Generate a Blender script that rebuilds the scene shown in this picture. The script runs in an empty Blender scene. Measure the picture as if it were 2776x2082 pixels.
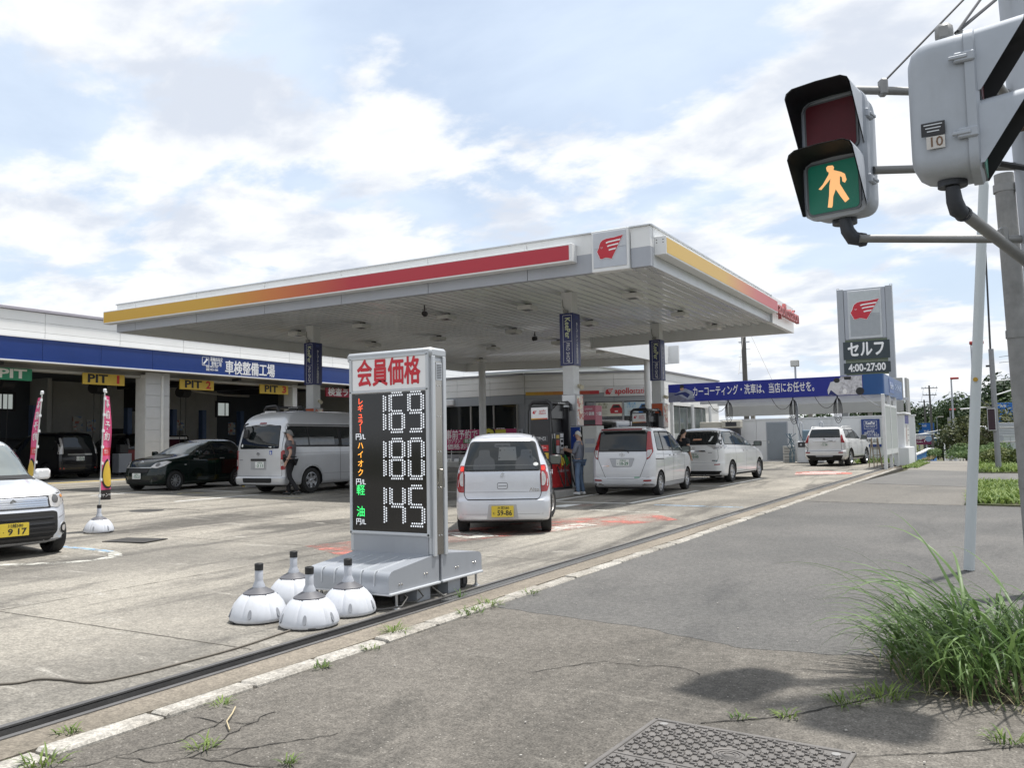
import bpy, bmesh, math, random
import numpy as np
from mathutils import Vector, Matrix, Euler, geometry
from mathutils.geometry import delaunay_2d_cdt
SC = bpy.context.scene
COL = SC.collection
R = math.radians
random.seed(7)
V = Vector

# ------------------------------------------------------------------ camera
IR = V((0.8659002, 0.4998884, -0.0181202)); ID = V((-0.0494739, 0.0495385, -0.9975461)); FW = V((-0.4977641, 0.8646719, 0.0676268))
cam = bpy.data.objects.new('camera', bpy.data.cameras.new('camera')); COL.objects.link(cam)
cam.matrix_world = Matrix(((IR.x, -ID.x, -FW.x, 0), (IR.y, -ID.y, -FW.y, 0), (IR.z, -ID.z, -FW.z, 1.38), (0, 0, 0, 1)))
cam.data.sensor_width = 36; cam.data.lens = 36 * 2304 / 2776; cam.data.clip_start = .05; cam.data.clip_end = 6000
SC.camera = cam
# ------------------------------------------------------------------ exposure, sun, sky
SC.view_settings.view_transform = 'Standard'; SC.view_settings.look = 'None'
SC.view_settings.exposure = 0.6; SC.view_settings.gamma = 1; SC.view_settings.use_curve_mapping = False
SC.render.engine = 'CYCLES'; SC.cycles.max_bounces = 8; SC.cycles.sample_clamp_indirect = 8
SUNV = V((0.85, 1.10, 5.0)).normalized()
sl = bpy.data.lights.new('sun', 'SUN'); sl.energy = 3.7; sl.angle = R(1.8); sl.color = (1, .965, .92)
sun = bpy.data.objects.new('sun', sl); COL.objects.link(sun); sun.location = (10, 12, 60)
sun.rotation_euler = SUNV.to_track_quat('Z', 'Y').to_euler()
W = bpy.data.worlds.new('World'); SC.world = W; W.use_nodes = True
def world():
 nt = W.node_tree; N = nt.nodes; L = nt.links; N.clear()
 def n(t, **k):
  x = N.new(t)
  for a, b in k.items(): setattr(x, a, b)
  return x
 def m(op, a, b=None, clamp=False):
  x = n('ShaderNodeMath', operation=op, use_clamp=clamp)
  for i, q in enumerate((a, b)):
   if q is None: continue
   if isinstance(q, (int, float)): x.inputs[i].default_value = q
   else: L.new(q, x.inputs[i])
  return x.outputs[0]
 out = n('ShaderNodeOutputWorld'); bg = n('ShaderNodeBackground'); bg.inputs[1].default_value = .1
 sky = n('ShaderNodeTexSky', sky_type='NISHITA', sun_disc=False, sun_elevation=R(74.5), sun_rotation=math.atan2(.85, 1.1))
 sky.air_density = 1.0; sky.dust_density = 2.2; sky.ozone_density = 1.6
 tc = n('ShaderNodeTexCoord'); sp = n('ShaderNodeSeparateXYZ'); L.new(tc.outputs['Generated'], sp.inputs[0])
 zc = m('MAXIMUM', sp.outputs[2], 0.0); den = m('ADD', zc, .22)
 cx = m('DIVIDE', sp.outputs[0], den); cy = m('DIVIDE', sp.outputs[1], den)
 cb = n('ShaderNodeCombineXYZ'); L.new(cx, cb.inputs[0]); L.new(cy, cb.inputs[1])
 mp = n('ShaderNodeMapping'); L.new(cb.outputs[0], mp.inputs[0])
 mp.inputs['Rotation'].default_value = (0, 0, R(28)); mp.inputs['Scale'].default_value = (1.0, 1.25, 1); mp.inputs['Location'].default_value = CLOUD_OFF
 def noise(scale, det, rough, dist=0, off=None):
  x = n('ShaderNodeTexNoise'); x.inputs['Scale'].default_value = scale; x.inputs['Detail'].default_value = det
  x.inputs['Roughness'].default_value = rough; x.inputs['Distortion'].default_value = dist
  src = mp.outputs[0]
  if off:
   a = n('ShaderNodeVectorMath', operation='ADD'); L.new(src, a.inputs[0]); a.inputs[1].default_value = off; src = a.outputs[0]
  L.new(src, x.inputs['Vector']); return x.outputs['Fac']
 big = noise(1.05, 2, .45, .1); fine = noise(2.3, 13, .58, .15); shade = noise(3.0, 10, .55, .2, (.16, .20, 0)); soft = noise(1.7, 7, .55, .3, (9, 2, 1))
 dens = m('ADD', m('MULTIPLY', big, .42), m('MULTIPLY', fine, .58))
 def ramp(src, a, b):
  x = n('ShaderNodeMapRange', interpolation_type='SMOOTHSTEP'); L.new(src, x.inputs[0]); x.inputs[1].default_value = a; x.inputs[2].default_value = b
  return x.outputs[0]
 # more cloud towards the horizon
 hz = n('ShaderNodeMapRange'); L.new(zc, hz.inputs[0]); hz.inputs[1].default_value = 0; hz.inputs[2].default_value = .35; hz.inputs[3].default_value = .07; hz.inputs[4].default_value = 0
 dens2 = m('ADD', dens, hz.outputs[0])
 mask = ramp(dens2, .452, .522); veil = ramp(soft, .3, .68)
 def mix(f, a, b):
  x = n('ShaderNodeMix', data_type='RGBA')
  if isinstance(f, float): x.inputs[0].default_value = f
  else: L.new(f, x.inputs[0])
  for i, q in ((6, a), (7, b)):
   if isinstance(q, tuple): x.inputs[i].default_value = q
   else: L.new(q, x.inputs[i])
  return x.outputs[2]
 # blue of the gaps is the sky model under a thin bright veil
 hazeamt = m('ADD', m('MULTIPLY', veil, .30), .56)
 blue = mix(hazeamt, sky.outputs[0], (5.5, 6.3, 7.35, 1))
 lit = mix(ramp(shade, .36, .56), (4.9, 5.25, 5.9, 1), (7.0, 7.1, 7.2, 1))
 core = mix(ramp(dens2, .60, .72), lit, (5.3, 5.6, 6.15, 1))
 col = mix(m('MULTIPLY', mask, .93), blue, core)
 L.new(col, bg.inputs[0]); L.new(bg.outputs[0], out.inputs[0])
CLOUD_OFF = (2.3, .4, 0)
world()

# ------------------------------------------------------------------ materials
MATS = {}
def _nodes(name):
 m = bpy.data.materials.new(name); m.use_nodes = True
 nt = m.node_tree; return m, nt, nt.nodes['Principled BSDF']
def rgba(c): return (c[0], c[1], c[2], 1)
def lin(r, g, b):
 f = lambda v: (v / 255 / 12.92) if v / 255 <= .04045 else ((v / 255 + .055) / 1.055) ** 2.4
 return (f(r), f(g), f(b))
def pbr(name, col, rough=.5, metal=0., var=.08, scale=4., bump=0., bscale=60., coat=0., spec=.5, emit=0., dirt=0., trans=0., alpha=1.):
 """principled material with mottled colour, roughness breakup, optional bump and low dirt"""
 if name in MATS: return MATS[name]
 m, nt, b = _nodes(name); N = nt.nodes; L = nt.links
 b.inputs['Base Color'].default_value = rgba(col); b.inputs['Roughness'].default_value = rough; b.inputs['Metallic'].default_value = metal
 b.inputs['Coat Weight'].default_value = coat; b.inputs['Coat Roughness'].default_value = .04; b.inputs['Specular IOR Level'].default_value = spec
 if trans: b.inputs['Transmission Weight'].default_value = trans
 if alpha < 1: b.inputs['Alpha'].default_value = alpha
 if emit: b.inputs['Emission Color'].default_value = rgba(col); b.inputs['Emission Strength'].default_value = emit
 tc = N.new('ShaderNodeTexCoord')
 if var > 0:
  ns = N.new('ShaderNodeTexNoise'); ns.inputs['Scale'].default_value = scale; ns.inputs['Detail'].default_value = 6; ns.inputs['Roughness'].default_value = .62
  L.new(tc.outputs['Object'], ns.inputs['Vector'])
  mr = N.new('ShaderNodeMapRange'); L.new(ns.outputs['Fac'], mr.inputs[0]); mr.inputs[1].default_value = .3; mr.inputs[2].default_value = .7
  mr.inputs[3].default_value = 1 - var; mr.inputs[4].default_value = 1 + var * .6
  hs = N.new('ShaderNodeVectorMath'); hs.operation = 'SCALE'; hs.inputs[0].default_value = col; L.new(mr.outputs[0], hs.inputs['Scale'])
  last = hs.outputs[0]
  if dirt > 0:
   n2 = N.new('ShaderNodeTexNoise'); n2.inputs['Scale'].default_value = scale * .6; n2.inputs['Detail'].default_value = 8; n2.inputs['Roughness'].default_value = .7
   mp = N.new('ShaderNodeMapping'); mp.inputs['Scale'].default_value = (1, 1, .25); L.new(tc.outputs['Object'], mp.inputs[0]); L.new(mp.outputs[0], n2.inputs['Vector'])
   r2 = N.new('ShaderNodeMapRange'); r2.interpolation_type = 'SMOOTHSTEP'; L.new(n2.outputs['Fac'], r2.inputs[0]); r2.inputs[1].default_value = .5; r2.inputs[2].default_value = .75; r2.inputs[4].default_value = dirt
   mx = N.new('ShaderNodeMix'); mx.data_type = 'RGBA'; L.new(r2.outputs[0], mx.inputs[0]); L.new(last, mx.inputs[6]); mx.inputs[7].default_value = (col[0] * .45 + .02, col[1] * .42 + .018, col[2] * .36 + .014, 1)
   last = mx.outputs[2]
  L.new(last, b.inputs['Base Color'])
  r3 = N.new('ShaderNodeMapRange'); L.new(ns.outputs['Fac'], r3.inputs[0]); r3.inputs[3].default_value = max(.02, rough - .06); r3.inputs[4].default_value = min(1, rough + .08); L.new(r3.outputs[0], b.inputs['Roughness'])
 if bump > 0:
  nb = N.new('ShaderNodeTexNoise'); nb.inputs['Scale'].default_value = bscale; nb.inputs['Detail'].default_value = 4; L.new(tc.outputs['Object'], nb.inputs['Vector'])
  bp = N.new('ShaderNodeBump'); bp.inputs['Strength'].default_value = bump; bp.inputs['Distance'].default_value = .01; L.new(nb.outputs['Fac'], bp.inputs['Height']); L.new(bp.outputs[0], b.inputs['Normal'])
 MATS[name] = m; return m
def paint(name, col, metal=.0, flake=.0, rough=.35, coat=1.):
 """car paint: base with clear coat and a trace of dust"""
 if name in MATS: return MATS[name]
 m = pbr(name, col, rough, metal, .04, 2.5, 0, 60, coat, .5 if coat > .5 else .3, 0, .10); return m
def emit(name, col, s):
 if name in MATS: return MATS[name]
 m, nt, b = _nodes(name); b.inputs['Base Color'].default_value = rgba((col[0] * .3, col[1] * .3, col[2] * .3)); b.inputs['Emission Color'].default_value = rgba(col); b.inputs['Emission Strength'].default_value = s
 MATS[name] = m; return m

# ------------------------------------------------------------------ mesh builder
class MB:
 def __init__(s): s.v = []; s.f = []; s.mi = []; s.cur = 0
 def add(s, vs, fs):
  o = len(s.v); s.v.extend([tuple(p) for p in vs]); s.f.extend([tuple(i + o for i in f) for f in fs]); s.mi.extend([s.cur] * len(fs)); return s
 def box(s, c, d, M=None, bev=0.):
  x, y, z = d[0] / 2, d[1] / 2, d[2] / 2
  if bev <= 0:
   vs = [V((a * x, b * y, e * z)) for a in (-1, 1) for b in (-1, 1) for e in (-1, 1)]
   fs = [(0, 1, 3, 2), (4, 6, 7, 5), (0, 4, 5, 1), (2, 3, 7, 6), (0, 2, 6, 4), (1, 5, 7, 3)]
  else:
   b = min(bev, x * .49, y * .49, z * .49); vs = []; idx = {}
   for a in (-1, 1):
    for e in (-1, 1):
     for g in (-1, 1):
      for k in range(3):
       p = [a * (x - b), e * (y - b), g * (z - b)]; p[k] = (a * x, e * y, g * z)[k]
       idx[(a, e, g, k)] = len(vs); vs.append(V(p))
   fs = []
   I = idx
   for k in range(3):
    i, j = [q for q in range(3) if q != k]
    for sg in (-1, 1):
     cyc = []
     for p, q in ((-1, -1), (1, -1), (1, 1), (-1, 1)):
      t = [0, 0, 0]; t[k] = sg; t[i] = p; t[j] = q; cyc.append(I[(t[0], t[1], t[2], k)])
     fs.append(tuple(cyc))
     # edge bevels along axis k between faces i and j
    for p in (-1, 1):
     for q in (-1, 1):
      r = []
      for sg, kk in ((-1, i), (1, i), (1, j), (-1, j)):
       t = [0, 0, 0]; t[k] = sg; t[i] = p; t[j] = q; r.append(I[(t[0], t[1], t[2], kk)])
      fs.append(tuple(r))
   for a in (-1, 1):
    for e in (-1, 1):
     for g in (-1, 1): fs.append(tuple(I[(a, e, g, k)] for k in range(3)))
  c = V(c)
  vs = [(M @ p if M else p) + c for p in vs]
  return s.add(vs, fs)
 def bar(s, p0, p1, w, h=None, up=(0, 0, 1), bev=0.):
  p0 = V(p0); p1 = V(p1); d = p1 - p0; L = d.length; d.normalize(); u = V(up)
  if abs(d.dot(u)) > .99: u = V((0, 1, 0))
  r = d.cross(u).normalized(); u = r.cross(d)
  M = Matrix((r, d, u)).transposed()
  return s.box((p0 + p1) / 2, (w, L, h or w), M, bev)
 def cyl(s, p0, p1, r0, r1=None, n=16, caps=True):
  r1 = r0 if r1 is None else r1
  p0 = V(p0); p1 = V(p1); d = (p1 - p0).normalized(); u = V((0, 0, 1)) if abs(d.z) < .9 else V((1, 0, 0))
  a = d.cross(u).normalized(); b = d.cross(a)
  vs = []
  for p, r in ((p0, r0), (p1, r1)):
   for i in range(n):
    t = 2 * math.pi * i / n; vs.append(p + a * math.cos(t) * r + b * math.sin(t) * r)
  fs = [(i, (i + 1) % n, n + (i + 1) % n, n + i) for i in range(n)]
  if caps: fs += [tuple(range(n))[::-1], tuple(range(n, 2 * n))]
  return s.add(vs, fs)
 def tube(s, pts, r, n=8, closed=False):
  pts = [V(p) for p in pts]; m = len(pts); vs = []; prev = None
  for i, p in enumerate(pts):
   d = (pts[min(i + 1, m - 1)] - pts[max(i - 1, 0)]).normalized()
   if prev is None:
    u = V((0, 0, 1)) if abs(d.z) < .9 else V((1, 0, 0)); a = d.cross(u).normalized()
   else: a = (prev - d * prev.dot(d)).normalized()
   prev = a; b = d.cross(a); rr = r[i] if isinstance(r, (list, tuple)) else r
   for k in range(n):
    t = 2 * math.pi * k / n; vs.append(p + a * math.cos(t) * rr + b * math.sin(t) * rr)
  fs = [(i * n + k, i * n + (k + 1) % n, (i + 1) * n + (k + 1) % n, (i + 1) * n + k) for i in range(m - 1) for k in range(n)]
  fs += [tuple(range(n))[::-1], tuple(range((m - 1) * n, m * n))]
  return s.add(vs, fs)
 def lathe(s, prof, n=24, M=None, a0=0., a1=None):
  full = a1 is None; a1 = 2 * math.pi if full else a1
  k = n if full else n + 1; vs = []
  for (r, z) in prof:
   for i in range(k):
    t = a0 + (a1 - a0) * i / n; p = V((r * math.cos(t), r * math.sin(t), z)); vs.append(M @ p if M else p)
  fs = []
  for j in range(len(prof) - 1):
   for i in range(n):
    i2 = (i + 1) % k; fs.append((j * k + i, j * k + i2, (j + 1) * k + i2, (j + 1) * k + i))
  return s.add(vs, fs)
 def prism(s, poly, t0, t1, M=None):
  """2D polygon in local xy extruded in z"""
  n = len(poly)
  vs = [V((x, y, t0)) for x, y in poly] + [V((x, y, t1)) for x, y in poly]
  if M: vs = [M @ p for p in vs]
  fs = [(i, (i + 1) % n, n + (i + 1) % n, n + i) for i in range(n)] + [tuple(range(n))[::-1], tuple(range(n, 2 * n))]
  return s.add(vs, fs)
 def sheet(s, poly, z): return s.add([(x, y, z) for x, y in poly], [tuple(range(len(poly)))])
 def quad(s, a, b, c, d): return s.add([a, b, c, d], [(0, 1, 2, 3)])
 def grid(s, fn, nu, nv):
  vs = [fn(i / nu, j / nv) for j in range(nv + 1) for i in range(nu + 1)]
  return s.add(vs, [(j * (nu + 1) + i, j * (nu + 1) + i + 1, (j + 1) * (nu + 1) + i + 1, (j + 1) * (nu + 1) + i) for j in range(nv) for i in range(nu)])
 def mesh(s, name, mats, smooth=None, weld=False):
  me = bpy.data.meshes.new(name); me.from_pydata(s.v, [], s.f)
  bm = bmesh.new(); bm.from_mesh(me)
  if weld: bmesh.ops.remove_doubles(bm, verts=bm.verts, dist=1e-5)
  bmesh.ops.recalc_face_normals(bm, faces=bm.faces); bm.to_mesh(me); bm.free()
  for m in (mats if isinstance(mats, (list, tuple)) else [mats]): me.materials.append(m)
  if isinstance(mats, (list, tuple)) and len(mats) > 1 and len(me.polygons) == len(s.mi): me.polygons.foreach_set('material_index', s.mi)
  if smooth is not None:
   me.polygons.foreach_set('use_smooth', [True] * len(me.polygons)); me.set_sharp_from_angle(angle=R(smooth))
  me.update(); return me
def link(name, me, parent=None, loc=None):
 o = bpy.data.objects.new(name, me); COL.objects.link(o)
 if parent: o.parent = parent
 if loc: o.location = loc
 return o
def obj(name, mb, mat, parent=None, smooth=None, loc=None):
 return link(name, mb.mesh(name, mat, smooth), parent, loc)
def tag(o, label, cat, group=None, kind=None):
 o['label'] = label; o['category'] = cat
 if group: o['group'] = group
 if kind: o['kind'] = kind
 return o
def thing(name, label, cat, loc=(0, 0, 0), rz=0., group=None):
 o = bpy.data.objects.new(name, None); COL.objects.link(o); o.empty_display_size = .2
 o.location = loc; o.rotation_euler = (0, 0, rz); return tag(o, label, cat, group)
def struct(name, mb, mat, smooth=None, kind='structure'):
 o = obj(name, mb, mat, None, smooth); o['kind'] = kind; return o
def dup(o, parent=None):
 c = o.copy(); COL.objects.link(c)
 if parent: c.parent = parent
 for ch in list(o.children): dup(ch, c)
 return c
def frame(o, right, up):
 r = V(right).normalized(); u = V(up).normalized(); n = r.cross(u)
 return Matrix(((r.x, u.x, n.x, o[0]), (r.y, u.y, n.y, o[1]), (r.z, u.z, n.z, o[2]), (0, 0, 0, 1)))
FB = lambda o: frame(o, (1, 0, 0), (0, 0, 1))      # faces -Y
FS = lambda o: frame(o, (0, 1, 0), (0, 0, 1))      # faces +X
FL = lambda o: frame(o, (0, -1, 0), (0, 0, 1))     # faces -X
FR = lambda o: frame(o, (-1, 0, 0), (0, 0, 1))     # faces +Y
_dg = None
def textmesh(body, size, bold=0., depth=.003, sx=1., align='CENTER', spacing=1., res=2, line=1.):
 fat = 0.
 if bold > .004 and any(ord(ch) > 0x2e80 for ch in body): fat = bold * size; bold = .002
 cu = bpy.data.curves.new('t', 'FONT'); cu.body = body; cu.size = size; cu.offset = bold * size; cu.extrude = depth / 2
 cu.align_x = align; cu.align_y = 'CENTER'; cu.resolution_u = res; cu.space_character = spacing; cu.space_line = line
 o = bpy.data.objects.new('t', cu); COL.objects.link(o); dg = bpy.context.evaluated_depsgraph_get()
 me = bpy.data.meshes.new_from_object(o.evaluated_get(dg)); bpy.data.objects.remove(o); bpy.data.curves.remove(cu)
 if fat:
  bm = bmesh.new()
  for i, (dx, dy) in enumerate(((0, 0), (1, 0), (-1, 0), (0, 1), (0, -1))):
   m2 = me.copy(); m2.transform(Matrix.Translation((dx * fat, dy * fat, -.0003 * i))); bm.from_mesh(m2); bpy.data.meshes.remove(m2)
  bm.to_mesh(me); bm.free()
 if sx != 1: me.transform(Matrix.Diagonal((sx, 1, 1, 1)))
 me.transform(Matrix.Translation((0, 0, depth / 2)))
 return me
def text(name, body, size, mat, M, parent=None, bold=0., depth=.003, sx=1., align='CENTER', spacing=1., res=2, line=1., width=None):
 me = textmesh(body, size, bold, depth, sx, align, spacing, res, line)
 if width and len(me.vertices):
  xs = [v.co.x for v in me.vertices]; k = width / max(1e-6, max(xs) - min(xs)); me.transform(Matrix.Diagonal((k, 1, 1, 1)))
 me.transform(M); me.materials.clear(); me.materials.append(mat); me.name = name
 return link(name, me, parent)
def shape(name, polys, mat, M, parent=None, depth=.004, holes=()):
 """flat outline(s) with thickness in the frame M"""
 mb = MB()
 for poly in polys: mb.prism(poly, 0, depth, M)
 return obj(name, mb, mat, parent)
def GZ(x, y): return .012 * max(0., -10. - x)
def join(*fs):
 return [p for f in fs for p in f]
def rpoly(pts, r, n=5):
 out = []; m = len(pts)
 for i in range(m):
  p = V(pts[i]); a = V(pts[i - 1]) - p; b = V(pts[(i + 1) % m]) - p
  rr = r[i] if isinstance(r, (list, tuple)) else r
  rr = min(rr, a.length * .45, b.length * .45)
  if rr < 1e-4: out.append((p.x, p.y)); continue
  s = p + a.normalized() * rr; e = p + b.normalized() * rr
  for k in range(n + 1):
   t = k / n; q = s * (1 - t) ** 2 + p * 2 * t * (1 - t) + e * t * t; out.append((q.x, q.y))
 return out
def rrect(w, h, r, cx=0., cy=0., n=5):
 return rpoly([(cx - w / 2, cy - h / 2), (cx + w / 2, cy - h / 2), (cx + w / 2, cy + h / 2), (cx - w / 2, cy + h / 2)], r, n)
def circ(r, n=20, cx=0., cy=0., ry=None): return [(cx + r * math.cos(2 * math.pi * i / n), cy + (ry or r) * math.sin(2 * math.pi * i / n)) for i in range(n)]
# ================================================================== SETTING
def ground_mat(name, c1, c2, stain=None, grain=.25, gscale=900., big=.35, streak=(1, 1, 1), rough=.85, bump=.25, spots=None, stain_t=(.5, .7), stain2=None):
 m, nt, b = _nodes(name); N = nt.nodes; L = nt.links
 geo = N.new('ShaderNodeNewGeometry')
 def noise(scale, det=6, r=.6, vec=None, dist=0):
  x = N.new('ShaderNodeTexNoise'); x.inputs['Scale'].default_value = scale; x.inputs['Detail'].default_value = det; x.inputs['Roughness'].default_value = r; x.inputs['Distortion'].default_value = dist
  L.new(vec or geo.outputs['Position'], x.inputs['Vector']); return x.outputs['Fac']
 def mp(sc, rot=0.):
  x = N.new('ShaderNodeMapping'); x.inputs['Scale'].default_value = sc; x.inputs['Rotation'].default_value = (0, 0, rot); L.new(geo.outputs['Position'], x.inputs[0]); return x.outputs[0]
 def rng(src, a, b_, c=0, d=1):
  x = N.new('ShaderNodeMapRange'); x.interpolation_type = 'SMOOTHSTEP'; L.new(src, x.inputs[0])
  for i, q in enumerate((a, b_, c, d)): x.inputs[i + 1].default_value = q
  return x.outputs[0]
 def mix(f, a, b_, t='MIX'):
  x = N.new('ShaderNodeMix'); x.data_type = 'RGBA'; x.blend_type = t
  if isinstance(f, float): x.inputs[0].default_value = f
  else: L.new(f, x.inputs[0])
  for i, q in ((6, a), (7, b_)):
   if isinstance(q, tuple): x.inputs[i].default_value = rgba(q)
   else: L.new(q, x.inputs[i])
  return x.outputs[2]
 base = mix(rng(noise(big, 8, .62, mp(streak)), .36, .64), c1, c2)
 if stain: base = mix(rng(noise(.55, 9, .66, mp((streak[0] * 1.6, streak[1] * .5, 1), .2), .6), *stain_t), base, stain)
 if stain2: base = mix(rng(noise(1.9, 8, .7, mp((.5, 2.2, 1), .15), .5), .56, .72), base, stain2)
 g = noise(gscale * .12, 3, .7); g2 = noise(gscale * .035, 4, .6)
 dark = mix(rng(g, .3, .7), (1 - grain,) * 3, (1 + grain * .75,) * 3); base = mix(1.0, base, dark, 'MULTIPLY')
 dark2 = mix(rng(g2, .3, .7), (1 - grain * .5,) * 3, (1 + grain * .4,) * 3); base = mix(1.0, base, dark2, 'MULTIPLY')
 if spots:
  v = N.new('ShaderNodeTexVoronoi'); v.inputs['Scale'].default_value = 55; v.inputs['Randomness'].default_value = 1; L.new(geo.outputs['Position'], v.inputs['Vector'])
  sel = N.new('ShaderNodeSeparateColor'); L.new(v.outputs['Color'], sel.inputs[0])
  k = N.new('ShaderNodeMath'); k.operation = 'MULTIPLY'; L.new(rng(v.outputs['Distance'], .30, .16), k.inputs[0]); L.new(rng(sel.outputs[0], .88, .93, 0, .6), k.inputs[1])
  base = mix(k.outputs[0], base, spots)
 L.new(base, b.inputs['Base Color']); b.inputs['Roughness'].default_value = rough; b.inputs['Specular IOR Level'].default_value = .3
 bp = N.new('ShaderNodeBump'); bp.inputs['Strength'].default_value = bump; bp.inputs['Distance'].default_value = .006; L.new(g, bp.inputs['Height']); L.new(bp.outputs[0], b.inputs['Normal'])
 MATS[name] = m; return m
M_conc = ground_mat('forecourt_concrete', (.315, .292, .248), (.17, .159, .138), (.105, .098, .086), .36, 420, .33, (1.0, .6, 1), .8, .3, None, (.47, .64), (.36, .34, .30))
M_strip = ground_mat('edge_concrete', (.235, .205, .165), (.17, .15, .12), (.12, .106, .085), .3, 420, .9, (1, .4, 1), .9, .3)
M_kerb = ground_mat('kerb_concrete', (.40, .38, .34), (.29, .27, .235), (.20, .185, .155), .35, 500, 2.0, (1, 1, 1), .9, .4)
M_asph_old = ground_mat('worn_asphalt', (.158, .145, .126), (.122, .112, .097), (.086, .080, .070), .45, 700, .7, (1, 1, 1), .9, .55, (.42, .40, .36), (.50, .68), (.185, .172, .15))
M_asph_new = ground_mat('dark_asphalt', (.105, .103, .098), (.136, .131, .123), (.078, .077, .075), .42, 800, .3, (1, 1, 1), .88, .5, (.24, .235, .22), (.5, .75))
M_asph_far = ground_mat('pale_asphalt', (.165, .155, .138), (.14, .132, .118), (.115, .11, .10), .3, 500, .4, (1, 1, 1), .9, .3)
M_asph_path = ground_mat('path_asphalt', (.22, .205, .18), (.18, .168, .15), None, .2, 400, .3, (1, 1, 1), .9, .2)
M_soil = ground_mat('soil', (.09, .085, .05), (.06, .075, .03), (.11, .09, .06), .3, 300, .2, (1, 1, 1), .95, .3)
M_road = ground_mat('road_asphalt', (.07, .07, .069), (.055, .055, .054), None, .25, 500, .2)
M_crack = pbr('crack_dark', (.022, .02, .017), .95, var=0)
def worn_paint(name, col, lo, hi, under=.0, scale=3.):
 m, nt, b = _nodes(name); N = nt.nodes; L = nt.links; geo = N.new('ShaderNodeNewGeometry')
 a = N.new('ShaderNodeTexNoise'); a.inputs['Scale'].default_value = scale; a.inputs['Detail'].default_value = 10; a.inputs['Roughness'].default_value = .72; L.new(geo.outputs['Position'], a.inputs['Vector'])
 r = N.new('ShaderNodeMapRange'); r.interpolation_type = 'SMOOTHSTEP'; L.new(a.outputs['Fac'], r.inputs[0]); r.inputs[1].default_value = lo; r.inputs[2].default_value = hi; r.inputs[3].default_value = under; L.new(r.outputs[0], b.inputs['Alpha'])
 b.inputs['Base Color'].default_value = rgba(col); b.inputs['Roughness'].default_value = .8; MATS[name] = m; return m
M_line = worn_paint('line_paint_white', (.70, .70, .67), .25, .45, .35, 4)
M_line_old = worn_paint('line_paint_worn', (.50, .49, .44), .40, .58, .1, 5)
M_red_paint = worn_paint('faded_red_paint', (.44, .15, .12), .47, .64, .10, 1.7)
M_blue_paint = worn_paint('faded_blue_paint', (.24, .40, .58), .38, .60, .05, 4)
M_yellow_paint = worn_paint('yellow_paint', (.55, .40, .08), .3, .5, .3, 3)

mb = MB()
for (y0, z0), (y1, z1) in zip([(-600, -.145), (48, -.145), (115, -2.35)], [(48, -.145), (115, -2.35), (4000, -2.35)]): mb.quad((-2500, y0, z0), (2500, y0, z0), (2500, y1, z1), (-2500, y1, z1))
struct('ground', mb, M_soil)
XE = -4.43
mb = MB(); xs = [XE, -7, -10, -12, -14, -17, -20, -24, -29, -34, -40, -48, -70]; ys = [-12, 0, 10, 20, 30, 37, 46, 60]
vi = [[(x, y, GZ(x, y)) for x in xs] for y in ys]
mb.add([p for r in vi for p in r], [(j * len(xs) + i, j * len(xs) + i + 1, (j + 1) * len(xs) + i + 1, (j + 1) * len(xs) + i) for j in range(len(ys) - 1) for i in range(len(xs) - 1)])
# the concrete has a real edge along the drain
mb.quad((XE, -12, 0), (XE, 60, 0), (XE, 60, -.14), (XE, -12, -.14))
struct('forecourt', mb, M_conc)
mb = MB(); mb.box((-4.085, 15, -.07), (.25, 50, .138)); struct('edge_strip', mb, M_strip)
# kerb of single stones bedded in mortar
mb = MB(); mb.box((-3.867, 15, -.075), (.184, 50, .120)); kerb = struct('kerb', mb, pbr('mortar', (.07, .062, .05), .95, bump=.5));
y = -4.0; i = 0
kv = []
for q in range(5):
 rr = random.Random(q); mb = MB(); w = .072; pts = [(-w, -.292), (w, -.292), (w, .292), (-w, .292)]
 mb.box((0, 0, 0), (.142, .584, .10), None, .012)
 mb.v = [(a + rr.uniform(-.004, .004), b + rr.uniform(-.008, .008), c + rr.uniform(-.003, .003)) for a, b, c in mb.v]
 kv.append(mb.mesh('kerb_stone', M_kerb, 30))
while y < 37.5:
 if not (3.98 < y < 4.1):
  o = link('kerb_stone', kv[i % 5], kerb, (-3.868 + random.uniform(-.006, .006), y, -.044 + random.uniform(-.004, .006)))
  o.rotation_euler = (random.uniform(-.006, .006), random.uniform(-.015, .015), random.uniform(-.012, .012))
 y += .60 + random.uniform(0, .012); i += 1
# ---- pavement sheets
def jag(p, q, n, a):
 p = V(p); q = V(q); return [((p + (q - p) * (k / n)).x + random.uniform(-a, a), (p + (q - p) * (k / n)).y + random.uniform(-a, a)) for k in range(n + 1)]
XK = -3.792
edge = jag((XK, 6.2), (-2.52, 6.05), 10, .03) + jag((-2.45, 6.02), (-1.59, 5.70), 9, .03) + jag((-1.5, 5.69), (-.71, 5.85), 7, .03) + jag((-.6, 5.86), (2.2, 6.05), 10, .03)
def slab(name, poly, z, mat, base=-.14):
 mb = MB(); n = len(poly); mb.sheet(poly, z); mb.add([(x, y, z) for x, y in poly] + [(x, y, base) for x, y in poly], [(i, (i + 1) % n, n + (i + 1) % n, n + i) for i in range(n)]); return struct(name, mb, mat)
slab('worn_pavement', [(XK, -6), (2.2, -6), (2.2, 6.4), (XK, 6.6)], -.012, M_asph_old)
s2 = jag((2.2, 18.3), (XK, 18.95), 22, .02)
slab('dark_pavement', edge + s2, -.010, M_asph_new)
s3 = jag((2.2, 23.6), (XK, 26.5), 20, .03)
slab('pale_pavement', s2[::-1] + s3, -.010, M_asph_far)
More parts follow.
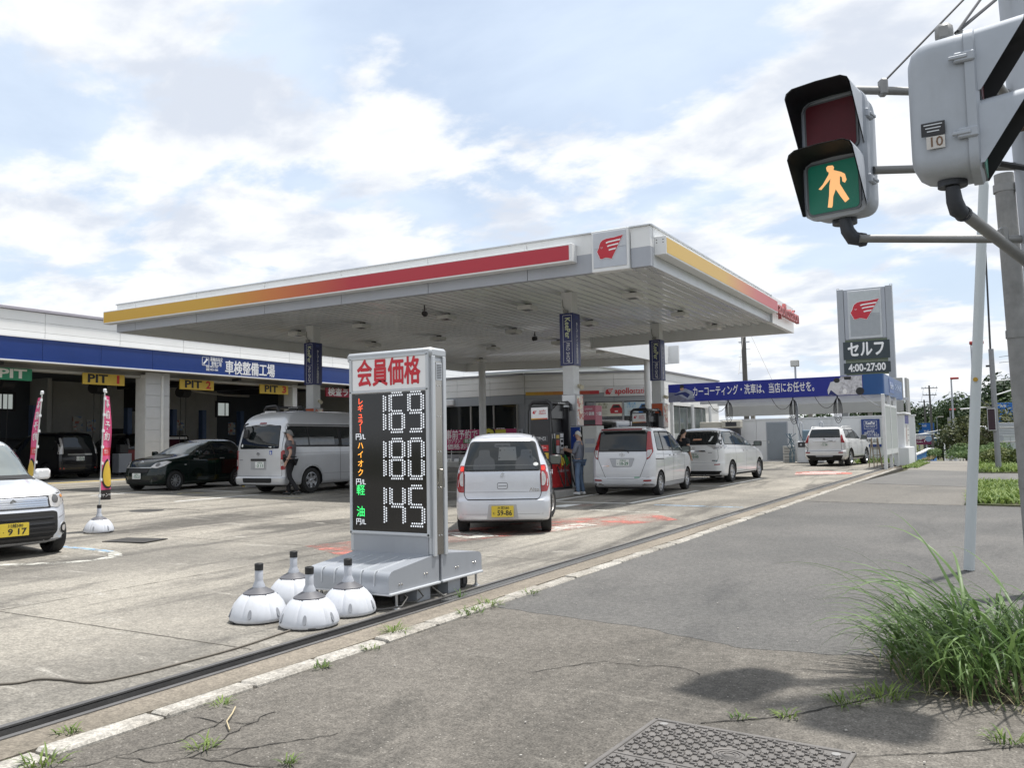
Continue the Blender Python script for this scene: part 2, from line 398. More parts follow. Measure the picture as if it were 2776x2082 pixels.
slab('driveway_apron', s3[::-1] + [(9, 23.6), (9, 33.0), (2.2, 33.2)] + jag((1.2, 33.6), (-3.25, 36.9), 14, .03), -.005, ground_mat('apron_asphalt', (.125, .122, .115), (.15, .145, .135), (.11, .108, .103), .25, 500, .3))
mb = MB(); FP = [(36.9, 34.9, -3.39, -.9, -.009), (44, 44, -3.5, -1.12, -.009), (49, 49, -3.6, -1.4, -.02), (56, 56, -3.8, -1.9, -.22), (70, 70, -4.6, -2.6, -.75), (115, 115, -5.4, -3.0, -2.25), (200, 200, -8, -5, -2.3)]
for a, b in zip(FP[:-1], FP[1:]): mb.quad((a[2], a[0], a[4]), (a[3], a[1], a[4]), (b[3], b[1], b[4]), (b[2], b[0], b[4]))
struct('footpath', mb, M_asph_path)
slab('road', [(2.3, -60), (14, -60), (14, 23), (14, 48), (3, 48), (2.9, 36), (2.3, 30)], -.10, M_road)
# ---- cracks and joints in the pavement
def ribbon(pts, w, z, wob=0., zf=None):
 mb = MB(); P = []
 for a, b in zip(pts[:-1], pts[1:]):
  a = V(a); b = V(b); n = max(1, int((b - a).length / .045)) if wob else 1
  for k in range(n): P.append(a + (b - a) * (k / n))
 P.append(V(pts[-1])); vs = []
 for i, p in enumerate(P):
  d = (P[min(i + 1, len(P) - 1)] - P[max(i - 1, 0)]).normalized(); nn = V((-d.y, d.x)); ww = w / 2 * (random.uniform(.35, 1.2) if wob else 1)
  p = p + nn * random.uniform(-wob, wob)
  for s in (-1, 1):
   q = p + nn * ww * s; vs.append((q.x, q.y, z + (zf(q.x, q.y) if zf else 0)))
 mb.add(vs, [(2 * i, 2 * i + 1, 2 * i + 3, 2 * i + 2) for i in range(len(P) - 1)]); return mb
CR = [[(-3.54, 2.52), (-3.32, 2.54), (-3.24, 2.67), (-3.24, 2.76), (-3.33, 3.01), (-3.38, 3.31)], [(-3.70, 3.06), (-3.51, 3.05), (-3.42, 3.08), (-3.34, 3.13)], [(-3.24, 2.76), (-3.06, 2.9), (-2.98, 3.02), (-2.84, 3.2)], [(-3.24, 2.67), (-3.12, 2.68), (-3.0, 2.71), (-2.81, 2.73), (-2.6, 2.66)], [(-3.12, 2.68), (-3.06, 2.9)], [(-2.55, 4.55), (-2.42, 4.78), (-2.24, 4.99), (-2.02, 5.0), (-1.85, 5.06), (-1.70, 5.04), (-1.62, 4.96)], [(-3.5, 3.1), (-3.46, 2.8), (-3.54, 2.52), (-3.6, 2.3)]]
for c in CR:
 o = obj('crack', ribbon(c, .008, -.0085, .016), M_crack); o['kind'] = 'structure'
for c, w in (([(-1.35, 4.13), (-1.0, 4.42), (-.73, 4.83), (-.55, 5.1), (.4, 5.4)], .012), ([(-.63, 4.0), (-.3, 4.22), (.05, 4.5), (.6, 4.9)], .009), ([(XK, 18.93), (2.2, 18.28)], .05)):
 o = obj('pavement_joint', ribbon(c, w, -.0078 if w < .04 else -.001, .006), M_crack); o['kind'] = 'structure'
# ---- painted markings and joints on the forecourt
def mark(name, poly_or_pts, mat, w=None, z=.004, wob=0.):
 if w: mb = ribbon(poly_or_pts, w, z, wob, GZ)
 else:
  mb = MB(); mb.add([(x, y, z + GZ(x, y)) for x, y in poly_or_pts], [tuple(range(len(poly_or_pts)))])
 o = obj(name, mb, mat); o['kind'] = 'structure'; return o
def seg(p, q, n=8): p = V(p); q = V(q); return [tuple(p + (q - p) * (i / n)) for i in range(n + 1)]
for a, b in (((-7.06, 17.14), (-7.03, 21.95)), ((-7.0, 17.2), (-9.12, 17.3)), ((-9.06, 17.36), (-9.0, 22.4)), ((-7.05, 23.94), (-7.05, 28.75)), ((-7.11, 24.02), (-9.1, 24.2)), ((-9.04, 24.26), (-9.0, 29.0)), ((-12.1, 17.7), (-14.4, 17.75)), ((-12.4, 19.4), (-15.5, 19.2)), ((-17.27, 13.7), (-17.32, 19.2)), ((-21.25, 14.2), (-21.4, 19.4)), ((-16.4, 16.6), (-16.9, 20.4)), ((-20.9, 17.0), (-20.3, 19.6)), ((-18.6, 17.0), (-21.3, 17.1))):
 mark('bay_line', seg(a, b), M_line, .12)
mark('red_marking', [(-8.35, 8.75), (-7.25, 8.2), (-6.1, 11.4), (-4.85, 14.0), (-5.65, 15.0), (-6.95, 13.4), (-7.6, 11.2)], M_red_paint)
mark('white_marking', [(-7.45, 10.75), (-6.7, 10.25), (-6.45, 10.75), (-7.15, 11.2)], M_line_old, z=.008); mark('white_marking', [(-6.4, 11.75), (-5.95, 11.55), (-5.75, 12.7), (-6.15, 12.9)], M_line_old, z=.008)
mark('red_marking', [(-6.6, 31.8), (-4.75, 32.4), (-4.9, 33.6), (-6.1, 35.2), (-7.0, 34.0)], worn_paint('red_marking_far', (.50, .18, .14), .36, .56, .2, 2))
for k in range(3): mark('white_marking', [(-6.7 + .12 * k, 32.3 + .75 * k), (-5.3 + .06 * k, 32.6 + .72 * k), (-5.35 + .06 * k, 32.85 + .72 * k), (-6.75 + .12 * k, 32.55 + .75 * k)], M_line, z=.008)
mark('arrow_marking', [(-8.35, 15.85), (-7.95, 15.95), (-7.95, 16.75), (-8.25, 16.6)], M_line, z=.004); mark('arrow_marking', [(-7.9, 16.2), (-7.62, 16.2), (-7.62, 16.7), (-7.9, 16.7)], M_red_paint)
mark('blue_line', seg((-6.4, 17.0), (-4.5, 16.85)), M_blue_paint, .11)
mark('curved_line', [(-7.2, 15.5), (-6.7, 15.3), (-6.1, 15.25), (-5.7, 15.4)], M_line_old, .12)
mark('blue_line', [(-11.5, 7.26), (-10.9, 7.28), (-10.4, 7.25)], M_blue_paint, .10, .008)
mark('curved_line', [(-11.9, 7.3), (-11.3, 7.27), (-10.75, 7.27), (-10.25, 7.2), (-9.95, 7.0), (-9.86, 6.7), (-9.95, 6.4), (-10.3, 6.05), (-10.9, 5.6)], M_line_old, .17)
mark('curved_line', [(-19.5, 15.6), (-19.8, 15.95), (-19.6, 16.2), (-19.0, 16.15)], worn_paint('yellow_worn', (.5, .42, .2), .35, .6, .1, 5), .10); mark('curved_line', [(-16.1, 15.7), (-15.3, 15.9)], MATS['yellow_worn'], .1)
mark('joint', [(-18.9, 11.9), (-17, 12.1), (-14.76, 12.34)], M_crack, .05, .003, .012); mark('joint', [(-15, 11.9), (-13, 11.8), (-11.4, 11.7), (-9.2, 11.2)], M_crack, .02, .003, .01)
for yy in (4.2, 8.8, 13.4): mark('joint', [(-4.5, yy), (-9, yy + .02), (-16, yy)], pbr('joint_grey', (.13, .118, .10), .95), .016, .003, .004)
for xx in (-7.6, -12.6): mark('joint', [(xx, -2), (xx, 8), (xx, 15.4)], MATS['joint_grey'], .014, .003, .003)
mark('yellow_line', seg((-28.55, 6), (-28.55, 35), 10), M_yellow_paint, .3)
mb = MB(); mb.lathe([(0, .008), (.30, .008), (.33, .004), (.35, 0)], 28); o = obj('manhole_lid', mb, pbr('iron_dark', (.05, .048, .045), .7, .3), None, None, (-15.7, 11.75, GZ(-15.7, 0))); tag(o, 'small round iron manhole lid in the concrete near the pink flag', 'manhole')
mb = MB(); mb.box((0, 0, .004), (.75, .5, .01)); o = obj('drain_grate', mb, MATS['iron_dark'], None, None, (-11.2, 8.2, .02)); o.rotation_euler = (0, 0, .2); tag(o, 'dark flat drain grate beside the front wheel of the white hatchback', 'drain grate')

# ---- steel gutter with gate rails, then slotted grating
M_steel = pbr('gutter_steel', (.16, .155, .15), .55, .6, .2, 3, .15, 30, dirt=.4)
t = thing('gutter', 'long dark steel gutter with grating running along the forecourt edge', 'gutter', (-4.32, 0, 0))
for x, w in ((-.087, .042), (.092, .036)):
 mb = MB(); mb.box((x, 14.5, -.002), (w, 53, .016)); mb.box((x + (.018 if x < 0 else -.015), 14.5, -.06), (.006, 53, .11)); obj('rail', mb, M_steel, t)
mb = MB(); mb.box((0, 14.5, -.125), (.2, 53, .02)); obj('channel_bed', mb, pbr('gutter_dirt', (.035, .032, .028), .9), t)
for k in range(3):
 mb = MB(); mb.box((0.005 + (k - 1) * .042, 21.6, -.012), (.007, 30.6, .022)); obj('grating_bar', mb, pbr('grating_steel', (.42, .42, .41), .4, .7), t)
gb = MB(); gb.box((0, 0, 0), (.12, .008, .02)); gm = gb.mesh('cross_bar', MATS['grating_steel']); yy = 6.28
for k in range(280): link('cross_bar', gm, t, (.005, yy + k * .034, -.014))
# ---- utility cover with raised pattern
t = thing('utility_cover', 'large square iron utility cover with raised interlocking pattern in the pavement', 'manhole cover', (-1.12, 3.57, -.012), R(-3))
M_iron = pbr('cover_iron', (.17, .16, .15), .6, .35, .18, 6, .2, 80, dirt=.35)
mb = MB(); mb.box((0, 0, -.02), (.94, .98, .05), None, .004); obj('plate', mb, M_iron, t)
mb = MB()
for sx, sy, w, h in ((0, .482, .94, .022), (0, -.482, .94, .022), (.462, 0, .022, .98), (-.462, 0, .022, .98)): mb.box((sx, sy, .006), (w, h, .012), None, .003)
mb.box((0, -.02, .006), (.9, .008, .004)); obj('frame', mb, M_iron, t)
cell = MB(); a = .0085
for (x, y, w, h) in ((0, 0, .036, a), (-.014, .011, a, .022), (.014, -.011, a, .022)): cell.box((x, y, 0), (w, h, .008))
cell2 = MB()
for (x, y, w, h) in ((0, 0, a, .036), (.011, .014, .022, a), (-.011, -.014, .022, a)): cell2.box((x, y, 0), (w, h, .008))
pat = MB()
for i in range(19):
 for j in range(20):
  x = -.42 + i * .0467; y = -.445 + j * .0467
  if abs(y + .02) < .02 or (x * x + (y - .2) ** 2 * 1.2) < .0085: continue
  if abs(x) > .36 and abs(y) > .40: continue
  c = cell if (i + j) % 2 else cell2; pat.add([(p[0] + x, p[1] + y, p[2] + .008) for p in c.v], c.f)
o = obj('raised_pattern', pat, M_iron, t); o['kind'] = 'stuff'
mb = MB()
for r in (.075, .052, .028): mb.tube([(r * math.cos(k / 14 * math.pi), .2 + .8 * r * math.sin(k / 14 * math.pi), .006) for k in range(-14, 15)], .005, 5)
obj('emblem', mb, M_iron, t, 40)
for x in (-.40, .40):
 for y in (-.43, .43): mb = MB(); mb.cyl((x, y, 0), (x, y, .011), .022, .02, 12); obj('bolt', mb, pbr('bolt_bright', (.5, .48, .45), .4, .8), t)
# ================================================================== STATION
M_wht = pbr('white_steel', (.74, .75, .75), .38, 0, .03, 2, dirt=.17)
M_grey = pbr('grey_steel', (.37, .39, .43), .4, 0, .05, 2, dirt=.16)
M_sof = pbr('soffit_white', (.74, .755, .765), .2, 0, .05, 1.2, coat=.5, dirt=.05)
M_alu = pbr('aluminium', (.55, .56, .57), .35, .8, .05, 3)
M_blk = pbr('black_plastic', (.018, .018, .02), .45, 0, .1, 5)
M_dk = pbr('charcoal', (.035, .036, .04), .5, 0, .1, 4)
M_navy = pbr('navy_board', (.012, .04, .19), .3, 0, .06, 1.5, dirt=.03)
M_navy2 = pbr('navy_wrap', (.014, .022, .12), .32, 0, .06, 1.5)
M_red = pbr('logo_red', (.50, .018, .035), .4, 0, .05, 3)
M_txw = pbr('print_white', (.80, .80, .80), .5, var=0)
M_txk = pbr('print_black', (.015, .015, .016), .5, var=0)
M_txr = pbr('print_red', (.50, .03, .025), .5, var=0)
M_orange = pbr('orange_red_panel', (.55, .10, .03), .45, 0, .1, 5)
M_glass = pbr('dark_glass', (.008, .010, .011), .05, 0, 0, spec=.9)
def fade(name, stops, axis, a, b, rough=.4):
 """printed colour strip running along one object axis"""
 m, nt, bs = _nodes(name); N = nt.nodes; L = nt.links; tc = N.new('ShaderNodeTexCoord'); sp = N.new('ShaderNodeSeparateXYZ'); L.new(tc.outputs['Object'], sp.inputs[0])
 mr = N.new('ShaderNodeMapRange'); L.new(sp.outputs[axis], mr.inputs[0]); mr.inputs[1].default_value = a; mr.inputs[2].default_value = b
 cr = N.new('ShaderNodeValToRGB'); L.new(mr.outputs[0], cr.inputs[0]); e = cr.color_ramp.elements
 e[0].position, e[0].color = stops[0][0], rgba(stops[0][1]); e[1].position, e[1].color = stops[-1][0], rgba(stops[-1][1])
 for p, c in stops[1:-1]: x = e.new(p); x.color = rgba(c)
 L.new(cr.outputs[0], bs.inputs['Base Color']); bs.inputs['Roughness'].default_value = rough; MATS[name] = m; return m
YEL = (.62, .37, .035); ORG = (.58, .19, .04); RED = (.46, .03, .045)
FACE = [(568, 298), (500, 307), (440, 309), (412, 316), (394, 330), (386, 346), (381, 364), (371, 382), (366, 390), (373, 396), (372, 403), (378, 408), (377, 414), (384, 420), (385, 430), (390, 438), (400, 440), (430, 433), (452, 437), (478, 446)]
def logo(parent, M, w, d=.02, red=None, wht=None, hz=1.):
 M = M @ Matrix.Diagonal((1, hz, 1, 1))
 """red profile head with swept hair: one outline, three hair gaps, an eye"""
 k = w / 202.; cv = lambda P: [((x - 467) * k, (372 - y) * k) for x, y in P]
 f = cv(FACE); c = V((.02 * w, -.02 * w))
 mb = MB(); mb.prism([tuple(V(p) * 1.045) for p in f], 0, d * .6, M); obj('logo_edge', mb, wht or M_txw, parent)
 mb = MB(); mb.prism(f, d * .6, d, M); obj('logo_head', mb, red or M_red, parent)
 for P in ([(436, 334), (452, 329), (552, 321), (546, 331), (456, 338), (440, 343)], [(446, 358), (460, 354), (536, 347), (530, 357), (464, 362), (450, 366)], [(458, 383), (470, 380), (516, 376), (511, 386), (474, 389), (461, 392)]):
  mb = MB(); mb.prism(cv(P), d, d + .004, M); obj('hair_stripe', mb, wht or M_txw, parent)
 mb = MB(); P = cv([(394, 363), (413, 363), (403, 373)]); mb.prism(P, d, d + .004, M); obj('logo_eye', mb, wht or M_txw, parent)
 mb = MB(); P = cv([(397, 364.5), (410, 364.5), (403, 371)]); mb.prism(P, d + .004, d + .006, M); obj('logo_pupil', mb, red or M_red, parent)

# ---- canopy
XR, XL, YF, XC, YB, YR1, YR2 = -6.20, -23.8, 16.68, -13.9, 30.6, 36.6, 39.4
ZB, ZT, ZS = 5.0, 5.86, 5.38
cn = thing('canopy', 'large white filling station canopy with yellow to red stripe and ribbed soffit', 'canopy', (0, 0, 0))
def zsplit(name, x0, x1, y0, y1, low=None):
 mb = MB(); zm = ZB + .42
 mb.box(((x0 + x1) / 2, (y0 + y1) / 2, (zm + ZT) / 2), (x1 - x0, y1 - y0, ZT - zm), None, .004); obj('fascia_panel', mb, M_wht, cn)
 mb = MB(); mb.box(((x0 + x1) / 2, (y0 + y1) / 2, (ZB + zm) / 2), (x1 - x0, y1 - y0, zm - ZB), None, .004); obj('fascia_panel', mb, low or M_grey, cn)
xs = [XL, -22.9, -20.15, -17.4, -14.65, -11.9, -9.15, -7.53]
for a, b in zip(xs[:-1], xs[1:]): zsplit('f', a + .006, b - .006, YF, YF + .14)
zsplit('f', -6.64, XR - .004, YF, YF + .14)
for a, b in ((16.83, 18.4), (18.4, 20.9), (20.9, 24.0), (24.0, 26.6), (26.6, 27.2)): zsplit('f', XR - .14, XR, a + .006, b - .006, pbr('side_silver_sunlit', (.58, .60, .62), .3, .2, .06, 2, dirt=.2))  # lower band lighter than the front grey, sunlight put into its colour
mb = MB(); mb.box((XR - .05, 28.9, (ZB + ZT) / 2), (.16, 3.36, ZT - ZB + .02), None, .005); obj('fascia_panel', mb, M_wht, cn)
mb = MB(); mb.box((XR + .02, 27.21, (ZB + ZT) / 2), (.10, .05, ZT - ZB + .03)); obj('panel_frame', mb, M_alu, cn)
# rear, step and left fascias
def wallseg(p, q, name='fascia_panel', th=.12, mat=None, z0=ZB, z1=ZT):
 p = V((p[0], p[1], (z0 + z1) / 2)); q = V((q[0], q[1], (z0 + z1) / 2)); mb = MB(); mb.bar(p, q, th, z1 - z0); return obj(name, mb, mat or M_wht, cn)
wallseg((XR - .15, YB), (XC + .08, YB)); wallseg((XC, YB - .06), (XC, YR2)); wallseg((XC - .07, YR2 + .02), (XL, YR1)); wallseg((XL, YR1), (XL, YF + .15))
mb = MB(); mb.box((XC + .3, YR2 - .03, (ZB + ZT) / 2), (.5, .12, ZT - ZB)); obj('fascia_panel', mb, M_wht, cn)
# roof deck and cap strip
mb = MB(); poly = [(XR - .15, YF + .15), (XR - .15, YB - .07), (XC - .07, YB - .07), (XC - .07, YR2 - .1), (XL + .07, YR1 - .05), (XL + .07, YF + .15)]; mb.prism(poly, ZS + .19, ZT - .12); obj('roof_deck', mb, M_grey, cn)
for a, b in (((XL - .01, YF - .012), (XR + .01, YF - .012)), ((XR + .012, YF - .01), (XR + .012, 27.1))):
 mb = MB(); mb.bar((a[0], a[1], ZT + .012), (b[0], b[1], ZT + .012), .06, .028); obj('cap_strip', mb, M_alu, cn)
# soffit planks
pr = [(-.112, 0), (.112, 0), (.112, .05), (.104, .05), (.104, .012), (.080, 0.004), (-.080, 0.004), (-.104, .012), (-.104, .05), (-.112, .05)]
pr = [(-.150, .13), (-.082, .13), (-.032, 0), (.032, 0), (.082, .13), (.150, .13)]
mb = MB(); n = len(pr); mb.add([(x, 0, z) for x, z in pr] + [(x, 1, z) for x, z in pr], [(i, i + 1, n + i + 1, n + i) for i in range(n - 1)]); plank = mb.mesh('soffit_plank', M_sof)
x = XR - .28; k = 0
while x > XL + .1:
 y1 = YB - .08 if x > XC else YR1 + (x - XL) / (XC - XL) * (YR2 - YR1) - .1
 o = link('soffit_plank', plank, cn, (x, YF + .16, ZS + random.uniform(-.002, .002))); o.scale = (1, y1 - YF - .16, 1); x -= .3016; k += 1
mb = MB(); mb.prism([(p[0], p[1]) for p in poly], ZS + .138, ZS + .145); obj('soffit_backing', mb, pbr('soffit_groove', (.30, .30, .29), .6), cn)
# stripe boxes
st = fade('stripe_front', [(0, YEL), (.30, (.60, .34, .035)), (.44, ORG), (.62, RED), (1, (.44, .025, .045))], 0, -24.1, -7.9)
mb = MB(); mb.box((-16.0, YF - .13, 5.455), (16.2, .26, .40), None, .01); obj('stripe_box', mb, M_wht, cn)
mb = MB(); mb.box((-16.02, YF - .262, 5.455), (16.1, .006, .325)); obj('stripe_face', mb, st, cn)
st = fade('stripe_side_sunlit', [(0, (.66, .43, .09)), (.42, (.64, .40, .09)), (.58, (.62, .26, .12)), (.74, (.55, .13, .12)), (1, (.50, .08, .10))], 1, 17.0, 27.1)  # front stripe colours made paler here, sun wash included in the colour
mb = MB(); mb.box((XR + .13, 22.03, 5.455), (.26, 10.26, .40), None, .01); obj('stripe_box', mb, M_wht, cn)
mb = MB(); mb.box((XR + .262, 22.03, 5.455), (.006, 10.16, .325)); obj('stripe_face', mb, st, cn)
mb = MB()
for dz in (.12, .06):
 for dx in (.06, .2): mb.cyl((XR + dx, 16.895, 5.455 + dz), (XR + dx, 16.91, 5.455 + dz), .012, None, 8)
obj('bracket_bolts', mb, M_dk, cn)
# logo panel at the corner
mb = MB(); mb.box((-7.085, YF + .04, 5.43), (.86, .24, .90), None, .012); lp = obj('logo_panel', mb, M_wht, cn)
mb = MB(); mb.box((-7.085, YF - .085, 5.655), (.76, .02, .35), None, .004); obj('logo_ground', mb, pbr('logo_pale', (.52, .54, .58), .35), lp)
mb = MB(); mb.box((-7.085, YF - .085, 5.27), (.76, .02, .41), None, .004); obj('logo_ground', mb, pbr('logo_grey', (.47, .50, .55), .35), lp)
def sublogo(par, M, w, hz=1.1):  # sub-parts of a part
 logo(par, M, w, hz=1.1)
sublogo(lp, FB((-7.07, YF - .095, 5.47)), .60)
# raised channel letters on the road side
lt = textmesh('apollostation', .62, .006, .10, 1., 'CENTER')
xs_ = [v.co.x for v in lt.vertices]; kk = 3.05 / (max(xs_) - min(xs_)); lt.transform(Matrix.Diagonal((kk, 1, 1, 1))); lt.transform(FS((XR + .16, 28.85, 5.46))); lt.materials.clear(); lt.materials.append(pbr('letter_red', (.40, .10, .10), .35)); link('raised_letters', lt, cn)
mb = MB()
for y in np.linspace(27.45, 30.3, 12): mb.box((XR + .09, y, 5.40), (.14, .02, .02))
obj('letter_pegs', mb, M_alu, cn)
# lamps and cameras hung under the soffit
lamp = None
LL = ['under the canopy nearest the corner with the head logo', 'under the canopy beside the column of the far pump', 'under the canopy nearest the far road side edge', 'under the canopy left of the far wrapped column', 'beside the top of the left wrapped column', 'under the canopy front, in the middle beside the dark camera', 'in the middle row of the canopy, left of centre', 'in the middle row of the canopy, nearest the left edge', 'under the canopy in front of the left round column top', 'under the canopy just left of the notch in its rear edge', 'under the rear canopy part beside the white step fascia', 'in the third row of the canopy, left of centre', 'just left of the top of the nearest wrapped column', 'in the front row of the canopy, second from the left column', 'in the middle row at the centre of the canopy']
for i, (x, y) in enumerate([(-8.51, 21.42), (-8.6, 25.57), (-8.63, 29.3), (-11.74, 25.66), (-21.09, 21.74), (-14.75, 21.63), (-18.1, 25.98), (-21.17, 25.94), (-21.4, 34.2), (-15.12, 30.02), (-15.14, 34.36), (-18.2, 30.1), (-11.8, 21.5), (-18.1, 21.6), (-14.8, 25.9)]):
 if lamp is None:
  lamp = thing('canopy_light', 'white box floodlight hanging under the canopy soffit', 'ceiling light', (x, y, ZS), 0, 'floodlights under the canopy')
  mb = MB(); mb.box((0, 0, -.13), (.44, .48, .13), None, .02); obj('housing', mb, pbr('lamp_white', (.74, .74, .72), .4), lamp)
  mb = MB(); mb.box((0, -.02, -.19), (.27, .3, .014)); obj('lens', mb, pbr('lamp_lens', (.25, .25, .25), .12), lamp)
  mb = MB(); mb.box((0, .05, -.04), (.16, .10, .09)); obj('mount', mb, M_dk, lamp)
 else: o = dup(lamp); o.location = (x, y, ZS)
 (lamp if i == 0 else o)['label'] = 'white box floodlight ' + LL[i]
labs = ['nearest the road side front corner', 'beside the right column top', 'nearest the far road side corner', 'left of the far wrapped column', 'at the left column top']
for i, (x, y) in enumerate([(-14.37, 19.95), (-14.69, 27.25)]):
 t = thing('security_camera', ['dark camera hanging under the canopy nearest the front', 'dark camera hanging under the canopy further back'][i], 'camera', (x, y, ZS), .4 + i, 'cameras under the canopy')
 mb = MB(); mb.cyl((0, 0, 0), (0, 0, -.16), .02); mb.box((0, 0, -.13), (.15, .02, .02)); obj('bracket', mb, M_dk, t); mb = MB(); mb.cyl((0, -.07, -.25), (0, .07, -.25), .075, .085, 16); obj('body', mb, M_dk, t, 40)

# ---- square columns with blue wraps
def column(x, y, lab, zt=ZS, first=False):
 t = thing('canopy_column', lab, 'column', (x, y, GZ(x, y)), 0, 'wrapped columns under the canopy'); g = GZ(x, y)
 mb = MB(); mb.box((0, 0, (zt - g) / 2), (.33, .35, zt - g), None, .012); obj('post', mb, pbr('column_white', (.66, .67, .67), .4, dirt=.1), t)
 z0, z1 = 3.39 - g, 4.80 - g; zc = (z0 + z1) / 2
 mb = MB(); mb.box((0, 0, zc), (.41, .43, z1 - z0), None, .006); wr = obj('blue_wrap', mb, M_navy2, t)
 M = frame((0.045, -.216, zc), (0, 0, -1), (1, 0, 0))
 mb = MB()
 for (cx, cy, w, h) in ((0, .115, 1.30, .008), (0, -.145, 1.30, .008), (-.65, -.015, .008, .26), (.65, -.015, .008, .26), (.06, -.015, .008, .26)):
  mb.box(M @ V((cx, cy, .001)), (h if False else (h if w > .1 else .26), .004, w if w > .1 else .008) if w > .1 else (.26, .004, .008))
 obj('frame_line', mb, M_txw, wr)
 text('lettering', 'KeePer', .22, pbr('print_pale_gold', (.62, .66, .42), .5, var=0), frame((0.045 - .015, -.217, zc + .31), (0, 0, -1), (1, 0, 0)), wr, .02, .003, width=.56)
 text('lettering', 'PRO SHOP', .15, M_txw, frame((0.045 - .015, -.217, zc - .36), (0, 0, -1), (1, 0, 0)), wr, 0, .003, width=.52)
 s = 'カーコーティング技術認定店'
 s2 = '\n'.join(s.replace('ー', '丨')); text('lettering', s2, .095, M_txw, FS((.207, .0, zc - .10)), wr, .01, .003, line=.9)
 mb = MB(); mb.box((.208, 0, zc + .60), (.003, .16, .09)); obj('badge', mb, pbr('badge_navy', (.03, .05, .2), .4), wr)
 mb = MB(); mb.box((.0, -.25, z1 + .05), (.12, .10, .09), None, .01); mb.tube([(-.02, -.2, z1 + .05), (-.1, -.2, z1 + .2), (-.12, -.18, z1 + .36), (-.15, -.1, zt - g)], .012, 6); obj('cable_bracket', mb, pbr('bracket_grey', (.25, .25, .24), .5), t)
 mb = MB(); mb.box((.19, .10, 2.85 - g), (.10, .12, .08), None, .02); mb.cyl((.2, .1, 2.83 - g), (.30, .06, 2.80 - g), .045, .06, 12); obj('speaker', mb, pbr('speaker_cream', (.55, .50, .36), .5), t, 40)
 # notice boards lower down
 b = obj('notice_board', MB().box((.02, .02, 2.18 - g), (.44, .44, .86), None, .02), pbr('board_frame', (.45, .45, .46), .4), t)
 obj('notice_face', MB().box((.244, .02, 2.18 - g), (.006, .38, .78)), poster_mat('notice_print', (.62, .50, .44), (.50, .16, .12), (.75, .68, .5)), b)
 obj('notice_face', MB().box((.02, -.204, 2.38 - g), (.38, .006, .42)), M_orange if not first else M_alu, b)
 if first:
  obj('info_board', MB().box((.16, -.205, 1.44 - g), (.34, .03, .58), None, .01), pbr('info_blue', (.02, .06, .30), .4), t)
 return t
def poster_mat(name, a, b, c, sc=(9, 9, 14)):
 """busy printed poster: blocks of flat colour"""
 if name in MATS: return MATS[name]
 m, nt, bs = _nodes(name); N = nt.nodes; L = nt.links; tc = N.new('ShaderNodeTexCoord'); mp = N.new('ShaderNodeMapping'); mp.inputs['Scale'].default_value = sc; L.new(tc.outputs['Object'], mp.inputs[0])
 v = N.new('ShaderNodeTexVoronoi'); v.distance = 'CHEBYCHEV'; v.inputs['Scale'].default_value = 1; L.new(mp.outputs[0], v.inputs['Vector']); s = N.new('ShaderNodeSeparateColor'); L.new(v.outputs['Color'], s.inputs[0])
 cr = N.new('ShaderNodeValToRGB'); cr.color_ramp.interpolation = 'CONSTANT'; e = cr.color_ramp.elements; e[0].color = rgba(a); e[1].position = .62; e[1].color = rgba(b); x = e.new(.8); x.color = rgba(c); x = e.new(.92); x.color = (.7, .7, .68, 1)
 L.new(s.outputs[0], cr.inputs[0]); L.new(cr.outputs[0], bs.inputs['Base Color']); bs.inputs['Roughness'].default_value = .35; MATS[name] = m; return m
column(-10.03, 20.62, 'square white column with blue wrap behind the nearest fuel pump', first=True)
column(-10.28, 28.0, 'square white column with blue wrap behind the far pump, beside the blue banner')
column(-19.95, 21.3, 'square white column with blue wrap above the silver van')
for x, y, zt, r, lab in ((-21.7, 34.8, 5.2, .17, 'round white column in front of the dark shop windows'), (-14.15, 37.2, 5.05, .16, 'round white column in front of the shop name sign')):
 g = GZ(x, y); mb = MB(); mb.cyl((0, 0, 0), (0, 0, zt + .25 - g), r, None, 24); o = obj('round_column', mb, MATS['column_white'], None, 40, (x, y, g)); tag(o, lab, 'column', 'round columns at the shop')

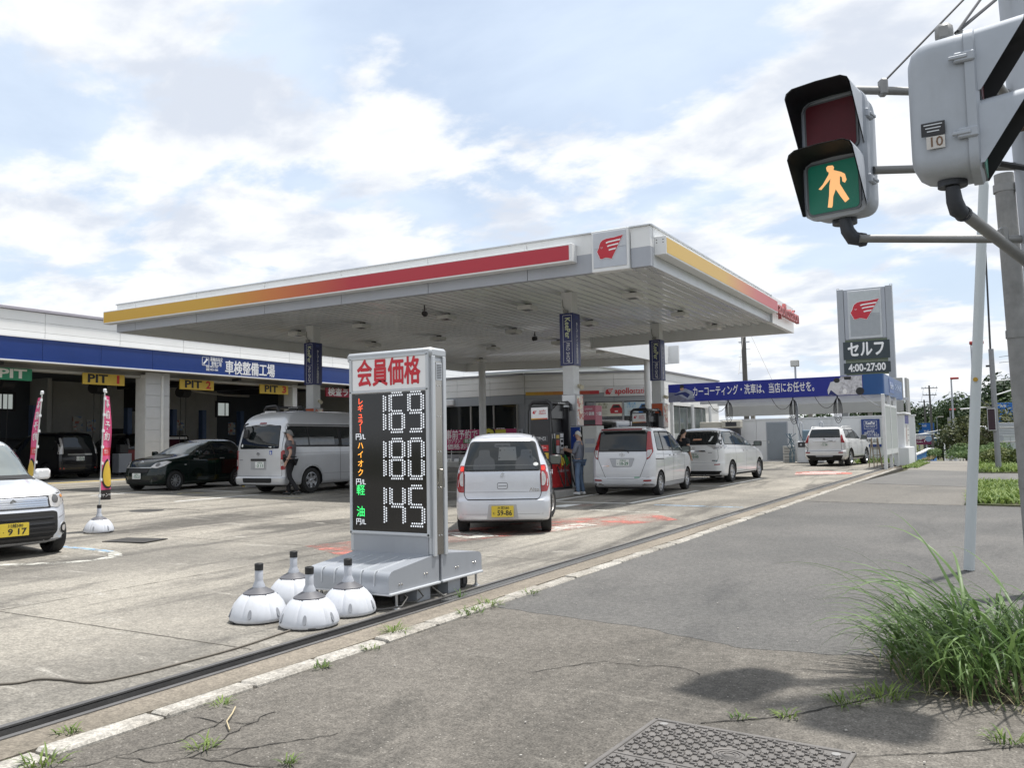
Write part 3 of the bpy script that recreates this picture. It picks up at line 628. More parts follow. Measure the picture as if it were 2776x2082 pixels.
# ---- fuel pumps on their islands
M_isl = pbr('island_concrete', (.30, .29, .27), .85, 0, .15, 3, .2, 60)
def island(x, y0, y1, lab):
 g = GZ(x, y0); mb = MB(); mb.box((0, 0, .04), (1.0, y1 - y0, .22), None, .02); o = obj('pump_island', mb, M_isl, None, None, (x, (y0 + y1) / 2, g)); tag(o, lab, 'pump island', 'pump islands')
M_pump = pbr('pump_black', (.022, .022, .025), .35, 0, .08, 3); M_pred = pbr('pump_red', (.36, .02, .022), .4, 0, .1, 3)
M_hose = pbr('hose_black', (.014, .014, .015), .5, var=0)
def pump(loc, lab, full=True, detail=True):
 t = thing('fuel_pump', lab, 'fuel pump', loc, 0, 'black and red fuel pumps')
 # x: width (front faces -Y), y: length along the island, z up
 obj('lower_cabinet', MB().box((0, .03, .40), (.53, 1.10, .80), None, .02), M_pred, t)
 obj('plinth', MB().box((0, .03, .03), (.56, 1.14, .06)), M_dk, t)
 obj('upper_cabinet', MB().box((-.10, -.0, 1.30), (.32, .98, 1.02), None, .015), M_pump, t)
 # front tower with price flags and header
 tw = obj('front_tower', MB().box((0, -.56, 1.05), (.55, .11, 2.10), None, .02), M_pump, t)
 obj('rear_tower', MB().box((0, .58, 1.05), (.50, .11, 2.10), None, .02), M_pump, t)
 # arched hose canopy
 arch = [(-.30, 2.02), (-.30, 2.13), (-.22, 2.2), (.20, 2.22), (.29, 2.14), (.30, 2.0)]
 for yy in (-.56, .58): obj('top_arch', MB().tube([(x, yy, z) for x, z in arch], .045, 8), M_pump, t, 40)
 obj('top_beam', MB().box((.05, .01, 2.19), (.42, 1.2, .07), None, .02), M_pump, t)
 sh = [];
 obj('shade_panel', MB().prism([(-.45, 0), (.45, 0), (.45, .40), (.10, .36), (-.20, .22), (-.45, 0.02)], 0, .03, FS((.12, .0, 1.80))), pbr('shade_black', (.03, .03, .032), .2), t)
 hd = obj('header_sign', MB().box((0, -.625, 1.92), (.47, .025, .30), None, .005), M_txw, t)
 logo(hd, FB((-.13, -.638, 1.95)), .12, .006, pbr('pump_logo_red', (.5, .02, .03), .4), M_txw)
 text('lettering', 'apollo\nstation', .075, MATS['pump_logo_red'], FB((.09, -.640, 1.95)), hd, .004, .002, line=.8)
 obj('header_stripe', MB().box((0, -.639, 1.785), (.46, .004, .03)), fade('header_fade', [(0, YEL), (1, RED)], 0, -.23, .23), hd)
 # flags
 for k, (c, s, z) in enumerate((('flag_black', 'セルフサービス', 1.28), ('flag_red', 'レギュラー', 1.05), ('flag_yellow', 'ハイオク', .86), ('flag_green', '軽油', .67))):
  mt = {'flag_black': pbr('flag_black', (.06, .06, .065), .4), 'flag_red': pbr('flag_red', (.55, .03, .03), .4), 'flag_yellow': pbr('flag_yellow', (.62, .42, .05), .4), 'flag_green': pbr('flag_green', (.02, .20, .06), .4)}[c]
  f = obj('fuel_flag', MB().box((0, -.624, z), (.46, .02, .15), None, .004), mt, t)
  text('lettering', s, .11, M_txk if c == 'flag_yellow' else M_txw, FB((0, -.636, z)), f, .012, .002, width=.34 if len(s) > 3 else .16)
 # control panel facing +X
 pn = obj('control_panel', MB().box((.10, 0, 1.12), (.10, .86, .66), None, .01), M_dk, t)
 rnd = random.Random(3)
 for (y, z, w, h, c) in ((-.36, 1.15, .14, .50, (.55, .53, .50)), (-.18, 1.35, .16, .12, (.5, .5, .5)), (.05, 1.33, .16, .09, (.55, .40, .08)), (.05, 1.18, .16, .14, (.45, .06, .06)), (.05, 1.0, .16, .2, (.55, .55, .58)), (.28, 1.36, .17, .10, (.6, .6, .6)), (.28, 1.15, .17, .27, (.6, .62, .6)), (.28, .92, .17, .14, (.5, .45, .42)), (-.16, 1.08, .14, .34, (.02, .05, .035))):
  q = obj('panel_plate', MB().box((.152, y, z), (.012, w, h)), pbr('plate_%d' % int(c[0] * 99 + c[1] * 9 + c[2] * 77), c, .35), pn)
 for z in (1.22, 1.10): obj('panel_screen', MB().box((.160, .28, z), (.006, .11, .06)), M_glass, pn)
 # nozzles in their holsters, hoses hanging in loops
 for k, (y, c) in enumerate(((-.30, (.5, .05, .03)), (0.0, (.55, .45, .06)), (.26, (.03, .22, .06)))):
  h = obj('nozzle_holster', MB().box((.17, y, .74), (.12, .20, .30), None, .03), [pbr('holster_red', (.45, .03, .03), .4), pbr('holster_dark', (.03, .03, .03), .4), pbr('holster_dark', (.03, .03, .03), .4)][k], t)
  nz = MB(); nz.bar((.27, y - .05, .86), (.29, y + .02, .60), .05, .06, bev=.015); nz.bar((.28, y, .66), (.24, y + .04, .52), .03, .03); nz.bar((.33, y - .05, .80), (.35, y + .02, .64), .014, .03); obj('nozzle', nz, pbr('nozzle_%d' % k, c, .4), t)
  L_ = .55 + .13 * k; hp = []
  for i in range(21):
   u = i / 20.; hp.append((.30 + .12 * math.sin(u * math.pi) + .03 * k, y + .02 + (.34 * u) * (1 if k < 2 else .5), .58 - .56 * math.sin(min(1, u * 1.05) * math.pi) + .25 * u * u))
  obj('hose', MB().tube(hp, .018, 7), M_hose, t, 60)
 obj('hose', MB().tube([(-.30, -.58, 2.1), (-.33, -.6, 1.95), (-.34, -.6, 1.4), (-.36, -.58, .7), (-.34, -.5, .45)], .018, 7), M_hose, t, 60)
 obj('hose', MB().tube([(.26, -.58, 2.12), (.31, -.62, 2.0), (.33, -.6, 1.6), (.36, -.5, 1.0), (.36, -.3, .6)], .018, 7), M_hose, t, 60)
 text('lettering', 'apollostation', .12, pbr('print_grey', (.55, .55, .55), .5, var=0), FS((.268, .1, .47)), t, .003, .002, width=.6)
 text('lettering', 'apollostation', .06, M_txw, FS((.262, .1, 2.19)), t, .01, .002, width=.42)
 for k in range(4): obj('price_strip', MB().box((.27, -.45 + .24 * k, .12), (.004, .16, .05)), MATS['holster_red'], t)
 return t
island(-9.95, 18.35, 23.1, 'concrete pump island under the elderly man and the nearest pump'); island(-10.25, 25.7, 30.0, 'concrete pump island under the pump beside the white wagon'); island(-20.0, 19.0, 23.4, 'concrete pump island behind the silver van')
pump((-10.02, 19.38, .15), 'black and red fuel pump in front of the elderly man'); pump((-10.27, 26.75, .15), 'black fuel pump showing behind the boxy white wagon'); pump((-19.95, 20.0, .40), 'black fuel pump showing over the roof of the silver van')
t = thing('change_machine', 'white change machine with pink sign box on the pump island', 'machine', (-10.25, 22.45, .15))
obj('cabinet', MB().box((0, 0, .82), (.46, .5, 1.64), None, .015), pbr('machine_white', (.55, .55, .52), .5, dirt=.15), t)
ph = obj('sign_box', MB().box((-.02, 0, 1.94), (.42, .46, .56), None, .01), pbr('sign_pink', (.40, .10, .14), .4), t)
text('lettering', 'つり銭機', .12, M_txw, FB((-.02, -.234, 1.98)), ph, .01, .003, width=.34); text('lettering', 'つり銭機', .12, M_txw, FS((.194, 0, 1.98)), ph, .01, .003, width=.34); text('lettering', 'CHANGE', .06, M_txw, FB((-.02, -.234, 2.12)), ph, 0, .003, width=.24)
obj('sign_foot', MB().box((-.02, -.232, 1.74), (.40, .006, .14)), M_dk, ph)
for z in (1.2, .95): obj('slot_plate', MB().box((0, -.255, z), (.3, .012, .14)), M_grey, t)
# ---- garage building along the left
M_side = pbr('siding_white', (.72, .72, .70), .55, 0, .03, 1.5, .05, 40, dirt=.08)
M_beam = pbr('beam_grey', (.30, .29, .27), .6, 0, .1, 3)
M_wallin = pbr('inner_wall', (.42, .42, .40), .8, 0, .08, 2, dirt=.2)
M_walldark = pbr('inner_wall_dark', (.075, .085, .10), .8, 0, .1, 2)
XG = -29.0; GG = GZ(XG, 0)
g = thing('garage_building', 'long white garage building with open pits and navy sign band', 'building', (0, 0, 0))
ysj = [2, 5.2, 8.3, 11.4, 14.5, 17.56, 20.5, 23.4, 26.4, 29.4, 32.4, 35.4, 38.4, 41.4, 44.4, 47]
sid = {}
for a, b in zip(ysj[:-1], ysj[1:]):
 for k in range(3):
  z0 = 5.14 + k * .35
  obj('siding_panel', MB().box((XG - .08, (a + b) / 2, z0 + .174), (.10, b - a - .012, .342), None, .004), M_side, g)
obj('roof_cap', MB().box((XG - .1, 24.5, 6.25), (.30, 45.2, .10), None, .01), pbr('cap_mauve', (.40, .38, .42), .5), g)
obj('roof', MB().box((-36.5, 24.5, 6.16), (14.6, 45, .06)), M_grey, g)
for k, (a, b) in enumerate(zip([2, 5.2, 8.3, 11.3, 14.4, 17.3, 19.51, 21.71, 24.6, 27.6, 30.6, 33.6], [5.2, 8.3, 11.3, 14.4, 17.3, 19.51, 21.71, 24.6, 27.6, 30.6, 33.6, 37.3])):
 obj('sign_panel', MB().box((XG + .18, (a + b) / 2, 4.83), (.20, b - a - .010, .78), None, .004), M_navy, g)
obj('sign_trim', MB().box((XG + .19, 19.65, 4.425), (.24, 35.3, .045)), M_txw, g); obj('sign_trim', MB().box((XG + .19, 19.65, 5.235), (.24, 35.3, .03)), M_txw, g)
obj('sign_backing', MB().box((XG + .05, 19.65, 4.83), (.08, 35.3, .85)), M_grey, g)
obj('eave', MB().box((XG - .45, 19.65, 4.44), (.95, 35.2, .05)), M_beam, g); obj('lintel', MB().box((XG - .75, 19.65, 4.33), (.18, 35.2, .34)), M_beam, g)
obj('rail_trim', MB().box((XG - .62, 19.65, 4.22), (.06, 35.2, .07)), pbr('trim_pale', (.5, .5, .48), .4), g)
def bandtext(body, y, z, size, width, bold=.02, mat=None, name='sign_lettering'):
 return text(name, body, size, mat or M_txw, FS((XG + .283, y, z)), g, bold, .006, width=width)
bandtext('車検整備工場', 26.72, 4.74, .62, 2.85, .012); text('sign_lettering', '車検整備工場', .62, M_txw, FS((XG + .284, 26.73, 4.745)), g, .012, .006, width=2.85)
bandtext('運輸局指定\n整備工場', 24.83, 4.96, .20, .66, .008); bandtext('指定 NO.4-1937', 24.6, 4.74, .12, .62, .008); bandtext('認証 NO.4-4984', 24.6, 4.62, .12, .62, .008)
mb = MB(); M = FS((XG + .284, 24.26, 4.96))
for c, d in (((0, .17, 0), (.36, .02, .004)), ((0, -.17, 0), (.36, .02, .004)), ((.17, 0, 0), (.02, .36, .004)), ((-.17, 0, 0), (.02, .36, .004))): mb.box(M @ V(c), (d[2], d[0], d[1]))
mb.prism([(-.11, -.12), (-.07, -.13), (.07, .03), (.12, .05), (.13, .12), (.09, .09), (.05, .13), (.08, .15), (.02, .12), (.01, .06), (-.13, -.09)], 0, .004, M); obj('wrench_emblem', mb, M_txw, g)
# piers, inner walls, floor
for y0, y1, x0, nm in ((21.86, 22.98, -.35, 1), (30.2, 30.5, -.6, 0), (12.3, 13.4, -.35, 1), (3, 4, -.35, 1), (36.4, 37.6, -.3, 1)):
 pcore = obj('pier', MB().box((XG + x0 - .3, (y0 + y1) / 2, 2.2), (.6, y1 - y0, 4.2), None, .01), MATS['column_white'], g)
 if nm:
  for k in range(9): obj('pier_block', MB().box((XG + x0 + .01, (y0 + y1) / 2, GG + .26 + k * .46), (.03, y1 - y0 - .004, .45), None, .004), pbr('block_white', (.52, .53, .54), .6, 0, .05, 3, .1, 50), pcore)
obj('downpipe', MB().cyl((XG - .30, 22.62, GG), (XG - .30, 22.62, 4.3), .055, None, 12), MATS['column_white'], g, 40)
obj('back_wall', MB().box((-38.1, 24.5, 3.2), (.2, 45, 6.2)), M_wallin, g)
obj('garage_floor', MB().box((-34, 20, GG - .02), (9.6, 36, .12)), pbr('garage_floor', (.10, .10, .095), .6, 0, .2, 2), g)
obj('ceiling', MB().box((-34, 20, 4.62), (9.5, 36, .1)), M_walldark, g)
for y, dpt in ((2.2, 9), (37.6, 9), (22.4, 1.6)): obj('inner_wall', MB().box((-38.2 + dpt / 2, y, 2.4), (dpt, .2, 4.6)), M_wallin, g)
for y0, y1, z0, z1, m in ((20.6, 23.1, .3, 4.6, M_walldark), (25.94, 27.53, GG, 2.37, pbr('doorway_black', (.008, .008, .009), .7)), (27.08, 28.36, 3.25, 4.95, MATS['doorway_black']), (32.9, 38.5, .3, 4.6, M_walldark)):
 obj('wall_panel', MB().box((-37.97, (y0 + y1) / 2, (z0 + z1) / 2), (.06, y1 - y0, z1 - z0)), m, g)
M_winlit = pbr('bright_window', (.62, .68, .66), .3, 0, .05, 2, emit=.30)
for y0, y1, z0, z1 in ((20.4, 21.5, 3.22, 3.86), (32.9, 33.62, 3.13, 3.83)):
 w = obj('window', MB().box((-37.93, (y0 + y1) / 2, (z0 + z1) / 2), (.06, y1 - y0 + .3, z1 - z0 + .2)), M_dk, g); obj('pane', MB().box((-37.89, (y0 + y1) / 2, (z0 + z1) / 2), (.02, y1 - y0, z1 - z0)), M_winlit, w); obj('mullion', MB().box((-37.87, (y0 + y1) / 2 + .1, (z0 + z1) / 2), (.03, .05, z1 - z0)), M_dk, w)
d = obj('inner_door', MB().box((-37.92, 31.98, 1.35), (.06, .82, 2.1)), pbr('door_pale', (.42, .42, .40), .5), g); obj('door_glass', MB().box((-37.88, 32.0, 1.85), (.02, .13, .6)), M_blk, d)
mb = MB(); mb.cyl((-37.95, 27.93, 2.72), (-37.85, 27.93, 2.72), .22, None, 24); ck = obj('wall_clock', mb, M_dk, g, 40); mb = MB(); mb.cyl((-37.85, 27.93, 2.72), (-37.84, 27.93, 2.72), .18, None, 24); obj('dial', mb, pbr('dial', (.35, .36, .36), .5), ck)
for y in (16.2, 26.6, 30.7, 34.2):
 obj('beam', MB().box((-33.5, y, 4.45), (8.5, .16, .3)), M_dk, g)
obj('pipe_run', MB().tube([(-33, 27, 4.05), (-33.5, 29.5, 3.95), (-34, 31.5, 4.0)], .06, 8), M_beam, g, 40)
obj('wall_shelf', MB().box((-37.7, 20.4, 1.9), (.5, 3.2, .06)), M_dk, g)
for y in (23.4, 27.6, 33.2): obj('wall_seam', MB().box((-37.985, y, 2.4), (.01, .02, 4.4)), M_beam, g)
for i, (y, lab) in enumerate(((22.28, 'dark ceiling hoist hanging in the first pit under its yellow sign'), (26.61, 'dark ceiling hoist hanging in the second pit'), (18.39, 'dark ceiling hoist hanging in the oil pit'))):
 t = thing('ceiling_hoist', lab, 'hoist', (-33, y, 4.6), .3, 'hoists in the garage')
 mb = MB(); mb.cyl((0, -.3, -.66), (0, .3, -.66), .24, None, 16); mb.box((0, 0, -.5), (.3, .5, .3), None, .04); obj('drum', mb, M_dk, t, 40); obj('hanger', MB().box((0, 0, -.2), (.08, .3, .4)), M_dk, t)
 for dy in (-.22, .2): obj('hose', MB().tube([(0, dy, -.8), (.02, dy - .02, -1.8), (0, dy - .05, -3.0)], .016, 6), M_blk, t)
# pit signs
M_syel = pbr('pit_yellow', (.60, .42, .06), .5, 0, .06, 3); M_sgrn = pbr('pit_green', (.02, .20, .10), .5, 0, .06, 3); M_sred = pbr('line_red', (.35, .03, .06), .5)
for i, (y0, y1, z0, z1, m, parts, lab) in enumerate(((19.25, 20.97, 3.80, 4.22, M_syel, (('PIT', M_txk, -.28, .82), ('1', M_txr, .58, .11)), 'yellow sign with red figure one hanging left of the white pier'), (23.54, 25.28, 3.80, 4.22, M_syel, (('PIT', M_txk, -.22, .86), ('2', M_txr, .58, .26)), 'yellow sign with red figure two hanging just right of the white pier'), (27.92, 29.69, 3.80, 4.22, M_syel, (('PIT', M_txk, -.22, .82), ('3', M_txr, .62, .26)), 'yellow sign with red figure three hanging beside the left wrapped column'), (14.75, 17.34, 3.80, 4.22, M_sgrn, (('OIL PIT', pbr('print_ivory', (.62, .62, .56), .5), -.05, 2.3),), 'green sign reading OIL PIT over the garage opening'), (32.3, 35.2, 3.82, 4.26, M_sred, (('検査ライン', M_txw, 0, 2.6),), 'red sign with white lettering over the inspection bay'))):
 t = thing('pit_sign', lab, 'sign', (XG - .42, (y0 + y1) / 2, z1), 0, 'signs over the garage openings')
 obj('board', MB().box((0, 0, (z0 - z1) / 2), (.06, y1 - y0, z1 - z0), None, .004), m, t)
 for s, mm, yy, w in parts: text('lettering', s, .43, mm, FS((.032, yy, (z0 - z1) / 2)), t, .03, .005, width=w)
# garage clutter
def block_thing(name, lab, cat, loc, parts, rz=0):
 t = thing(name, lab, cat, loc, rz)
 for n, c, d, m, bv in parts: obj(n, MB().box(c, d, None, bv), m, t)
 return t
M_cabr = pbr('tool_red', (.20, .012, .014), .4, 0, .1, 3)
t = block_thing('tool_chest', 'dark red tool chest on wheels behind the dark green hatchback', 'tool chest', (-32.6, 23.9, GG), [('body', (0, 0, .62), (.6, 1.3, .95), M_cabr, .01), ('worktop', (0, 0, 1.12), (.62, 1.34, .05), M_dk, .005)] + [('drawer', (.31, -.32 + .64 * (k % 2), .35 + .25 * (k // 2)), (.02, .6, .22), M_cabr, .004) for k in range(6)] + [('caster', (.2 * a, .5 * b, .07), (.05, .12, .14), M_blk, .01) for a in (-1, 1) for b in (-1, 1)])
t = block_thing('service_trolley', 'grey service trolley beside the red tool chest in the garage', 'trolley', (-32.2, 22.9, GG), [('cabinet', (0, 0, .55), (.45, .6, .8), M_grey, .01), ('panel', (0, .0, 1.15), (.3, .4, .35), M_dk, .01)] + [('caster', (.18 * a, .25 * b, .07), (.05, .1, .14), M_blk, .01) for a in (-1, 1) for b in (-1, 1)])
rr = random.Random(21)
for i, (x, y, n) in enumerate(((-36.9, 19.4, 4), (-36.9, 20.2, 3), (-37.2, 31.0, 4), (-36.8, 35.2, 5))):
 for k in range(n):
  mb = MB(); mb.lathe([(.19, .02), (.26, 0), (.32, .03), (.33, .1), (.32, .17), (.26, .2), (.19, .18)], 20); o = obj('loose_tyre', mb, pbr('spare_rubber', (.02, .02, .02), .8), None, 50, (x + rr.uniform(-.03, .03), y + rr.uniform(-.03, .03), GG + .06 + .2 * k)); tag(o, ['loose black tyre in the left stack at the garage back wall', 'loose black tyre in the short stack at the garage back wall', 'loose black tyre stacked beside the inner door', 'loose black tyre in the tall stack in the third pit'][i], 'tyre', ['first', 'second', 'third', 'fourth'][i] + ' stack of tyres in the garage')
for i, (y, lab) in enumerate(((19.7, 'shelf rack with boxes on the left wall of the garage'), (29.2, 'shelf rack with boxes at the back of the second pit'), (35.9, 'shelf rack with boxes at the back of the third pit'))):
 t = thing('shelf_rack', lab, 'shelf', (-37.5, y, GG + .05), 0, 'shelf racks in the garage')
 for dy in (-.9, .9): obj('upright', MB().box((0, dy, 1.0), (.5, .05, 2.0)), M_alu, t)
 for z in (.4, 1.0, 1.6): obj('shelf_board', MB().box((0, 0, z), (.5, 1.85, .04)), M_alu, t)
 for k in range(11): c = rr.choice([(.3, .22, .12), (.12, .16, .3), (.35, .34, .3), (.3, .05, .05), (.4, .32, .06)]); h = rr.uniform(.18, .4); obj('box', MB().box((.02, -.75 + .5 * (k % 4) + rr.uniform(-.05, .05), (.42, 1.02, 1.62)[k // 4] + h / 2), (.34, rr.uniform(.22, .42), h)), pbr('carton_%d' % int(c[0] * 99 + c[2] * 9), c, .7), t)
for i, (y, z, w, h) in enumerate(((24.6, 2.6, .5, .7), (25.3, 2.5, .45, .6), (29.0, 2.7, .9, .6), (30.4, 2.5, .5, .7), (33.9, 2.4, .5, .7))):
 o = obj('wall_notice', MB().box((-37.93, y, z), (.02, w, h)), poster_mat('notice_pale', (.5, .5, .47), (.2, .3, .45), (.5, .2, .15), (4, 6, 9)), None); tag(o, ['pale notice on the garage wall left of the dark doorway', 'smaller pale notice beside the doorway in the garage', 'wide notice at the back of the second pit', 'notice sheet left of the inner garage door', 'notice sheet beside the bright inner window'][i], 'notice')
for i, y in enumerate((18.6, 25.6, 29.9)):
 t = thing('car_lift', ['grey two post lift in the first pit', 'grey two post lift in the second pit', 'grey two post lift in the third pit'][i], 'car lift', (-35.6, y, GG + .05), 0, 'car lifts in the garage')
 obj('post', MB().box((0, 0, 1.5), (.3, .24, 3.0)), pbr('lift_blue', (.06, .10, .20), .5), t); obj('post', MB().box((.0, 2.5, 1.5), (.3, .24, 3.0)), MATS['lift_blue'], t); obj('lift_arm', MB().box((.3, .5, .3), (.9, .1, .1)), M_dk, t); obj('lift_arm', MB().box((.3, 2.0, .3), (.9, .1, .1)), M_dk, t)
# ---- shop with its corner
s = thing('shop_building', 'low white and grey shop with dark windows behind the canopy', 'building', (0, 0, 0))
P0 = V((-20.9, 37.6)); DD = V((5.2, 2.4)).normalized(); P1 = P0 + DD * 6.72; M_sg = pbr('siding_grey', (.30, .32, .34), .55, 0, .04, 2)
def wallpanels(a, b, n, z0, z1, rows, mat, nm='siding_panel', th=.1):
 a = V(a); b = V(b); d = (b - a) / n
 for i in range(n):
  for k in range(rows):
   h = (z1 - z0) / rows; p = a + d * i + d.normalized() * .006; q = a + d * (i + 1) - d.normalized() * .006; zz = z0 + h * (k + .5)
   obj(nm, MB().bar((p.x, p.y, zz), (q.x, q.y, zz), th, h - .012, bev=.003), mat, s)
A0 = V((-29.0, 37.5));
wallpanels(A0, P0, 4, 3.74, 4.74, 3, M_side); wallpanels(P0, P1, 3, 3.74, 4.74, 3, M_side); wallpanels(P1, (-14.8, 50.6), 4, 3.1, 4.74, 4, M_side)
wallpanels(A0, P0, 4, 3.27, 3.735, 1, M_sg); wallpanels(P0, P1, 3, 3.30, 3.735, 2, M_sg)
for a, b in ((A0, P0), (P0, P1), (P1, V((-14.8, 50.6)))): obj('parapet_cap', MB().bar((a.x, a.y, 4.79), (b.x, b.y, 4.79), .26, .09), pbr('parapet_dark', (.22, .22, .23), .5), s)
obj('shop_roof', MB().prism([(-29, 37.6), (P0.x, P0.y + .1), (P1.x - .1, P1.y + .1), (-14.9, 50.6), (-29, 50.6)], 4.5, 4.7), M_grey, s)
gs = .16
obj('shop_core', MB().prism([(-28.9, 38.3), (P0.x - .1, 38.3), (P1.x - .7, P1.y + .5), (-15.5, 50.5), (-28.9, 50.5)], 0, 4.5), pbr('shop_inside', (.03, .032, .035), .8), s)
def seg(nm, a, b, z0, z1, mat, th=.1): a = V(a); b = V(b); return obj(nm, MB().bar((a.x, a.y, (z0 + z1) / 2), (b.x, b.y, (z0 + z1) / 2), th, z1 - z0), mat, s)
seg('wall_base', A0, P0, 0, .75, M_sg); seg('wall_end', P0 - V((.45, 0)), P0, .75, 3.27, M_sg); seg('wall_base', P0, P1, 0, .8, M_sg); seg('wall_end', P0, P0 + DD * 3.0, .8, 3.3, M_sg); seg('wall_end', P1 - DD * .4, P1, .8, 3.3, M_side)
for a, b in (((-28.9, 37.55), (-26.0, 37.55)), ((-25.95, 37.55), (-24.15, 37.55)), ((-24.05, 37.55), (-22.75, 37.55)), ((-22.65, 37.55), (-21.36, 37.55))):
 w = seg('window', a, b, .75, 3.25, M_glass, .03); m = V(b); obj('window_frame', MB().box((m.x + .05, 37.5, 2.0), (.07, .09, 2.5)), M_beam, w)
ps = lambda q, o=0.: P0 + DD * q + V((DD.y, -DD.x)) * o
for a, b in ((3.0, 3.5), (3.52, 4.9), (4.92, 6.32)):
 w = seg('window', ps(a, -.02), ps(b, -.02), .8, 3.28, M_glass, .03); q = ps(b + .02, .03); obj('window_frame', MB().bar((q.x, q.y, .8), (q.x, q.y, 3.28), .07, .07), M_alu, w)
MC = lambda q, z, o=.06: frame((ps(q, o).x, ps(q, o).y, z), (DD.x, DD.y, 0), (0, 0, 1))
def plate(nm, q0, q1, z0, z1, mat, o=.055, d=.02, par=None): return obj(nm, MB().prism([(-(q1 - q0) / 2, -(z1 - z0) / 2), ((q1 - q0) / 2, -(z1 - z0) / 2), ((q1 - q0) / 2, (z1 - z0) / 2), (-(q1 - q0) / 2, (z1 - z0) / 2)], 0, d, MC((q0 + q1) / 2, (z0 + z1) / 2, o)), mat, par or s)
for i in range(8):
 k = i / 7; c = [YEL[j] * (1 - k) + RED[j] * k for j in range(3)] if 0 < k < 1 else (YEL if k == 0 else RED)
 plate('stripe_panel', .04 + i * .4625, .04 + (i + 1) * .4625, 3.69, 3.86, pbr('shop_stripe_%d' % i, tuple(c), .4))
sg = plate('name_sign', 3.99, 6.34, 3.56, 4.03, pbr('name_board', (.60, .60, .60), .4), .056, .03)
logo(sg, MC(4.25, 3.79, .088), .42, .02, MATS['pump_logo_red'], M_txw); text('lettering', 'apollo', .40, MATS['pump_logo_red'], MC(4.98, 3.80, .09), sg, .022, .01, width=.92); text('lettering', 'station', .40, MATS['pump_logo_red'], MC(5.88, 3.80, .09), sg, 0, .01, width=.86)
for q0, q1, ttl, cl, bg in ((3.57, 4.86, '赤い朝と\n存在感', 'red', (.62, .62, .54)), (4.97, 6.27, '1番人気\nイチオシ', 'blue', (.52, .62, .66))):
 p = plate('window_poster', q0, q1, 2.56, 3.25, pbr('poster_' + cl, bg, .5), .03, .012); w = q1 - q0; c = pbr('poster_car_' + cl, (.40, .02, .03) if cl == 'red' else (.05, .2, .5), .4)
 text('lettering', ttl, .15, pbr('print_olive', (.22, .22, .12), .5) if cl == 'red' else pbr('print_sky', (.1, .35, .6), .5), MC(q0 + w * .28, 3.08, .044), p, .012, .002, width=.5)
 X = lambda P: [((x - .5) * w * .5 , (y - .5) * .5) for x, y in P]
 o = MC(q0 + w * .78, 2.92, .044)
 obj('printed_car', MB().prism(X([(.05, .05), (.95, .05), (1, .45), (.9, .6), (.75, .95), (.25, .95), (.1, .6), (0, .45)]), 0, .003, o), c, p); obj('printed_glass', MB().prism(X([(.18, .6), (.82, .6), (.7, .88), (.3, .88)]), .003, .005, o), M_blk, p); obj('printed_plate', MB().prism(X([(.38, .2), (.62, .2), (.62, .32), (.38, .32)]), .003, .005, o), M_txw, p)
 for k in range(3): obj('small_print', MB().box(MC(q0 + w * .28, 2.82 - .08 * k, .044) @ V((0, 0, 0)), (.4, .02, .018), Matrix.Rotation(math.atan2(DD.y, DD.x), 3, 'Z')), M_beam, p)
text('window_lettering', '2 車検 保険', .17, M_txw, FB((-22.75, 37.50, 2.0)), s, .01, .003, width=1.4)
# road side wall of the shop: doors, pipes, cabinet
obj('wall_base', MB().box((-14.85, 49.3, 1.55), (.1, 2.6, 3.1)), M_side, s); obj('wall_base', MB().box((-14.85, 41.3, 1.55), (.1, 1.6, 3.1)), M_side, s)
w = obj('glass_front', MB().box((-14.83, 45.1, 1.55), (.04, 5.8, 3.0)), pbr('shop_glass', (.10, .12, .115), .08, spec=.8), s)
for y in (42.2, 43.4, 44.6, 46.0, 47.2): obj('window_frame', MB().box((-14.80, y, 1.55), (.06, .06, 3.0)), M_alu, w)
obj('lattice_band', MB().box((-14.79, 44.6, 1.25), (.02, 4.6, .8)), pbr('frost_band', (.38, .40, .39), .5), w)
for y, lab in ((45.0, 0), (48.2, 1)): obj('downpipe', MB().cyl((-14.6, y, .05), (-14.6, y, 3.2), .09, None, 14), MATS['column_white'], s, 40)
t = block_thing('equipment_cabinet', 'beige equipment cabinet against the shop behind the white minivan', 'cabinet', (-13.9, 46.3, .05), [('body', (0, 0, 1.1), (1.2, .8, 2.2), pbr('beige', (.50, .48, .42), .5, 0, .05, 2), .02)])
t = block_thing('air_conditioner', 'beige air conditioner unit on top beside the grey wall', 'air conditioner', (-12.7, 45.9, 0), [('body', (0, 0, 2.1), (1.0, .5, .42), MATS['beige'], .04), ('grille', (.0, -.255, 2.1), (.6, .02, .22), M_dk, .004), ('stand', (0, 0, .95), (.8, .45, 1.9), M_dk, .01)])
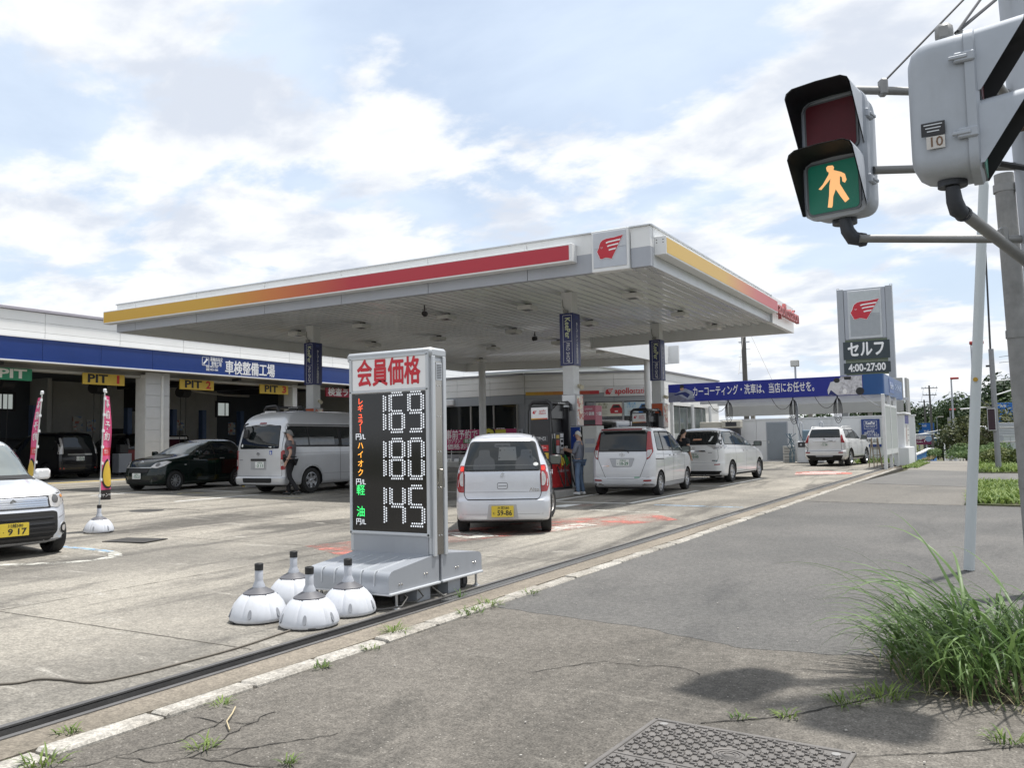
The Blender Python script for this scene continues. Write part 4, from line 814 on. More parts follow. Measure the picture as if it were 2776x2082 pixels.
# banner rail with plant weights in front of the shop
def banner_rail():
 t = thing('price_banner', 'wide pink banner with yellow figure 8 in front of the shop windows', 'banner', (-22.9, 35.6, GZ(-22.9, 0)))
 obj('cloth', MB().box((0, 0, 1.35), (5.2, .015, 1.0)), pbr('banner_pink', (.42, .045, .14), .6, 0, .06, 2), t)
 text('lettering', '事前予約で', .50, M_txw, FB((-.55, -.012, 1.58)), t, .008, .003, width=1.9)
 text('lettering', '価格お得!!', .30, M_txw, FB((-.55, -.012, 1.0)), t, .008, .003, width=1.7); text('lettering', 'ガソリン', .22, M_txw, FB((-1.0, -.012, 1.28)), t, .02, .003, width=.75); obj('green_tag', MB().box((-.15, -.012, 1.28), (.6, .004, .22)), pbr('tag_green', (.10, .22, .10), .5), t); text('lettering', '軽油', .2, M_txw, FB((-.15, -.016, 1.28)), t, .01, .003, width=.4)
 text('figure_edge', '8', 1.25, M_txk, FB((1.05, -.013, 1.36)), t, .09, .003, sx=1.1); text('figure', '8', 1.25, pbr('figure_yellow', (.62, .55, .06), .5), FB((1.05, -.018, 1.36)), t, .03, .003, sx=1.1); text('lettering', '円/L', .32, M_txw, FB((1.75, -.013, 1.3)), t, .02, .003, width=.5)
 obj('label_tag', MB().box((1.72, -.013, 1.68), (.6, .004, .28)), MATS['figure_yellow'], t)
 for x in (-2.5, -1.2, .2, 1.5, 2.5): obj('post', MB().cyl((x, .03, 0), (x, .03, 1.9), .02, None, 8), M_alu, t)
 obj('rail', MB().box((0, .03, .75), (5.1, .03, .03)), M_alu, t)
 for x in (-2.2, -1.5, -.8, -.1, .7, 1.4, 2.1): obj('foot_weight', MB().box((x, .05, .32), (.35, .35, .18), None, .05), M_wht, t)
 return t
banner_rail()
mb = MB(); mb.box((0, 0, .12), (6.6, .55, .30), None, .02); o = obj('planter_curb', mb, pbr('curb_pale', (.50, .49, .46), .8, 0, .08, 3), None, None, (-23.4, 35.55, GZ(-23, 0))); tag(o, 'pale concrete curb under the pink banner', 'curb')
t = block_thing('wall_box', 'small white outdoor unit on the grey shop wall beside the price sign', 'wall unit', (-25.3, 37.36, 3.5), [('body', (0, 0, 0), (.42, .2, .32), M_wht, .03)])
t = block_thing('intercom', 'small grey call box on the shop wall beside the pump', 'call box', (-21.1, 37.42, 1.85), [('body', (0, 0, 0), (.24, .08, .3), M_grey, .02), ('lens', (0, -.045, .02), (.07, .02, .07), M_blk, .01)])

# ---- car wash: back wall, blue fascia, louvre screen, hoses
M_ww = pbr('wash_wall', (.66, .67, .68), .7, 0, .04, 1.5, .1, 30, dirt=.15)
t = thing('car_wash', 'white car wash bay with blue fascia sign behind the parked vehicles', 'car wash', (0, 0, 0))
for i in range(5):
 for k in range(2): obj('wall_panel', MB().box((-13.6 + (i + .5) * 1.96, 46.9, .05 + (k + .5) * 1.12), (1.95, .2, 1.11), None, .004), M_ww, t)
obj('wall_cap', MB().box((-8.7, 46.9, 2.33), (9.9, .26, .08)), M_ww, t)
obj('steel_door', MB().box((-10.55, 46.78, 1.15), (1.02, .05, 1.95), None, .005), pbr('door_grey', (.24, .27, .30), .5, 0, .05, 2), t); obj('door_frame', MB().box((-10.55, 46.8, 1.15), (1.14, .03, 2.07)), M_grey, t); obj('door_handle', MB().box((-10.98, 46.73, 1.1), (.05, .05, .14)), M_alu, t)
fb = obj('blue_fascia', MB().box((-8.97, 37.05, 3.43), (8.26, .14, .80), None, .006), pbr('fascia_blue', (.012, .022, .24), .35, 0, .05, 1.2), t)
cb = MB(); cb.prism(rpoly([(-4.84, 36.98), (-4.06, 36.98), (-4.06, 44.2), (-4.3, 44.2), (-4.3, 37.3), (-4.84, 37.3)], [0, .25, .02, .02, .02, .02], 8), 3.02, 3.85); cb = obj('corner_fascia', cb, pbr('fascia_blue2', (.012, .075, .24), .35, 0, .05, 1.5), t, 40)
text('lettering', 'カーコーティング・洗車は、当店にお任せを。', .46, M_txw, FB((-9.27, 36.972, 3.43)), fb, .007, .004, width=5.2)
text('lettering', 'コーティング', .34, pbr('print_faded', (.45, .52, .66), .5), FS((-4.045, 42.2, 3.45)), cb, .01, .004, width=2.6); obj('sign_box', MB().box((-4.05, 39.6, 3.45), (.01, 1.7, .6)), pbr('fascia_faded', (.10, .16, .36), .5), cb); text('lettering', 'KeePer', .4, MATS['print_faded'], FS((-4.04, 39.6, 3.45)), cb, .02, .004, width=1.2)
# printed pictures on the fascia: a worker leaning over a bonnet, a car under foam
def pic(ox, k, P, m, d): obj('picture', MB().prism([(ox + x * k, 3.03 + y * .8) for x, y in P], 0, .002 + d, frame((0, 36.978, 0), (1, 0, 0), (0, 0, 1))), m, fb)
M_p1 = pbr('pic_steel', (.16, .17, .24), .4, 0, .3, 6); M_p2 = pbr('pic_cloth', (.30, .33, .42), .5, 0, .3, 6); M_p3 = pbr('pic_skin', (.42, .28, .2), .5); M_p4 = pbr('pic_foam', (.55, .55, .58), .5, 0, .45, 9)
pic(-13.08, 1.25, [(0, .02), (1.0, .02), (.95, .12), (.6, .42), (.3, .52), (0, .55)], M_p1, 0); pic(-13.08, 1.25, [(.30, .5), (.2, .42), (.32, .42), (.7, .12), (.98, .2), (.9, .55), (.62, .75), (.45, .62)], M_p2, .002); pic(-13.08, 1.25, [(.18, .42), (.36, .5), (.62, .56), (.8, .4), (.7, .2), (.5, .42), (.26, .36)], M_navy2, .004); pic(-13.08, 1.25, circ(.07, 10, .5, .72, .1), M_p3, .005); pic(-13.08, 1.25, [(.42, .74), (.44, .95), (.54, .97), (.6, .85), (.56, .8)], M_blk, .006)
pic(-6.22, 1.35, [(.1, .02), (1, .02), (1, .98), (.42, .98), (.2, .6)], M_p4, 0); pic(-6.22, 1.35, [(.02, .05), (.12, .02), (.3, .02), (.35, .3), (.45, .6), (.28, .78), (.1, .7), (0, .3)], pbr('pic_white', (.6, .6, .62), .5, 0, .2, 5), .002); pic(-6.22, 1.35, circ(.09, 12, .28, .78, .13), M_blk, .004); pic(-6.22, 1.35, [(.02, .05), (.2, .02), (.28, .02), (.1, .3)], M_navy2, .004); pic(-6.22, 1.35, [(.48, .95), (.7, .95), (.68, .78), (.5, .8)], M_blk, .003); pic(-6.22, 1.35, circ(.12, 12, .93, .18, .2), M_blk, .003); pic(-6.22, 1.35, circ(.06, 10, .5, .2, .14), M_txw, .004)
for y in (36.95, 38.95, 41.25): obj('frame_post', MB().box((-4.12, y, 1.5), (.12, .14, 3.05), None, .01), MATS['column_white'], t)
obj('frame_post', MB().box((-13.0, 37.1, 1.5), (.14, .14, 3.05), None, .01), MATS['column_white'], t)
for z, h in ((2.58, .10), (.68, .22)): obj('frame_rail', MB().box((-4.12, 39.1, z), (.10, 4.2, h), None, .01), MATS['column_white'], t)
lv = MB(); lv.box((0, 0, 0), (.03, .25, 1.78), Matrix.Rotation(R(-22), 3, 'Z')); lm = lv.mesh('louvre', pbr('louvre_pale', (.50, .52, .50), .45, 0, .08, 3));
for k in range(13): link('louvre', lm, t, (-4.12, 37.2 + k * .325, 1.64)); obj('louvre_gap_shade', MB().box((-4.14, 37.36 + k * .325, 1.64), (.02, .07, 1.78)), MATS['gap_shade_dark'] if 'gap_shade_dark' in MATS else pbr('gap_shade_dark', (.05, .06, .05), .6), t)  # dark strips added between slats, painting the shade of the gaps
obj('brace', MB().bar((-4.3, 38, 2.5), (-5.0, 37.3, 3.0), .04), M_alu, t); obj('back_beam', MB().box((-8.6, 46.6, 3.15), (9.2, .14, .14)), M_alu, t)
for y in (38.5, 41.5, 44.5): obj('roof_beam', MB().box((-8.6, y, 3.12), (8.9, .08, .12)), M_alu, t)
for i, x in enumerate((-10.55, -7.75, -5.95)):
 h = thing('wash_hose', ['black hose looped under the blue fascia nearest the shop', 'black hose looped under the middle of the blue fascia', 'black hose looped under the right end of the blue fascia'][i], 'hose', (x, 37.6, 3.0), 0, 'hoses hanging under the wash fascia')
 obj('hook', MB().box((0, 0, 0), (.05, .05, .12)), M_blk, h)
 for k in range(4): obj('loop', MB().tube([(math.sin(u * 2 * math.pi) * (.05 + .04 * k) , .02 * k, -.03 - (.62 + .10 * k + .15 * (i > 0)) * (1 - math.cos(u * 2 * math.pi)) / 2) for u in np.linspace(0, 1, 17)], .013, 5), M_hose, h, 60)
 obj('feed', MB().tube([(-.9 + .9 * u, .02, .05 - 1.9 * u * (1 - u) - .05 * u) for u in np.linspace(0, 1, 13)], .012, 5), M_hose, h, 60)
h = obj('dropped_hose', MB().tube([(0, 0, 0), (.05, -.1, -.8), (.25, -.2, -1.5), (.45, -.3, -1.95), (.55, -.3, -2.05), (.5, -.3, -2.2)], .014, 6), M_hose, None, 60, (-7.7, 37.6, 2.9)); tag(h, 'single black hose hanging down beside the lamp post', 'hose')
t = thing('lamp_pole', 'grey pole with square floodlight in front of the wash wall', 'lamp post', (-9.28, 45.9, .02)); obj('pole', MB().cyl((0, 0, 0), (0, 0, 5.0), .07, .05, 12), M_grey, t, 40); obj('pole_sleeve', MB().cyl((0, 0, 0), (0, 0, 2.0), .10, None, 12), M_wht, t, 40)
obj('lamp_head', MB().box((0, -.05, 5.18), (.42, .2, .34), None, .03), M_beam, t); obj('lamp_glass', MB().box((0, -.16, 5.18), (.36, .02, .28)), pbr('lamp_pale', (.5, .5, .48), .2), t)
t = thing('wash_machine', 'white pressure wash machine with blue panel behind the white off roader', 'machine', (-8.55, 45.6, .02))
obj('cabinet', MB().box((0, 0, .55), (1.3, .8, 1.1), None, .03), pbr('machine_body', (.60, .62, .64), .4), t); obj('dial_panel', MB().box((0, -.41, .93), (1.2, .02, .26)), M_dk, t)
for x in (-.45, -.1, .3): obj('dial', MB().cyl((x, -.42, .93), (x, -.44, .93), .05, None, 12), M_alu, t)
obj('top_box', MB().box((.1, 0, 1.4), (1.0, .6, .55), None, .03), pbr('machine_blue', (.16, .24, .30), .4), t); obj('label', MB().box((.1, -.41, .45), (.8, .01, .4)), pbr('label_pale', (.45, .55, .62), .4), t)
for x in (-.5, .5): obj('pipe_loop', MB().tube([(x - .08, 0, 1.1), (x - .08, 0, 2.0), (x, 0, 2.1), (x + .08, 0, 2.0), (x + .08, 0, 1.1)], .025, 6), M_grey, t, 60)
mbh = MB(); rr = random.Random(5)
for k in range(6): mbh.tube([(rr.uniform(-.2, .2) * (1 - u) + (.05 * k - .15), rr.uniform(-.02, .02), 1.5 * (1 - u) + .02) for u in np.linspace(0, 1, 8)], .02, 5)
h = obj('blue_hose', mbh, pbr('hose_blue', (.10, .16, .20), .5), None, 60, (-9.45, 45.2, .02)); tag(h, 'pale blue hose bundle hanging to the ground beside the wash machine', 'hose')
for k in range(2):
 b = thing('crate', ['white plastic crate on the ground by the grey door', 'white plastic crate stacked on another by the grey door'][k], 'crate', (-9.85, 46.3, .02 + .45 * k), 0, 'crates by the wash wall')
 obj('shell', MB().box((0, 0, .21), (.55, .4, .42), None, .02), MATS['curb_pale'], b)
 for z in (.12, .28): obj('slot', MB().box((0, -.203, z), (.4, .01, .08)), M_beam, b)
mb = MB(); mb.lathe([(0, 0), (.11, 0), (.14, .26), (.15, .27), (.13, .27), (.10, .03), (0, .03)], 18); o = obj('bucket', mb, MATS['curb_pale'], None, 40, (-6.9, 43.9, .01)); tag(o, 'pale bucket on the ground behind the white off roader', 'bucket')
def poster_board():
 t = thing('wash_poster', 'blue and white poster on the wash wall beside the off roader', 'poster', (-5.85, 46.72, 0))
 obj('blue_sheet', MB().box((0, 0, 1.73), (.88, .03, .92)), M_navy, t); obj('white_sheet', MB().box((.02, 0, 1.09), (.88, .03, .36)), M_txw, t); obj('blue_foot', MB().box((.04, 0, .84), (.88, .03, .14)), M_navy, t)
 text('lettering', 'KeePer', .2, M_txw, FB((0, -.017, 1.99)), t, .03, .003, width=.46); text('lettering', 'PRO SHOP', .12, M_txw, FB((0, -.017, 1.80)), t, .005, .003, width=.44)
 for z, x, w in ((2.10, 0, .6), (1.88, 0, .6), (1.70, 0, .6)): obj('frame_line', MB().box((0, -.017, z), (.6, .004, .012)), M_txw, t)
 for x in (-.3, .3): obj('frame_line', MB().box((x, -.017, 1.90), (.012, .004, .41)), M_txw, t)
 text('lettering', '2023年度\n技術コンテスト\nチャンピオン輩出店', .12, M_txw, FB((0, -.017, 1.47)), t, .008, .003, width=.78, line=.85); text('lettering', '星野 由香', .17, M_txk, FB((.06, -.017, 1.09)), t, .01, .003, width=.6)
poster_board()
t = thing('step_ladder', 'wooden step ladder leaning beside the louvre screen', 'ladder', (-4.6, 38.6, .01), .5)
for x in (-.17, .17): obj('side_rail', MB().bar((x, 0, 0), (x * .7, .28, 1.25), .03, .06), pbr('ladder_wood', (.32, .26, .19), .7), t); obj('rear_leg', MB().bar((x, .55, 0), (x * .7, .3, 1.22), .025, .04), MATS['ladder_wood'], t)
for k in range(4): obj('step', MB().box((0, .06 + .06 * k, .25 + .27 * k), (.30, .09, .025)), MATS['ladder_wood'], t)
# white block past the screen with its printed side
t = thing('gate_pillar', 'white block pillar with printed sheet beside the louvre screen', 'pillar', (-4.0, 43.2, 0))
obj('base', MB().box((0, 0, .40), (.62, 2.9, .80), None, .01), M_ww, t); obj('shaft', MB().box((-.08, -.05, 1.55), (.45, 2.3, 1.5), None, .01), M_ww, t); obj('cap', MB().box((-.05, -.05, 2.33), (.6, 2.5, .10), None, .03), M_ww, t)
obj('blue_print', MB().box((.148, .1, 2.07), (.006, 1.7, .40)), pbr('print_mauve', (.10, .10, .30), .5), t); obj('white_print', MB().box((.148, .1, 1.35), (.006, 1.7, 1.0)), pbr('print_offwhite', (.60, .60, .58), .5), t)
obj('figure_print', MB().prism([(-.05, -.45), (.15, -.45), (.22, 0), (.16, .45), (.02, .45), (-.08, 0)], 0, .003, FS((.152, -.35, 1.35))), pbr('print_plum', (.14, .07, .10), .5), t); obj('figure_print', MB().prism([(.0, -.3), (.10, -.3), (.13, 0), (.10, .3), (.02, .3), (-.02, 0)], .003, .005, FS((.152, -.35, 1.35))), pbr('print_salmon', (.52, .26, .2), .5), t)
for k in range(3): obj('print_line', MB().box((.152, .55, 1.6 - .25 * k), (.004, .6, .05)), M_beam, t)
# ---- grey billboard back and the tall sign pylon
t = thing('billboard', 'plain grey back of a long billboard above the wash wall', 'billboard', (0, 49.4, 0))
obj('board', MB().box((-9.25, 0, 3.5), (9.5, .16, 1.80), None, .01), pbr('billboard_grey', (.33, .33, .32), .7, 0, .06, .6, dirt=.25), t);
for x in (-12.5, -9.3, -6.2): obj('leg', MB().box((x, .2, 1.4), (.22, .22, 2.8)), M_beam, t)
obj('side_board', MB().box((-4.35, .6, 3.4), (.10, 1.4, 1.95)), MATS['billboard_grey'], t)
t = thing('sign_pylon', 'tall grey sign pylon with red head logo above dark opening hours boards', 'sign', (0, 51.0, 0))
k = 51 / 48.; zz = lambda z: (z - 1.38) * k + 1.38
M_py = pbr('pylon_grey', (.34, .36, .39), .45, 0, .05, 1.2, dirt=.08)
xa, xb = -7.37 * k, -4.66 * k
for x in (xa + .17, xb - .17): obj('post', MB().box((x, 0, zz(9.15) / 2), (.34, .42, zz(9.15))), M_py, t)
obj('upper_panel', MB().box(((xa + xb) / 2, .02, (zz(9.12) + zz(6.42)) / 2), (xb - xa - .7, .34, zz(9.12) - zz(6.42))), M_py, t)
for x in (xa + .52, xb - .52): obj('side_trim', MB().box((x, -.02, (zz(9.1) + zz(6.44)) / 2), (.30, .32, zz(9.1) - zz(6.44) - .05)), M_grey, t)
xm = (xa + xb) / 2; pw = xb - xa - 1.12
lp = obj('logo_panel', MB().box((xm, -.18, zz(7.75)), (pw, .08, zz(9.05) - zz(6.48)), None, .03), pbr('panel_edge', (.50, .52, .54), .4), t)
obj('logo_ground', MB().box((xm, -.225, (zz(7.78) + zz(8.93)) / 2), (pw - .22, .02, zz(8.93) - zz(7.78))), pbr('panel_pale', (.46, .49, .50), .4), lp); obj('logo_ground', MB().box((xm, -.225, (zz(6.60) + zz(7.78)) / 2), (pw - .22, .02, zz(7.78) - zz(6.60))), pbr('panel_grey', (.33, .35, .37), .4), lp)
logo(lp, FB((xm + .02, -.237, zz(7.98))), pw * .86, .03)
M_bd = pbr('hours_board', (.028, .042, .05), .4, 0, .05, 1); M_gr = pbr('board_frame_green', (.11, .14, .085), .5)
for z0, z1, s_, w, bold in ((5.30, 6.40, 'セルフ', .78, .03), (4.56, 5.27, '4:00-27:00', .80, .03)):
 z0, z1 = zz(z0 - .0), zz(z1)
 b = obj('lower_board', MB().box((xm, -.02, (z0 + z1) / 2), (xb - xa - .30, .36, z1 - z0), None, .01), M_gr, t); obj('board_face', MB().box((xm, -.21, (z0 + z1) / 2), (xb - xa - .46, .03, z1 - z0 - .16)), M_bd, b)
 text('lettering', s_, (z1 - z0) * .78, M_txw, FB((xm, -.23, (z0 + z1) / 2)), b, bold, .008, width=(xb - xa - .62) * .86 * (w / .8))
for x in (xa + .05, xb - .05): obj('lifting_eye', MB().tube([(x - .06, 0, zz(9.15)), (x - .06, 0, zz(9.25)), (x + .06, 0, zz(9.25)), (x + .06, 0, zz(9.15))], .015, 5), M_beam, t)
# ================================================================== VEHICLES
def pch(pts):
 """smooth monotone-ish curve through (z, value) pairs"""
 P = sorted(pts); X = np.array([p[0] for p in P], float); Y = np.array([p[1] for p in P], float)
 h = np.diff(X); d = np.diff(Y) / h; m = np.zeros(len(X)); m[0] = d[0]; m[-1] = d[-1]
 for i in range(1, len(X) - 1):
  if d[i - 1] * d[i] > 0: w1 = 2 * h[i] + h[i - 1]; w2 = h[i] + 2 * h[i - 1]; m[i] = (w1 + w2) / (w1 / d[i - 1] + w2 / d[i])
 def f(z):
  z = np.clip(z, X[0], X[-1]); i = np.clip(np.searchsorted(X, z, side='right') - 1, 0, len(X) - 2); t = (z - X[i]) / h[i]
  return (2 * t**3 - 3 * t**2 + 1) * Y[i] + (t**3 - 2 * t**2 + t) * h[i] * m[i] + (-2 * t**3 + 3 * t**2) * Y[i + 1] + (t**3 - t**2) * h[i] * m[i + 1]
 return f
M_tyre = pbr('tyre_rubber', (.018, .018, .018), .8, 0, .15, 8, .1, 90)
M_rim = pbr('alloy_rim', (.50, .51, .53), .3, .85, .06, 4)
M_rimd = pbr('rim_shadow', (.03, .03, .032), .6, .3, 0)
M_seal = pbr('gap_black', (.008, .008, .008), .6, 0, 0)
M_lens_r = pbr('lens_red', (.27, .008, .010), .12, 0, .05, 6, coat=.6)
M_lens_c = pbr('lens_clear', (.48, .47, .46), .12, .2, .25, 18, coat=.6)
M_lens_d = pbr('lens_smoke', (.10, .10, .10), .12, .2, .3, 14, coat=.6)
M_chrome = pbr('chrome', (.70, .71, .72), .1, 1, 0)
M_under = pbr('underbody', (.012, .012, .012), .8, 0, 0)
M_plate_w = pbr('plate_white', (.66, .67, .65), .45, 0, .03, 6); M_plate_y = pbr('plate_yellow', (.62, .47, .045), .45, 0, .03, 6); M_plate_g = pbr('plate_green', (.02, .14, .06), .5, 0, 0)
def glassmat(name, col, rough=.04):
 if name in MATS: return MATS[name]
 return pbr(name, col, rough, 0, 0, spec=.55)
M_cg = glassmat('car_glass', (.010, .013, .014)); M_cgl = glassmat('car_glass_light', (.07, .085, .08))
class Car:
 def __init__(s, name, label, loc, heading, front, rear, half, rf=(.35, .22), rr=(.25, .12), bow=(.10, .03, .03), crown=.05, z0=.2, ztop=None, col=None, wheels=None, n_z=46, group=None):
  """heading: azimuth in degrees of the nose from +Y, clockwise positive; loc: midpoint of the rear axle on the ground"""
  s.t = thing(name, label, 'car', loc, R(-heading), group); s.pf, s.pr, s.ph = pch(front), pch(rear), pch(half); s.rf, s.rr, s.bow = rf, rr, bow
  s.z0, s.zt, s.crown, s.col = z0, ztop, crown, col; s.wheels = wheels
  zs = list(np.linspace(z0, ztop, n_z)); mb = MB(); rings = []
  for z in zs: rings.append([(x, y, z) for x, y in s.outline(z)])
  f1, r1, w1 = float(s.pf(ztop)), float(s.pr(ztop)), float(s.ph(ztop)); cy = (f1 + r1) / 2
  last = s.outline(ztop)
  for k in (.985, .955, .90, .8, .6, .35, .12):
   rise = crown * (1 - ((k - .12) / .88) ** 3.2); rings.append([(x * k, cy + (y - cy) * k, ztop + rise) for x, y in last])
  n = len(rings[0]); mb.add([p for r in rings for p in r], [(j * n + i, j * n + (i + 1) % n, (j + 1) * n + (i + 1) % n, (j + 1) * n + i) for j in range(len(rings) - 1) for i in range(n)])
  m = len(mb.v); mb.f.append(tuple(range(n))[::-1]); mb.mi.append(0); mb.f.append(tuple(range((len(rings) - 1) * n, len(rings) * n))); mb.mi.append(0)
  me = mb.mesh('body', [col, M_under], 32)
  o = link('body', me, s.t)
  if wheels:
   cut = MB()
   for (x, y, r) in wheels['arches']:
    for sg in (-1, 1): cut.cyl((sg * (x - .26), y, r * .96), (sg * (x + .4), y, r * .96), r * 1.17, None, 36)
   cu = obj('cut', cut, M_under); cu.data.materials.clear(); cu.data.materials.append(M_under)
   md = o.modifiers.new('b', 'BOOLEAN'); md.operation = 'DIFFERENCE'; md.object = cu; md.solver = 'EXACT'; md.material_mode = 'TRANSFER'
   pm = cu.parent; cu.parent = s.t; bpy.context.view_layer.update()
   dg = bpy.context.evaluated_depsgraph_get(); me2 = bpy.data.meshes.new_from_object(o.evaluated_get(dg)); o.modifiers.clear(); o.data = me2; me2.name = 'body'
   bpy.data.objects.remove(cu); me2.set_sharp_from_angle(angle=R(32))
  s.body = o
 def outline(s, z, N=(10, 9, 30, 9, 10)):
  f, r, w = float(s.pf(z)), float(s.pr(z)), float(s.ph(z)); rfx, rfy = min(s.rf[0], w * .9), s.rf[1]; rrx, rry = min(s.rr[0], w * .9), s.rr[1]
  L = f - r; rfy = min(rfy, L * .3); rry = min(rry, L * .3); bf, br, bs = s.bow; P = []
  rb = lambda x: r + br * (x / w) ** 2; fb = lambda x: f - bf * (x / w) ** 2
  for i in range(N[0]): x = (w - rrx) * i / N[0]; P.append((x, rb(x)))
  y0 = rb(w - rrx)
  for i in range(N[1]): a = math.pi / 2 * i / N[1]; P.append((w - rrx + rrx * math.sin(a), y0 + rry * (1 - math.cos(a))))
  ys = y0 + rry; y1 = fb(w - rfx) - rfy
  for i in range(N[2]): P.append((w, ys + (y1 - ys) * i / N[2]))
  for i in range(N[3]): a = math.pi / 2 * i / N[3]; P.append((w - rfx + rfx * math.cos(a), y1 + rfy * math.sin(a)))
  for i in range(N[4] + 1): x = (w - rfx) * (1 - i / N[4]); P.append((x, fb(x)))
  # plan taper of the sides
  mid = (f + r) / 2
  P = [(x * (1 - bs * (abs(y - mid) / (L / 2)) ** 2.2), y) for x, y in P]
  return P + [(-x, y) for x, y in P[1:-1][::-1]]
 def pt(s, face, u, v, off=0.):
  """surface point: face r/f takes (x,z); face R/L takes (y,z)"""
  P = s.outline(v); h = len(P) // 2 + 1; half = P[:h]
  if face in 'rf':
   xs = np.array([p[0] for p in half]); ys = np.array([p[1] for p in half]); k = int(np.argmax(xs))
   if face == 'r': y = float(np.interp(abs(u), xs[:k + 1], ys[:k + 1])) - off
   else: y = float(np.interp(abs(u), xs[k:][::-1], ys[k:][::-1])) + off
   return V((u, y, v))
  xs = np.array([p[0] for p in half]); ys = np.array([p[1] for p in half])
  x = float(np.interp(u, ys, xs)) + off
  return V((x if face == 'R' else -x, u, v))
 def patch(s, name, face, poly, mat, off=.006, parent=None, grid=.07, rim=.012, smooth=40):
  P = [V(p) for p in poly]; B = []
  for i in range(len(P)):
   a, b = P[i], P[(i + 1) % len(P)]; n = max(1, int((b - a).length / grid))
   for k in range(n): B.append(a + (b - a) * (k / n))
  nB = len(B); mnx = min(p.x for p in B); mxx = max(p.x for p in B); mny = min(p.y for p in B); mxy = max(p.y for p in B); I = []
  def inside(q):
   c = False; j = nB - 1
   for i in range(nB):
    if (B[i].y > q.y) != (B[j].y > q.y) and q.x < (B[j].x - B[i].x) * (q.y - B[i].y) / (B[j].y - B[i].y) + B[i].x: c = not c
    j = i
   return c
  nx = int((mxx - mnx) / grid); ny = int((mxy - mny) / grid)
  for i in range(1, nx + 1):
   for j in range(1, ny + 1):
    q = V((mnx + (mxx - mnx) * i / (nx + 1), mny + (mxy - mny) * j / (ny + 1)))
    if inside(q) and min((q - b).length for b in B) > grid * .4: I.append(q)
  r = delaunay_2d_cdt(B + I, [(i, (i + 1) % nB) for i in range(nB)], [], 1, 1e-5); vs, fs = r[0], r[2]; ed = {}
  for f in fs:
   for a, b in zip(f, list(f[1:]) + [f[0]]): ed[(a, b)] = ed.get((a, b), 0) + 1
  top = [s.pt(face, v.x, v.y, off) for v in vs]; mb = MB(); nf = [tuple(f) for f in fs]; n = len(vs); low = {}
  allv = list(top)
  for (a, b) in ed:
   if (b, a) not in ed:
    for q in (a, b):
     if q not in low: low[q] = len(allv); allv.append(s.pt(face, vs[q].x, vs[q].y, off - rim))
    nf.append((b, a, low[a], low[b]))
  mb.add(allv, nf); return obj(name, mb, mat, parent or s.t, smooth)
 def line(s, name, face, pts, w=.009, mat=None, off=.002, closed=False, parent=None, step=.06):
  P = [V(p) for p in pts] + ([V(pts[0])] if closed else []); Q = []
  for a, b in zip(P[:-1], P[1:]):
   n = max(1, int((b - a).length / step))
   for k in range(n): Q.append(a + (b - a) * (k / n))
  Q.append(P[-1]); vs = []
  for i, p in enumerate(Q):
   d = (Q[min(i + 1, len(Q) - 1)] - Q[max(i - 1, 0)]).normalized(); nn = V((-d.y, d.x)) * w / 2
   for sg in (-1, 1): q = p + nn * sg; vs.append(s.pt(face, q.x, q.y, off))
  mb = MB(); mb.add(vs, [(2 * i, 2 * i + 1, 2 * i + 3, 2 * i + 2) for i in range(len(Q) - 1)]); return obj(name, mb, mat or M_seal, parent or s.body, 40)
 def plate(s, face, cx, cz, top, num, kind='w', kana='む', tilt=0.):
  p = s.pt(face, cx, cz, .016); sg = 1 if face == 'f' else -1; m = {'w': M_plate_w, 'y': M_plate_y}[kind]; tx = M_txk if kind == 'y' else M_plate_g
  M = frame((p.x, p.y, p.z), (-sg, 0, 0), (0, 0, 1)) @ Matrix.Rotation(tilt, 4, 'X')
  mb = MB(); mb.prism(rrect(.33, .165, .012), -.006, .002, M); pl = obj('number_plate', mb, m, s.t)
  text('plate_text', top, .050, tx, M @ Matrix.Translation((0.01, .048, .002)), pl, .008, .002); text('plate_text', num, .105, tx, M @ Matrix.Translation((.03, -.026, .002)), pl, .022, .002, width=.215 if len(num) > 3 else .17); text('plate_text', kana, .04, tx, M @ Matrix.Translation((-.125, -.03, .002)), pl, .008, .002)
  return pl
